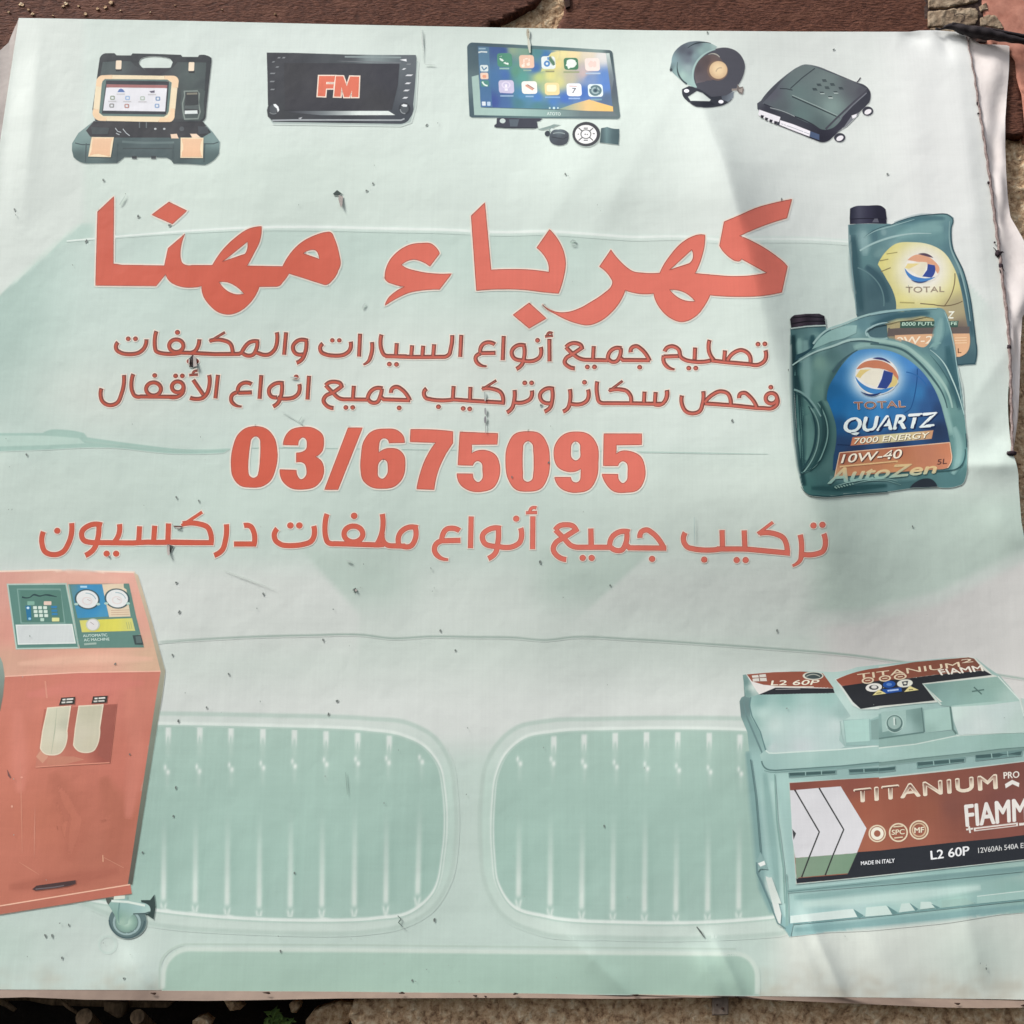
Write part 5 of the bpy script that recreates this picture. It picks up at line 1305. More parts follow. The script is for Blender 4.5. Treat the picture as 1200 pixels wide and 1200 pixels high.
blue = idw([(975, 458, (28, 98, 148)), (980, 475, (26, 104, 160)), (985, 440, (50, 116, 168)), (1000, 420, (84, 146, 196)), (1020, 411, (80, 142, 198)), (1045, 416, (84, 150, 208)), (1065, 426, (80, 142, 204)), (1080, 440, (62, 108, 166)), (1094, 460, (50, 86, 136)), (1100, 480, (44, 72, 114)), (1075, 460, (58, 122, 176)), (1068, 480, (56, 110, 160)), (1085, 480, (50, 90, 140)),
            (1000, 485, (44, 120, 176)), (1030, 484, (58, 132, 190)), (1050, 484, (52, 118, 176)), (985, 500, (28, 80, 126)), (985, 520, (36, 66, 104)), (1000, 528, (40, 58, 92)), (1050, 520, (36, 52, 88)), (1100, 505, (38, 56, 86)), (980, 540, (34, 70, 104)), (1060, 500, (36, 84, 134))], 3.0)
lb.fill(LABEL, radial((1027, 443), 46, (238, 238, 234), (236, 238, 236), (222, 234, 238), (140, 186, 220), (60, 130, 190), base=blue, ry=40), sp=2.0)
lb.line("1075,432 1074,450~ 1066,480~ 1060,484", 1.1, (34, 82, 136)); lb.line("1062,436 1074,440~ 1086,452", 1.2, (46, 104, 164)); lb.line("981,521 997,522", 1, (20, 44, 78))
lb.fill("997,522 999.2,512.6 1093.6,504.4 1091.6,514", grad((997, 0), (1093, 0), (200, 124, 90), (208, 150, 112), (206, 198, 152), (208, 202, 158), (206, 182, 138), (200, 148, 112)))
lb.fill("984,530.5 1113,518.5 1114.6,530 1114.6,541~ 1111,548 1105,549.5 1050,553 978,559", idw([(990, 535, (158, 92, 70)), (1050, 528, (176, 108, 80)), (1090, 530, (190, 126, 98)), (1108, 525, (196, 128, 96)), (1100, 545, (194, 130, 100)), (1000, 552, (190, 130, 92)), (1050, 548, (200, 140, 98)), (980, 556, (196, 150, 112))]), sp=2.5)
lb.line("984,530.5 1113,518.5 1114.6,530 1114.6,541~ 1110.5,548", .9, (226, 190, 160)); lb.line("984,530.5 978,559", .9, (222, 190, 158))
lb.text("QUARTZ", (992.6, 491.2), (1099.2, 484.2), (1094.4, 504.4), (988.6, 511.8), (22, 44, 84), .07)
lb.text("QUARTZ", (991, 490.2), (1098, 483.2), (1093, 503), (987.4, 510.6), grad((0, 484), (0, 510), (240, 246, 244), (222, 236, 234)), .055)
lb.text("7000 ENERGY", (1002.2, 514.2), (1090, 506.9), (1088, 513.6), (1000.8, 521), (96, 74, 62), .05); lb.text("7000 ENERGY", (1001.6, 513.6), (1089.4, 506.4), (1087.4, 513), (1000.2, 520.4), (244, 238, 214), .03)
lb.text("10W-40", (989.6, 533.3), (1059, 526.8), (1056.4, 537.4), (986.4, 543.6), (88, 52, 46), .06); lb.text("10W-40", (988.6, 532.6), (1058, 526.2), (1055.4, 536.8), (985.4, 542.8), (246, 236, 214), .03)
lb.text("5L", (1098.8, 538.6), (1110.4, 537.2), (1109.6, 543.4), (1098.2, 544.5), (98, 62, 58), .03)
lb.line("984,547 1020,543.5 1052,540.6", 1.7, (224, 190, 138)); lb.line("986,547.6 1050,541.4", .5, (176, 118, 84))
lb.text("AutoZen", (979, 548.6), (1100, 542.2), (1095.4, 554.4), (970, 567), grad((0, 545), (0, 566), (222, 192, 140), (222, 196, 148), (150, 186, 172), (142, 178, 168)), .05, 1.0)
lb.line("978,570 1000,564~ 1025,561~ 1045,562 1052,564", 1.2, (146, 182, 172), taper=[.2, 1, 1, .2]); lb.line("1000,567.5 1020,563~ 1040,563.4 1056,568", 1, (132, 168, 160), taper=[.2, 1, .2])
for k in range(7): lb.line(f"{978+k*3.4},{570.6-k*.7} {981+k*3.2},{572.4-k*.8}", 1.1, (138, 172, 160))
lg = bot.sub('emblem'); lg.ctr = lb.ctr; lg.k = lb.k
lg.fill("1002,442 1004,431 1014,422~ 1030,419.5~ 1045,425~ 1052.6,438 1052.6,448 1046,456 1034,461.5~ 1020,462~ 1008,454~", (238, 236, 230))
for q, c in (("1004,432.4 1012,425~ 1022,422.4~ 1030,422.6~ 1043,428~ 1051,437~ 1052.6,443~ 1051.6,447 1046,438~ 1034,432.2 1018,430.6", (204, 130, 98)), ("1046,440 1051.8,446.5~ 1049,452~ 1041,453.8 1045,447", (222, 200, 130)), ("1003,440.6 1008,433~ 1020,431.4 1034,432.8 1032,441~ 1027,454 1015,449", (240, 234, 214)), ("1003,441 1008,433.6 1020,433 1012,438~ 1008,443", (232, 208, 136)),
             ("1036,434 1046.4,437.2 1044.6,447 1039,455.4 1028.4,454.4 1033.4,444", (50, 72, 140)), ("1002.4,441.5 1008,448~ 1020,454.8~ 1038,455.8 1047,453.4 1038,459.4~ 1024,461.2~ 1010,454.6~", (68, 136, 196)), ("1009,459 1020,462~ 1033,459.6 1024,464.2~", (40, 58, 104)), ("1023,420 1031,419~ 1043.6,425.6 1035,422", (58, 60, 110))): lg.fill(q, c)
lg.text("TOTAL", (1000.6, 471), (1060.6, 469.4), (1061, 477), (1001.2, 480.2), (226, 216, 204), .06, 1.05); lg.text("TOTAL", (1000.6, 471), (1060.6, 469.4), (1061, 477), (1001.2, 480.2), grad((1000, 0), (1060, 0), (150, 88, 66), (152, 112, 92), (176, 120, 96)), .015, 1.05)
bot.build(banner)

# ================================================================== PRINT: air-conditioning service machine
M1, M2, M3, M4 = (0, 665, 12), (80, 665, 10), (0, 770, 6), (0, 970, 6)
p = Print('service_machine_picture', None, 0.0006, 0.000009)
p.fill("-40,674 0,670 60,668.4 150,670.4 158,671 176,729 191.5,786.4 93,788 5,792.6 1,776 -40,770", idw([(0, 690, (216, 160, 146)), (60, 676, (220, 172, 154)), (150, 676, (226, 172, 156)), (165, 720, (222, 166, 148)), (180, 775, (214, 178, 150)), (100, 775, (220, 168, 146)), (10, 775, (212, 166, 144)), (8, 740, (218, 156, 140))]), sp=4)
p.line("-40,673.5 0,669.6 60,668 158,670.6", 1.8, (238, 214, 196))
p.fill("-40,796 0,794 5,793 93,788.2 189.5,786.8 176,880 162,968 152.5,1036.4 0,1061.6 -40,1068", idw([(20, 810, (202, 126, 108)), (120, 800, (204, 124, 110)), (170, 810, (202, 128, 110)), (30, 880, (198, 122, 102)), (150, 900, (198, 120, 102)), (60, 960, (192, 118, 96)), (120, 1000, (184, 114, 94)), (20, 1020, (194, 120, 100)), (140, 960, (186, 114, 94))]), sp=6)
for q, w_, c in (("60,905 90,960 80,1010", 26, (184, 112, 92)), ("120,910 140,960 130,1010", 22, (180, 110, 90)), ("20,830 24,930", 16, (208, 132, 114)), ("150,800 162,880 150,960", 16, (206, 130, 112)), ("10,1040 80,1032 140,1020", 14, (176, 106, 88)), ("30,815 90,806 170,800", 12, (208, 128, 114)), ("20,690 80,676 150,680", 10, (228, 178, 160)), ("20,778 100,772 180,772", 9, (228, 182, 158))):
    p.line(q, w_, c, taper=[.4, 1, 1, .4], soft=True)
p.line("0,793.6 5,792.8 93,788 189,786.6", 1.2, (238, 186, 164))
p.fill("157,671 161.5,674 178,729 193.6,786.5 190.4,812 155,1036.6 150,1036.8 184,812 188.6,786.8 174,729", grad((0, 671), (0, 1036), (206, 186, 160), (176, 168, 146), (130, 138, 124), (110, 116, 104), (92, 92, 84)))
p.fill("-20,758 0,770 3,777 5.4,793 3.4,816 0,833 -20,850", grad((0, 770), (0, 833), (150, 170, 158), (130, 144, 134), (112, 110, 100)))
p.fill("-40,1068.4 0,1062 152.6,1036.8 154.4,1047.4 0,1071.6 -40,1077", grad((0, 0), (154, 0), (180, 112, 94), (192, 114, 96)))
p.line("-40,1068 0,1061.6 152.4,1036.6", 1.2, (238, 192, 166)); p.line("-40,1077.5 0,1072 154.4,1047.6", 1.0, (126, 112, 100))
p.line("24,892 26,1000", 1, (206, 140, 118), taper=[.3, 1, .3]); p.line("53,798 55,818", 1.6, (214, 146, 126)); p.line("22,1010 46,1025", 1.0, (208, 142, 118), taper=[.2, 1, .2]); p.line("120.5,1002 120.8,1010", 1, (226, 170, 140)); p.line("122,1005 145,1017", .7, (202, 138, 114)); p.line("41,945 40,1005", 1.2, (204, 138, 118), taper=[.2, 1, .2])
p.ell(25.4, 911, 1.2, .9, (226, 160, 140)); p.ell(14, 945, .9, 1.2, (226, 170, 148)); p.fill("8.4,902 11,907 13,911 12,912 9.6,909", (120, 84, 80))
pn = p.sub('control_panel', True)
pn.fill("8.3,684.4 77.6,683.8 92.6,759.4 19,760.6", (96, 138, 128)); pn.outline("8.8,684.8 77.4,684.2 92.2,759 19.4,760.2", 1.3, (182, 204, 192))
pn.outline("245,305 845,305 912,782 297,782", .8, (130, 166, 156), M1); pn.fill("285,330 850,330 895,770 310,770", (88, 130, 118), M1)
pn.line("310,415 420,420~ 470,385~ 560,402~ 640,385~ 730,398~ 800,412", 2.0, (46, 72, 74), M1, taper=[.9, .5, 1, .6, 1, .3])
pn.box(36.2, 706.8, 8, 4, (132, 178, 160), .6); pn.box(55.8, 706.8, 8.4, 4, (234, 206, 190), .6)
for j, yy in enumerate((565, 620, 676)):
    for i in range(3): pn.box((492 + i*71 + j*8)/12, 665 + yy/12, 4, 3.2, (216, 232, 220), .5)
pn.box(49.5, 726.2, 4, 3.2, (190, 220, 204), .5); pn.fill("360,540 430,540 440,740 385,740", (44, 118, 158), M1); pn.ell(32.8, 712.4, 1.4, 1.2, (206, 232, 244)); pn.ell(34.8, 725, 1.4, 1.2, (150, 206, 230))
for yy in (556, 608, 656): pn.box((760 + (yy-556)*.08)/12, 665 + yy/12, 6.4, 2.2, (58, 132, 180), .4)
pn.box(65.2, 726, 8.2, 4, (228, 228, 160), .5)
pn.fill("228,812 1010,802 1058,1062 258,1078", (210, 216, 214), M1); pn.outline("228,812 1010,802 1058,1062 258,1078", .9, (226, 234, 228), M1)
pn = p.sub('gauge_panel')
pn.fill("0,198 400,192 710,190 790,560 885,935 125,945", (98, 136, 126), M2); pn.line("0,200 125,945", 1.3, (158, 192, 182), M2)
pn.fill("25,205 398,200 472,572 112,592", idw([(100, 690, (62, 142, 190)), (110, 715, (58, 140, 186)), (120, 722, (74, 148, 186)), (84, 690, (92, 140, 150))]), M2); pn.box(98, 687.6, 7.4, 1.8, (176, 216, 236))
pn.fill("400,200 645,192 650,240 680,260 728,572 482,580 440,400", (224, 206, 178), M2)
for yy in (505, 530, 555): pn.line(f"500,{yy} 715,{yy-8}", .6, (196, 160, 134), M2)
pn.fill("135,622 745,595 782,740 162,757", grad((95, 0), (158, 0), (214, 210, 118), (214, 208, 92), (220, 214, 96), (206, 206, 130)), M2)
for xx in (680, 705, 730): pn.line(f"{xx},640 {xx+18},720", .6, (170, 176, 110), M2)
pn.text("AUTOMATIC", (97, 743.6), (125.4, 742.4), (126, 745.6), (97.4, 746.6), (214, 232, 222), .02); pn.text("AC MACHINE", (98, 748.4), (128, 747.2), (128.4, 750.4), (98.6, 751.6), (210, 228, 218), .02); pn.text("for refrig", (98.6, 753.6), (113.4, 753), (113.4, 755.6), (98.8, 756.4), (168, 190, 178), 0) if 0 else pn.line("98.6,755 113,754", 2.0, (162, 184, 172))
pn.fill("755,797 850,792 880,905 782,902", (62, 78, 78), M2); pn.fill("790,810 845,806 862,880 800,885", (92, 112, 110), M2)
for gx, gy in ((222, 372), (572, 364)):
    g = p.sub('gauge'); g.ell(80 + gx/10, 665 + gy/10, 14.6, 11.6, (62, 88, 92), .15, hole=.82) ; g.ell(80 + gx/10, 665 + gy/10, 12.6, 10.2, (226, 228, 226), .15); g.line(f"{gx-20},{gy-70} {gx+60},{gy-50}~ {gx+100},{gy}", .9, (160, 184, 190), M2); g.ell(80 + gx/10, 665 + gy/10 + 2, 6, 4.6, (222, 214, 210), .15, hole=.8)
    g.line(f"{gx},{gy} {gx+40},{gy+20}", .8, (196, 180, 176), M2)
    for sg in (-1, 1): g.ell(80 + (gx + sg*128)/10, 665 + (gy+58)/10, 2.2, 1.2, (176, 206, 196))
g = p.sub('gauge'); g.ell(108.8, 732, 8, 7, (196, 202, 186)); g.ell(108.6, 732, 6.4, 6, (222, 220, 218)); g.line("106,729 110,732", .7, (170, 160, 160))
wi = p.sub('sight_window')
wi.fill("312,368 820,330 770,742 250,772", idw([(70, 835, (178, 104, 88)), (90, 860, (184, 110, 94)), (125, 840, (160, 92, 80)), (126, 880, (158, 88, 76)), (60, 890, (196, 128, 108)), (90, 893, (190, 116, 98))]), M3)
wi.fill("255,700 285,660 340,700 300,745", (206, 150, 126), M3); wi.fill("340,700 520,700 590,720 430,760 330,755", (196, 132, 110), M3); wi.fill("728,345 820,332 772,738 690,690", (158, 92, 80), M3); wi.line("250,774 500,757 770,742", 1.1, (216, 146, 124), M3)
for q, c0 in (("335,358 496,345 470,520 450,640~ 420,676~ 370,688~ 310,675~ 284,640 300,520", 0), ("555,345 725,335 700,500 682,620~ 660,655~ 600,671~ 545,655~ 517,618 530,500", 1)):
    t_ = p.sub('tube'); t_.fill(q, idw([(60, 840, (206, 204, 180)), (70, 860, (212, 208, 186)), (58, 878, (206, 200, 176)), (76, 850, (192, 192, 170)), (105, 835, (196, 192, 168)), (105, 870, (204, 198, 174)), (96, 860, (206, 200, 178))]), M3); t_.outline(q, .9, (226, 214, 190), M3)
    if not c0: t_.line("400,360 385,520 360,680", 1.2, (180, 184, 160), M3, taper=[.3, 1, .3])
for q, (x0, y0) in (("432,287 528,281 524,330 416,337", (425, 290)), ("655,278 756,273 750,320 645,326", (650, 282))):
    t_ = p.sub('tag'); t_.fill(q, (54, 52, 48), M3); t_.line(f"{x0+15},{y0+10} {x0+90},{y0+4}", 1.6, (222, 222, 214), M3); t_.line(f"{x0+8},{y0+30} {x0+84},{y0+25}", 1.6, (206, 206, 198), M3); t_.line(f"{x0+40},{y0} {x0+38},{y0+34}", .8, (54, 52, 48), M3)
hd = p.sub('handle_slot'); hd.fill("228,432 258,408 400,388 530,370 532,392 490,408 400,424 250,442", (78, 60, 60), M4); hd.line("250,432 380,418 450,406", 1.2, (112, 102, 104), M4)
Cw = (80, 1040, 10)
ca = p.sub('caster')
ca.fill("855,150 960,150 1008,88 1024,230 1000,372 930,325 890,330 880,290", (56, 72, 70), Cw)
ca.ell(149.6, 1079.6, 22.2, 20.2, (96, 118, 118)); ca.ell(148.6, 1081, 16.2, 14.8, (154, 178, 176)); ca.ell(148.4, 1081, 13.6, 12.8, (104, 128, 124)); ca.ell(148.2, 1080.6, 12.6, 11.8, radial((148.6, 1081), 13, (196, 218, 204), (150, 182, 166), (120, 150, 140)))
ca.fill("440,125 500,140 690,105 690,150 860,180 950,222~ 962,260 952,290~ 900,302 765,310 715,360~ 700,420 640,440~ 585,430 540,310 455,175", idw([(130, 1058, (150, 184, 174)), (145, 1060, (150, 182, 176)), (138, 1075, (128, 162, 148)), (142, 1080, (160, 188, 172)), (165, 1062, (158, 188, 184)), (172, 1067, (172, 200, 192)), (126, 1055, (104, 128, 124))]), Cw); ca.fill("440,125 530,122 525,150 500,160 470,200 452,172", (86, 92, 86), Cw)
ca.fill("540,105 665,95 660,130 535,140", (214, 220, 206), Cw); ca.line("505,158 700,170 900,212", 2.4, (216, 228, 218), Cw); ca.line("600,180 585,300 595,420", 1.6, (116, 150, 144), Cw, taper=[1, 1, .4]); ca.line("760,310 900,304 955,286", 1.2, (70, 88, 88), Cw); ca.line("480,380 520,500~ 620,580~ 740,588~ 850,510~ 895,390", 1.6, (74, 96, 98), Cw)
p.build(banner)

# ================================================================== PRINT: car battery
V1, V2, V3, V4, V5 = (860, 760, 7.0588), (1030, 760, 7.0588), (870, 890, 7.0588), (1030, 890, 7.0588), (870, 1030, 3.636)
p = Print('car_battery_picture', None, 0.0006, 0.000016)
p.k = (1.08, 150.0, (3, 2, 1), .22)
TE = [(884, 900, (150, 192, 186)), (890, 950, (152, 190, 184)), (905, 930, (158, 198, 190)), (920, 920, (164, 204, 196)), (905, 1020, (150, 192, 186)), (895, 1040, (186, 206, 200)), (915, 1080, (128, 172, 172)), (940, 1065, (166, 200, 194)), (1000, 1062, (162, 196, 192)), (1060, 1056, (164, 200, 192)), (1120, 1050, (150, 190, 180)), (1190, 1042, (134, 176, 168)), (960, 1088, (132, 178, 178)), (1050, 1080, (138, 184, 180)), (1150, 1068, (138, 180, 176)), (1000, 908, (140, 178, 174)), (1080, 900, (140, 176, 172)), (1160, 890, (140, 176, 172)), (930, 1048, (152, 192, 186)), (1100, 1035, (140, 182, 176)), (1195, 1020, (150, 184, 176)),
      (875, 800, (110, 146, 142)), (880, 850, (126, 166, 162)), (872, 830, (104, 134, 134)), (980, 795, (178, 208, 200)), (985, 830, (180, 210, 202)), (1170, 815, (150, 184, 176))]
OUT = "871,791.5 912,787.6 943,786.4 968,787.4 985,787~ 1004,782 1056,776.4 1134,769.2 1143,771 1157,782 1171.6,792 1184,806 1195.8,822 1198,832 1212,836 1212,1068 1100,1078 1000,1089 925,1097.6 921,1091 912.6,1082.4 905,1064 887,1022 886,1008 891,998 884,940 876,858 868.5,840 866.8,822 869,817.5 872.6,815.8"
p.fill(OUT, idw(TE), sp=4)
for q, w_, c in (("876,880 886,960 893,1040 905,1070", 9, (120, 162, 160)), ("905,915 915,1000 922,1075", 10, (170, 206, 198)), ("896,905 906,985 912,1050", 8, (132, 174, 168)), ("930,1052 1000,1046 1100,1034 1200,1022", 10, (126, 168, 164)), ("940,1060 1040,1052 1150,1040", 10, (178, 208, 200)), ("930,1090 1000,1084 1100,1074 1205,1062", 9, (118, 162, 162))):
    p.line(q, w_, c, taper=[.5, 1, 1, .5], soft=True)
# left hood
p.fill("100,215 330,195 560,190 740,205 830,365 200,380", (226, 222, 216), V1)
tp = p.sub('top_label', True); tp.k = (1.0, 120.0, (0, 0, 0))
tp.fill("110,215 330,197 560,191 735,206 822,326 350,308 245,298 150,270", (152, 88, 70), V1); tp.fill("345,325 820,332 832,366 212,380", (48, 50, 54), V1)
tp.fill("150,225 262,212 272,268 160,270", (222, 218, 208), V1); tp.line("205,215 215,270", .8, (120, 76, 64), V1); tp.line("150,246 268,238", .8, (140, 90, 76), V1)
tp.text("L2 60P", (904.6, 797.6), (961, 796.6), (958, 802.4), (903.4, 803), (240, 234, 214), .05); tp.line("330,312 500,316 660,316", .8, (226, 218, 200), V1); tp.line("345,338 550,334", .8, (150, 150, 150), V1)
tp.ell(952.8, 792, 12, 4.6, (222, 220, 204)); tp.ell(953.4, 791.8, 10, 3.6, (72, 84, 84)); tp.line("885,796 890,790", .1, (72, 84, 84)) if 0 else tp.line("945,792.6 953,790.2~ 961,792.8", 1.0, (176, 180, 168))
p.fill("75,220 100,215 205,382 190,395 130,405 100,400", idw([(873, 800, (110, 148, 144)), (882, 806, (196, 214, 206)), (876, 812, (120, 158, 152))]), V1)
p.fill("135,402 200,384 838,372 870,420 965,560 905,590 885,620 870,760 915,812 860,835 600,850 340,862 285,855 215,690 140,560", idw([(890, 820, (132, 176, 170)), (920, 818, (138, 182, 174)), (970, 818, (150, 192, 184)), (985, 835, (150, 186, 180)), (895, 838, (176, 208, 200)), (908, 850, (188, 212, 206)), (905, 875, (186, 206, 204)), (940, 852, (184, 208, 204)), (940, 875, (190, 206, 206)), (980, 850, (188, 210, 206)), (980, 870, (180, 206, 202)), (885, 845, (150, 190, 182)), (900, 872, (160, 196, 190))]), V1, sp=2.5)
p.line("140,402 130,470 150,560 220,690 262,840", 1.3, (98, 138, 138), V1); p.line("100,405 80,440 105,560 160,690 250,900 300,990", 2.0, (104, 140, 140), V1, taper=[.4, 1, 1, .5])
p.line("880,600 890,700 915,800", 1.2, (150, 184, 178), V1)
# front skirt of the lid
SKIRT = idw([(880, 882, (168, 202, 194)), (950, 884, (164, 200, 192)), (1030, 878, (162, 198, 190)), (1030, 893, (152, 190, 182)), (900, 900, (150, 190, 184)), (960, 897, (152, 192, 184)), (1100, 868, (150, 188, 178)), (1180, 866, (138, 178, 168)), (1120, 882, (150, 188, 180)), (1190, 876, (144, 182, 174))], 2.0)
p.fill("264,842 290,866 345,868 600,852 860,838 1200,806 1200,935 900,965 600,985 340,1003 290,1000 255,975 215,880", SKIRT, V1)
p.fill("0,822 300,790 660,715 1000,700 1290,690 1290,810 1000,830 700,868 300,908 0,945", SKIRT, V2)
p.line("264,842 290,864 345,866 600,850 860,836 1200,804", 1.5, (200, 220, 212), V1); p.line("0,822 300,790 640,720 1000,698 1290,688", 1.6, (196, 216, 206), V2)
p.line("230,930 262,990~ 300,1005 345,1008 600,992 900,972 1200,942", 1.6, (94, 130, 128), V1); p.line("0,948 300,912 700,872 1000,834 1290,812", 1.6, (96, 130, 126), V2)
p.line("250,1010 300,1022 345,1025 600,1004 900,985 1200,955", 2.2, (120, 158, 154), V1, taper=[.3, 1, 1]); p.line("0,960 300,926 700,885 1000,848 1290,826", 3.0, (118, 152, 146), V2)
# middle recess
p.fill("905,592 1120,582 1128,590 1200,560 1200,800 930,800 915,690", (142, 182, 176), V1); p.fill("0,540 350,490 372,500 380,700 640,680 640,715 300,785 0,815", (136, 174, 166), V2)
p.fill("912,598 1114,584 1122,762 932,776", (164, 206, 196), V1); p.fill("1135,598 1200,580 1200,750 1140,752", (128, 164, 158), V1); p.fill("0,545 345,492 372,690 0,742", idw([(1040, 845, (134, 172, 166)), (1080, 840, (112, 148, 142)), (1040, 862, (116, 154, 148)), (1060, 855, (150, 186, 180))]), V2)
p.line("0,745 372,692", 1.6, (96, 132, 128), V2); p.fill("20,525 220,512 226,650 30,690", (152, 188, 180), V2)
kb = p.sub('vent_cap'); kb.ell(1048.4, 848, 10.6, 10.6, (168, 200, 192)); kb.ell(1048.4, 847.4, 9.2, 9.2, (90, 124, 120)); kb.ell(1048.2, 846.8, 7.6, 7.4, (146, 178, 170)); kb.line("125,570 128,635", 1.6, (196, 214, 206), V2); kb.line("138,580 140,630", 1.0, (90, 120, 116), V2); kb.line("70,655 130,685~ 190,660", 1.6, (84, 116, 114), V2, taper=[.2, 1, .2])
p.fill("375,512 588,484 608,668 388,694", idw([(1095, 840, (160, 198, 188)), (1105, 850, (156, 194, 184)), (1088, 855, (146, 184, 174))]), V2); p.line("590,480 612,670 640,705", 2.0, (94, 128, 122), V2); p.line("352,488 376,690", 1.6, (96, 130, 126), V2)
# right top
tr = p.sub('top_label', True); tr.k = (1.0, 120.0, (0, 0, 0))
tr.fill("835,252 960,208 1200,180 1200,500 1050,502 985,470 890,330", (214, 222, 214), V1); tr.fill("0,150 740,66 795,80 935,215 980,230 360,295 520,440 300,455 0,490", (212, 216, 206), V2)
TM = pts("848,258 950,215~ 1200,162", V1) + pts("300,112 740,74 785,84 868,178 480,215 250,245 0,284", V2) + pts("895,310 860,275", V1)
tr.loops([sample(TM, True, 4)[0]], grad((980, 800), (1150, 775), (156, 86, 68), (140, 84, 68), (124, 80, 66)))
BK = pts("896,312 1200,268", V1) + pts("250,248 480,218 870,182 932,218 355,288 462,428 300,446 0,474", V2) + pts("1050,498 985,440", V1)
tr.loops([sample(BK, True, 4)[0]], (46, 48, 52))
tr.text("TITANIUM", (1004.4, 790), (1124, 775.6), (1125.4, 781.4), (1005.4, 796.6), (232, 214, 184), .01); tr.text("2", (1126, 773), (1139, 771.6), (1140.6, 775.6), (1127, 777), (232, 216, 190), .03)
tr.text("FIAMM", (1099, 785), (1150, 779.4), (1152.6, 786.2), (1103, 791), (236, 230, 216), .06)
for ex, ey, rx, ry in ((1017, 797.4, 7, 3.6), (1037, 795, 7, 3.4), (1055, 793, 7.4, 3.4)): tr.ell(ex, ey, rx, ry, (232, 214, 184), -.1, hole=.76); tr.line(f"{ex-3},{ey+.3} {ex+3},{ey-.4}", 1.0, (226, 206, 176))
tr.ell(1024, 805.6, 9.4, 4.8, (232, 230, 222), -.1); tr.ell(1024, 805.6, 5.4, 2.6, (70, 70, 72)); tr.ell(1024.4, 805.2, 3.2, 1.6, (222, 220, 214)); tr.ell(1060.4, 800.8, 9, 4.4, (232, 232, 218), -.1); tr.fill("1057,799 1064,798 1063,803 1058.6,803.6", (70, 72, 76)); tr.ell(1060.6, 800.6, 1.6, 1, (232, 232, 218))
tr.ell(1042, 802, 7.2, 3.8, (40, 84, 160), -.1); tr.ell(1042, 802, 3, 1.6, (96, 136, 200)); tr.fill("1034,808 1056,805.6 1057,810 1036,813", (40, 84, 160)); tr.line("1040,809.6 1053,808", 1.6, (176, 200, 236)); tr.fill("1023,814.6 1029.6,808.4 1038,812.6", (226, 214, 150)); tr.fill("1060,810.6 1066,804 1076,808.4", (226, 214, 150)); tr.line("1027,812.4 1033,811.8", .9, (110, 100, 70)); tr.line("1065,808.4 1070,807.8", .9, (110, 100, 70))
p.fill("358,290 985,230 1020,250 1165,430 600,476 515,468", idw([(1090, 805, (118, 156, 150)), (1130, 800, (128, 166, 156)), (1165, 798, (140, 178, 166)), (1110, 820, (132, 172, 164)), (1150, 818, (136, 176, 166)), (1185, 818, (160, 192, 182))]), V2)
p.fill("600,480 1160,432 1195,560 1205,640 1290,690 1000,698 662,712 620,600", idw([(1120, 835, (192, 214, 206)), (1130, 855, (188, 206, 202)), (1170, 835, (186, 206, 202)), (1195, 850, (176, 200, 192)), (1150, 850, (192, 208, 204))]), V2)
p.line("360,292 515,466", 1.6, (186, 206, 196), V2); p.line("600,478 900,455 1165,428", 3, (158, 194, 184), V2, taper=[.4, 1, .4]); p.line("985,230 1165,425 1200,560", 1.2, (200, 216, 208), V2)
p.line("770,355 870,340", 1.4, (84, 118, 112), V2); p.line("785,318 850,378", 1.4, (84, 118, 112), V2)
p.fill("1175,410 1290,440 1290,560 1198,520", (176, 198, 190), V2)
# slots under the lid
for q in (("452,1030 845,1004 842,1034 456,1066", V1), ("948,1000 1200,985 1200,1018 955,1036", V1), ("0,992 135,972 132,1008 0,1024", V2), ("312,945 712,898 708,935 318,988", V2), ("795,888 1188,834 1178,884 800,926", V2)):
    sl_ = p.sub('slot'); sl_.fill(q[0], (104, 142, 140), q[1]); c, _ = sample(pts(q[0], q[1]), True, 30); m_ = c.mean(0) + np.array([0, -.8]); sl_.loops([m_ + (c - m_) * np.array([.97, .62])], (70, 102, 102))
for q, wn_ in (("592,1018 594,1052", V1), ("724,1010 726,1044", V1), ("450,930 455,966", V2), ("582,916 586,950", V2), ("930,868 936,908", V2), ("1062,850 1068,894", V2), ("1075,995 1077,1025", V1)): p.line(q, 1.0, (142, 180, 174), wn_)
# front label
lb = p.sub('front_label', True); lb.k = (1.0, 120.0, (-3, 0, 4), .1)
LBL = pts("392,196 800,168 1128,150", V3) + pts("0,158 600,95 1190,22 1290,10 1290,812 1200,824 600,890 0,955", V4) + pts("800,990 450,1024", V3)
c = sample(LBL, True, 4)[0]
lb.outline("925.4,917.6 983,914 1030,911.6 1115,902.6 1199,893 1212,891 1212,1005 1200,1006.8 1115,1016.2 1030,1025.6 983,1030.4 933.6,1035.2", 1.6, (196, 204, 190))
lb.loops([c], idw([(930, 922, (140, 78, 62)), (1000, 918, (150, 84, 66)), (1100, 908, (140, 80, 62)), (1190, 900, (128, 76, 62)), (1010, 950, (166, 92, 66)), (1060, 950, (158, 88, 64)), (1090, 950, (156, 90, 66)), (1115, 945, (138, 82, 66)), (1180, 945, (134, 80, 68)), (1020, 985, (172, 100, 72)), (1080, 980, (166, 96, 72)), (1180, 970, (146, 84, 68)), (1000, 970, (176, 104, 76))]), sp=3)
c = sample(pts("445,985 870,950 950,768 1128,755", V3) + pts("0,756 300,722 600,690 1000,652 1290,615 1290,812 1200,824 600,890 0,955", V4) + pts("800,990 452,1022", V3), True, 4)[0]
lb.loops([c], (50, 50, 52))
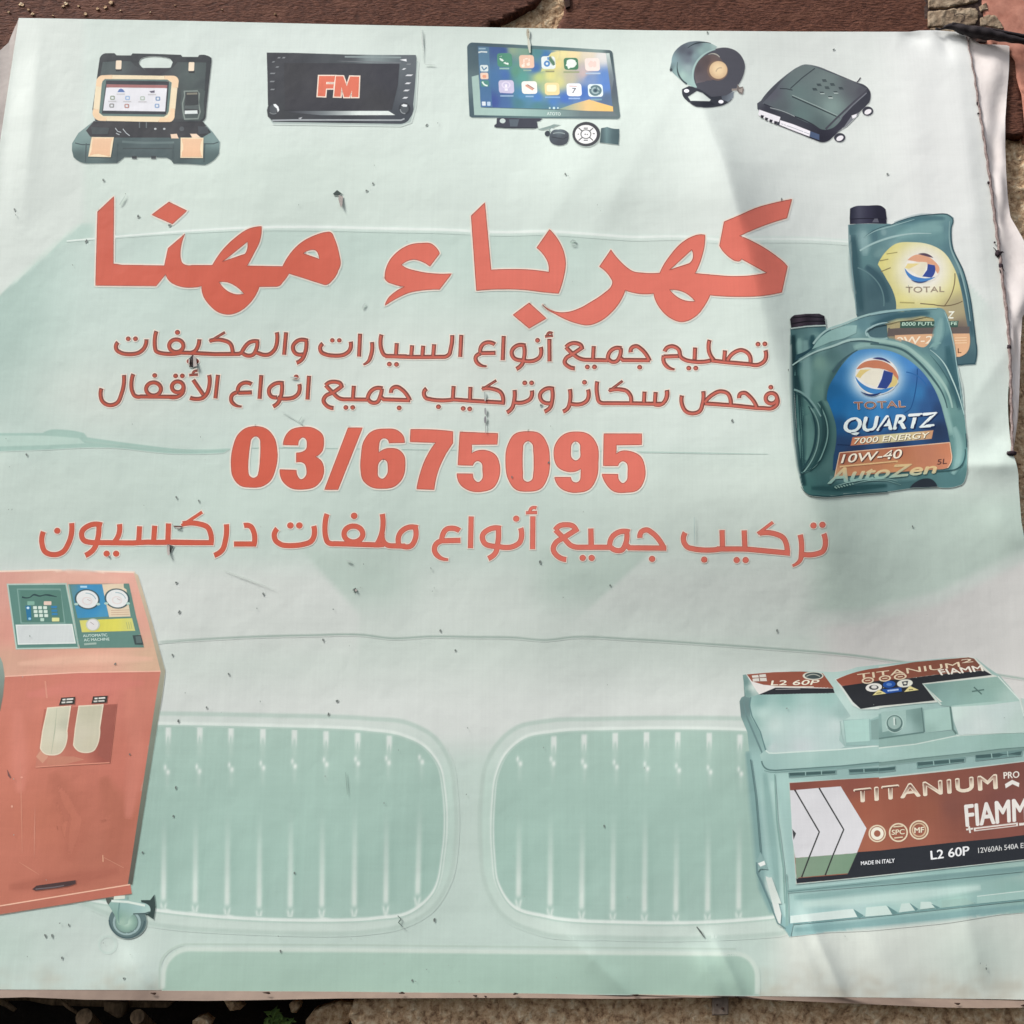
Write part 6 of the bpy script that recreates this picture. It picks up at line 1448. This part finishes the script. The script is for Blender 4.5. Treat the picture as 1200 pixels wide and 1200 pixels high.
lb.fill("396,258 600,240 812,224 1025,570 945,776 440,816 415,660", (222, 218, 216), V3); lb.fill("440,816 945,776 872,940 690,955 465,975 450,985", grad((930, 0), (1000, 0), (136, 156, 128), (124, 152, 120)), V3)
lb.line("432,250 636,600 560,790 490,975", 1.5, (58, 56, 52), V3); lb.line("634,236 838,580 750,790 685,958", 1.5, (58, 56, 52), V3); lb.fill("415,580 442,612 424,660", (70, 68, 66), V3)


def cream(q, w, win): lb.line(q, w, (232, 214, 186), win)


q4 = ((1001, 925.2), (1167.5, 907.6), (1168.5, 924.2), (1001.5, 940.6))
lb.text("TITANIUM", *q4, (236, 218, 190), .075, 1.12)
lb.text("TITANIUM", (1001.6, 926.2), (1167, 908.8), (1167.8, 922.6), (1002, 939), grad((1080, 917), (1082, 931), (120, 72, 56), (150, 96, 76), (236, 218, 190), (236, 218, 190)), .0, 1.12)
lb.text("PRO", (1176, 905), (1194.4, 903.6), (1194.4, 911.2), (1176.4, 912.6), (236, 226, 210), .04); lb.fill("1044,205 1102,170 1160,196 1156,226 1105,202 1050,236", (236, 228, 216), V4)
lb.text("FIAMM", (1130.6, 943.6), (1203, 935), (1203.6, 961), (1132.6, 968.6), (238, 230, 218), .045)
lb.line("722,580 778,572", 1.8, (236, 228, 214), V4); lb.line("745,552 755,608", 1.8, (236, 228, 214), V4); lb.line("785,580 1150,536", 3.6, (236, 228, 214), V4); lb.line("800,580 1135,540", 1.2, (160, 92, 72), V4); lb.line("1160,538 1290,522", 2.6, (236, 228, 214), V4)
for ex, ey, r in ((1028, 976.8, 10), (1052.8, 975.6, 11), (1077, 972.6, 11.2)): lb.ell(ex, ey, r, r, (232, 212, 176), hole=.88)
lb.ell(1028, 976.8, 7.4, 7.4, (240, 230, 206)); lb.ell(1028, 976.8, 3.6, 3.6, (166, 98, 72)); lb.text("SPC", (1045, 972.6), (1060, 971.6), (1060, 977.4), (1045, 978.4), (236, 220, 186), .04); lb.line("1047,969 1058,968", 1.4, (226, 204, 166)); lb.line("1048,982 1058,981", 1.4, (226, 204, 166)); lb.ell(1077, 972.6, 8.4, 8.4, (214, 180, 140), hole=.84); lb.text("MF", (1071.6, 970), (1082.6, 969.2), (1082.6, 975.4), (1071.8, 976.2), (240, 226, 194), .05)
lb.text("L2 60P", (1090.4, 997.2), (1135.6, 991.4), (1135.8, 1001.8), (1091.2, 1007.4), (240, 238, 234), .04); lb.text("12V60Ah 540A EN", (1146.2, 993.6), (1205, 987), (1205, 993), (1146.6, 999.8), (214, 212, 206), .02); lb.text("MADE IN ITALY", (1008.8, 1009.6), (1048.4, 1006), (1048.4, 1010.8), (1009.2, 1013.8), (232, 230, 228), .04)
# foot of the case
p.line("195,52 620,12 1200,-45", 5.0, (116, 156, 154), V5, taper=[.6, 1, 1]); p.fill("205,158 470,128 492,166 205,192", (196, 214, 208), V5); p.line("205,192 500,164 1200,88", 1.4, (104, 148, 148), V5)
for q in ("528,122 612,114 642,150 524,160", "678,106 712,103 738,132 668,142", "760,98 800,98 828,120 758,128"): p.fill(q, (188, 212, 204), V5)
for q in ("475,130 515,155 500,168 492,164", "618,116 660,142 640,152", "714,104 748,128 738,136", "806,106 840,122 828,128", "950,88 990,102 970,108"): p.fill(q, (96, 140, 140), V5)
p.fill("850,92 950,82 990,104 850,122", (146, 184, 174), V5); p.fill("1000,74 1200,50 1240,46 1240,80 1000,104", (150, 190, 182), V5); p.line("1000,74 1240,46", 1, (190, 212, 204), V5)
p.fill("185,195 215,190 205,240 180,215", (118, 164, 166), V5); p.line("188,-20 190,200", 3.0, (124, 166, 160), V5, taper=[.3, 1, 1]); p.fill("100,-10 125,-2 165,150 160,200 150,190", (206, 214, 208), V5); p.line("75,-5 150,188 185,212", 1.6, (100, 136, 136), V5)
p.line("270,300 250,130 240,110", .1, (120, 150, 150), V3) if 0 else None
p.line("68,0 110,300 150,770", 1.4, (92, 128, 128), V3); p.fill("150,770 118,850 122,930 150,900 205,905 185,850", (134, 172, 168), V3); p.fill("130,860 180,840 190,868 150,885", (226, 232, 226), V3); p.line("118,850 122,940 230,1190", 1.8, (98, 136, 138), V3); p.line("265,120 285,500 340,900 350,1190", 2.4, (128, 168, 160), V3, taper=[.4, 1, .6]); p.fill("195,985 240,975 320,1190 260,1190", (200, 212, 204), V3)
p.line("380,1085 800,1040 1128,1005", 1.2, (128, 170, 166), V3)
p.build(banner)

# ================================================================== wear on the vinyl: specks, scratches, tears
sk = Print('dirt_specks', None, 0.0036)
SP = [(121, 211, 2), (162, 253.5, 2.6), (198.6, 264, 2.8), (101, 282.5, 2.6), (17, 245.5, 1.8), (18.5, 252, 1.4), (147, 227, 1), (437, 215, 1.8), (429.5, 223.5, 2), (500, 146.5, 2), (513, 144, 1), (687.5, 312, 0), (662.5, 204, 1.8), (666, 206, .8), (1040, 204, 2), (977, 58, 1.6), (916, 233.5, 1.8), (85, 310.5, 1.2), (31, 532.8, 2), (11, 547, .8), (7, 514, 1), (10, 597, 1), (14, 597, 1), (233, 587, 1.8), (206.6, 582.8, 2), (235, 512, 1), (155, 497, .9),
      (206.5, 682.8, 2.2), (210, 717, 2.6), (202, 767.5, 1.8), (268, 790, 1.9), (242, 829, 1.6), (209, 845, 2.6), (217, 812, 1), (135, 778, 2), (126, 667, 0), (128, 652.5, 2), (308.5, 696, 2), (301, 713, 1.2), (390.5, 714, 1.4), (415, 691, 2.6), (426, 661, 1.2), (505, 666, 1.4), (378.6, 750, 2), (516, 739, 2), (533.5, 762, 1.6), (395, 821.5, 2.6), (385, 837, 2.4), (305, 822, 1.2), (548, 853, 1.2), (632.8, 658.6, 2.6), (715, 686, 1.6), (660, 700, 1), (637, 876, 1.2), (467, 879, 1),
      (1069.5, 617, 1.6), (910.6, 739, 2.2), (858, 493, 2.4), (634, 475, 2.4), (643, 542, 2), (600, 559, 1.6), (924.5, 434, 2), (206, 923, 2.2), (203, 956.5, 1.8), (167, 999, 1.8), (70, 1081.8, 1.4), (80.5, 1083.8, 1.6), (53, 1096.5, 2.4), (61, 1096.5, 2.4), (72.5, 1122.5, 2), (32, 1121, 1), (145, 1146.5, 1.8), (121, 1105, 1), (326, 1097, 1.2), (328.7, 1114.7, 2), (509, 1078, 2.8), (345, 1023, 1.6), (450, 941, 1.4), (546.5, 931, 1.2), (381, 909.5, 1.2), (708, 968, 1.8), (755, 900, 1), (483, 1149, 2), (487, 1150, 1.2), (500, 1136, 1.2), (538, 1150, 1), (1155.8, 1135, 1.6), (1149, 1129, 1), (1156, 1131, .8), (1174, 81, 0), (1063, 33, 0), (829, 38, 1.6),
      (35, 745.4, 1.4), (27, 826, 0), (36, 961, 0), (152, 884, 1.6), (922, 830, 1.4), (1177, 841, .8), (820, 92, 0), (700, 240, .8), (350, 240, .9), (1010, 690, 0)]
def speck(x, y, r, k):
    a = np.linspace(0, 2*math.pi, 9, endpoint=False)
    q = 1 + .35*np.sin(a*2 + k) + .2*np.sin(a*3 + k*2)
    th = math.sin(k*7.3)*.5
    dx, dy = r*.62*q*np.cos(a), r*.95*q*np.sin(a)
    return np.stack([x + dx*math.cos(th) - dy*math.sin(th), y + dx*math.sin(th) + dy*math.cos(th)], -1)
for k, (x, y, r) in enumerate(SP):
    if r > 1.5:
        q = Print('speck', None, 0.0036 if x > 860 and y > 760 or (930 < x < 1150 and 240 < y < 590) else 0.0014); q.loops([speck(x, y, r*.64, k)], (104, 111, 107))
        q.build(banner)
sk.loops([speck(x, y, r*.8, k) for k, (x, y, r) in enumerate(SP) if 0 < r <= 1.5], (140, 150, 144))
sk.loops([speck(rng.uniform(10, 1170), rng.uniform(190, 1150), rng.uniform(.4, .9), k) for k in range(50)], (160, 170, 162))
sk.build(banner)['kind'] = 'stuff'
for q, w_, c in (("568,459 568.5,470", 2.2, (170, 178, 174)), ("568.6,478 569,486", 2.8, (150, 152, 152)), ("568.8,488 568.4,496", 3.0, (128, 126, 130)), ("569,496 569,508", 1.0, (160, 164, 162)), ("813.5,606 813.8,640", .7, (166, 186, 184)), ("405,905 407,931", .7, (132, 150, 142)), ("466,1073 470,1077 467,1081 472,1086", 1.4, (96, 112, 106)), ("472,1086 474,1088", 1.2, (200, 210, 202)),
                 ("816.4,1086 821,1092 825,1098", 2.0, (84, 92, 88)), ("493,32 496,62", 1.0, (206, 212, 206)), ("495.5,36 495.8,72", .7, (184, 192, 188)), ("498,75.5 510,76", .8, (186, 194, 188)), ("354,488 350,494 354,497", 1.2, (176, 188, 182)), ("668,284 671,281.5 675,283", 2.4, (168, 184, 176)), ("669,287 675,286", 1.2, (184, 198, 190)), ("405,656 412,659", 2.0, (182, 194, 186)), ("424,361 428,355", 2, (184, 196, 190)), ("340,442 349,443", 1.6, (176, 186, 180)), ("330,482 352,495", .7, (188, 198, 192)), ("262,668 320,690", .7, (196, 206, 198)),
                 ("618.5,34 619,45", 4.0, (176, 170, 150)), ("619.4,36 619.4,41", 1.8, (84, 66, 50)), ("619,45 621,62", 3.0, (204, 204, 188)), ("140,240 147,229", 1.4, (184, 198, 190))):
    sc_ = Print('scratch', None, 0.0038); sc_.line(q, w_, c, taper=[.5, 1, .4]); sc_.build(banner)


def tear(hole, flap, lift, hc=(44, 40, 42), fc='flap_vinyl', fold=None):
    """a small rip: a dark gap and a tongue of vinyl curling towards the street"""
    t_ = Print('tear', None, 0.0016)
    t_.fill(hole, hc)
    o = t_.build(banner)
    c = sample(pts(flap), True, 1.2)[0]
    v, f = triangulate([c], (), 1.0)
    d = np.array([(0.0, 1.0)]) if fold is None else np.array([fold])
    s = (v - c[0]) @ d[0]
    s = (s - s.min()) / (s.max() - s.min() + 1e-9)
    P = on_sheet(v[:, 0], v[:, 1], 0.0024)
    P[:, 1] -= lift * s ** 1.4
    mesh_obj('flap', P, f, M[fc], o)


tear("221,421 226,416 230,420 229.5,428 226,430.6 223,429.6", "226.2,416.6 229.6,419 231.6,430 227.4,431 226.6,424", 0.006, (44, 40, 42), "grey_flap_vinyl")
tear("222.4,420 225.4,422 224.6,430.5 222,430", "220.8,421 222.6,420.4 222.4,427 221,426", 0.004, (60, 48, 44), 'grey_flap_vinyl')
tear("197.6,638 203.6,640.4 199.6,648", "195.6,638 198.8,639 199.4,651 197.2,651 196,646", 0.005, (70, 74, 72), "grey_flap_vinyl")
tear("203.4,616.2 213.2,616.6 213,617.6 204,617.4", "206,617.8 212.6,617.8 211,619.6 206,619", 0.002, (96, 60, 52), "grey_flap_vinyl")
tear("390.6,227 395,223 400.4,227 397,229 392,229", "397,228.6 402,230 401.6,240 400,245 396.6,234", 0.006, (62, 74, 70), 'grey_flap_vinyl')
tear("415,690 416.6,689 417.6,691 415,694", "416,690 418.6,691 418,693.4 416,692.6", 0.002, (70, 78, 76), "grey_flap_vinyl")

# ================================================================== the cord that laces the right edge
CORD = "1132.6,43 1136.6,60 1142.6,92 1147,124 1152.6,158 1156.6,186 1160.8,215 1164.6,246 1168.6,276 1171.4,297 1173.6,318 1177,344 1180.4,372 1182.6,400 1184,430 1185,470 1186,505 1186.4,531"
def tube(name, P, r, mat, parent=None, seg=8):
    V, Fc = [], []
    n = len(P)
    for i in range(n):
        d = P[min(i+1, n-1)] - P[max(i-1, 0)]; d /= np.linalg.norm(d)
        u = np.cross(d, (0, 1, 0.01)); u /= np.linalg.norm(u); w_ = np.cross(d, u)
        for k in range(seg):
            a = 2*math.pi*k/seg
            V.append(P[i] + r[i]*(math.cos(a)*u + math.sin(a)*w_))
    for i in range(n-1):
        for k in range(seg):
            Fc.append((i*seg+k, i*seg+(k+1) % seg, (i+1)*seg+(k+1) % seg, (i+1)*seg+k))
    Fc += [tuple(range(seg))[::-1], tuple((n-1)*seg+k for k in range(seg))]
    return mesh_obj(name, V, Fc, M[mat], parent)


cc = sample(pts(CORD), False, 3.0)[0]
k = np.arange(len(cc))
PC = on_sheet(cc[:, 0] + .5*np.sin(k*.9), cc[:, 1], 0.0035)
rc = np.interp(cc[:, 1], [43, 120, 250, 531], [.0016, .0032, .0040, .0036]) * (1 + .12*np.sin(k*1.7))
cord = tube('lacing_cord', PC, rc, 'brown_cord')
tag(cord, 'brown cord lacing down the right edge of the banner, with dark knots', 'cord')
def blob(name, x, y, r, mat, parent, seed, sx=1.0, sy=1.0, off=.004):
    c = on_sheet(np.array([x]), np.array([y]), off)[0]
    V, Fc = [], []
    n, m_ = 8, 12
    for i in range(n + 1):
        th = math.pi*i/n
        for j in range(m_):
            ph = 2*math.pi*j/m_
            q = Vector((math.sin(th)*math.cos(ph), math.sin(th)*math.sin(ph), math.cos(th)))
            k_ = 1 + .45*mnoise.noise(q*2.2 + Vector((seed, 0, seed)))
            V.append(c + np.array([q.x*sx, q.y*.7, q.z*sy])*r*k_)
    for i in range(n):
        for j in range(m_): Fc.append((i*m_+j, i*m_+(j+1) % m_, (i+1)*m_+(j+1) % m_, (i+1)*m_+j))
    return mesh_obj(name, V, Fc, M[mat], parent)


blob('knot', 1169.6, 297, .0085, 'dark_knot', cord, 1, .9, 1.1); blob('knot', 1173, 312, .0068, 'dark_knot', cord, 2, .8, 1.5); blob('knot', 1172.6, 296, .0045, 'dark_knot', cord, 9, 1.2, .7); blob('knot', 1182.6, 407, .0062, 'dark_knot', cord, 3, .9, 1.3); blob('knot', 1185.4, 531, .0078, 'dark_knot', cord, 4, 1.6, .8); blob('knot', 1158.4, 214, .0040, 'dark_knot', cord, 5); blob('knot', 1145.4, 121, .0036, 'dark_knot', cord, 6, .8, 1.4); blob('knot', 1165.6, 284, .0028, 'dark_knot', cord, 7); blob('knot', 1146.4, 133, .003, 'dark_knot', cord, 8)
for x0, y0, x1, y1 in ((1168, 295, 1164, 290), (1173, 295, 1176.4, 296), (1174, 313, 1177, 318), (1171.5, 316, 1172.4, 320)):
    a = on_sheet(np.array([x0, (x0+x1)/2, x1]), np.array([y0, (y0+y1)/2 - .6, y1]), .006)
    tube('cord_end', a, [.0014, .0013, .0008], 'dark_knot', cord, 6)

# ================================================================== black cable at the top right
kx = np.array([1106, 1113, 1122, 1132, 1142, 1152, 1164, 1178, 1192, 1206, 1230, 1300, 1420.]); ky = np.array([32.2, 31.4, 33.4, 37.2, 39.6, 41.8, 44.4, 47.8, 50.6, 53.4, 58, 72, 96])
kp = sample([(a, b, True) for a, b in zip(kx, ky)], False, 2.5)[0]
Pk = on_plane(kp[:, 0], kp[:, 1], -0.080)
Pk[:, 1] -= 0.012*np.sin((kp[:, 0]-1106)/60)
rk = np.interp(kp[:, 0], [1106, 1113, 1130, 1150, 1170, 1190, 1210, 1420], [.004, .008, .014, .0165, .0125, .009, .008, .008])
cab = tube('black_cable', Pk, rk*(1+.08*np.sin(np.arange(len(rk))*.6)), 'black_plastic', None, 10)
tag(cab, 'thick black sheathed cable running out over the stones and salmon wall', 'cable')
P2_ = Pk.copy(); P2_[:, 2] += np.interp(kp[:, 0], [1106, 1150, 1200, 1420], [.002, .012, .012, .02]); P2_[:, 1] -= .006
tube('cable_strand', P2_[6:], np.interp(kp[6:, 0], [1113, 1180, 1420], [.004, .005, .005]), 'black_plastic', cab, 8)
w5 = sample(pts("1111,33 1106,33.4~ 1101,34.4 1096,33.6"), False, 2)[0]
tube('cable_strand', on_plane(w5[:, 0], w5[:, 1], -.075), np.full(len(w5), .003), 'black_plastic', cab, 6)

# ================================================================== iron bracket under the lower edge
bk = tag(link(bpy.data.objects.new('bracket', None)), 'small square iron bracket plate fixed to the wall under the lower edge of the banner', 'bracket')
slab('plate', "834.6,1164 853.4,1164 853.8,1189.4 834.8,1190.2", -0.066, 0.006, 'weathered_iron', bk, 3, .0006, 90)
slab('arm', "838,1168 850,1168 850,1186 838,1186", -0.060, 0.09, 'weathered_iron', bk, 4)
for bx_, by_, br_ in ((846.8, 1181.6, 1.7), (840.4, 1177.4, 1.1)):
    a = np.linspace(0, 2*math.pi, 12, endpoint=False)
    P = on_plane(np.r_[bx_ + br_*np.cos(a), bx_], np.r_[by_ + br_*np.sin(a), by_], -0.0685); P[-1, 1] -= .002
    P[:, 1] -= .0005
    mesh_obj('bolt', P, [((i+1) % 12, i, 12) for i in range(12)], M['rust'], bk)

# ================================================================== things in the hollow under the banner, lower left
def log(name, x, y, Y0, x1, y1, Y1, r, label, seed):
    A0 = on_plane(np.array([x]), np.array([y]), Y0)[0]; B0 = on_plane(np.array([x1]), np.array([y1]), Y1)[0]
    n, m_ = 10, 14
    d = B0 - A0; L = np.linalg.norm(d); d /= L
    u = np.cross(d, (0, 0, 1)); u /= np.linalg.norm(u); w_ = np.cross(d, u)
    V, Fc = [], []
    for i in range(n + 1):
        t_ = i/n
        for j in range(m_):
            a = 2*math.pi*j/m_
            q = A0 + d*L*t_
            k_ = r*(1 + .12*mnoise.noise(Vector((math.cos(a)*1.5 + seed, math.sin(a)*1.5, t_*4)))) * (1 + .15*t_)
            V.append(q + k_*(math.cos(a)*u + math.sin(a)*w_))
    for i in range(n):
        for j in range(m_): Fc.append((i*m_+j, (i+1)*m_+j, (i+1)*m_+(j+1) % m_, i*m_+(j+1) % m_))
    o = mesh_obj(name, V, Fc, M['old_wood'])
    tag(o, label, 'log', 'cut logs in the hollow')
    E_ = [A0 - d*.002] + [A0 - d*.0015 + r*.97*(math.cos(2*math.pi*j/m_)*u + math.sin(2*math.pi*j/m_)*w_) for j in range(m_)]
    mesh_obj('cut_end', E_, [(0, 1+(j+1) % m_, 1+j) for j in range(m_)], M['old_wood'], o, smooth=False)
    return o


log('log', 98.5, 1192, -.03, 128, 1226, .30, .019, 'dim cut log end in the dark hollow, the one nearer the left edge', 1)
log('log', 161, 1191.5, -.03, 188, 1218, .30, .0165, 'pale cut log end in the dark hollow, the one nearer the leafy sprig', 5)
for nm, q, Yf, lab in (('plank', "-20,1166 30,1164 96,1170 150,1172 200,1176 196,1181 120,1180 60,1178 30,1172 -20,1174", .06, 'thin dusty board lying along the roof of the hollow, under the lower left edge'),
                       ('plank', "122,1174 146,1176 142,1192 138,1193 122,1184", .02, 'short broken board hanging down beside the pale log end')):
    o = slab(nm, q, Yf, .05, 'old_wood', None, 5, .003, 40, 3); tag(o, lab, 'board')
st = on_plane(np.array([70., 80, 92]), np.array([1172., 1180, 1188]), .03)
tag(tube('stick', st, [.004, .0045, .004], 'old_wood'), 'thin stick slanting down to the log end near the left edge', 'stick')
st = on_plane(np.array([-2., 8, 18]), np.array([1172., 1177, 1184]), .03)
tag(tube('stick', st, [.008, .007, .005], 'old_wood'), 'short thick stick at the very left of the hollow', 'stick')
for q, Y_, lab in (("338,1178 346,1174 350,1180 347,1187 341,1186", .10, 'small round stone just right of the leafy sprig'), ("262,1172 274,1174 282,1183 270,1184", .10, 'flat stone wedged under the edge left of the leafy sprig'), ("358,1196 366,1186 384,1180 396,1176 412,1178 408,1200 398,1214 360,1216", .05, 'large rough stone closing the right end of the hollow'), ("226,1196 236,1193 244,1200 238,1212 226,1210", .05, 'low brownish stone at the bottom left of the leafy sprig')):
    o = slab('stone', q, Y_, .06, 'roughcast', None, 3, .010, 40, Y_*50); tag(o, lab, 'stone')
sprig = tag(link(bpy.data.objects.new('leafy_sprig', None)), 'small green leafy sprig growing in the dark hollow under the banner', 'plant')
V, Fc = [], []
for i in range(46):
    x, y = rng.normal(325, 7.5), rng.normal(1194, 6.5)
    c = on_plane(np.array([x]), np.array([y]), rng.uniform(-.02, .05))[0]
    a, tl_ = rng.uniform(0, 6.28), rng.uniform(-.8, .8)
    u = np.array([math.cos(a), math.sin(tl_)*.7, math.sin(a)]); w_ = np.array([-math.sin(a), .5*math.cos(tl_), math.cos(a)])
    l_, b_ = rng.uniform(.007, .014), rng.uniform(.003, .006)
    n = len(V)
    V += [c - u*l_, c + w_*b_ - np.array([0, .003, 0]), c + u*l_, c - w_*b_ - np.array([0, .003, 0])]
    Fc += [(n, n+1, n+2), (n, n+2, n+3)]
mesh_obj('leaves', V, Fc, M['leaf_green'], sprig, smooth=False)
for i in range(3):
    a = on_plane(np.array([326. + i*3, 324 + i*2, 322 - i*5]), np.array([1222., 1204, 1184 + i*2]), .03)
    tube('stem', a, [.0022, .0018, .001], 'leaf_green', sprig, 6)
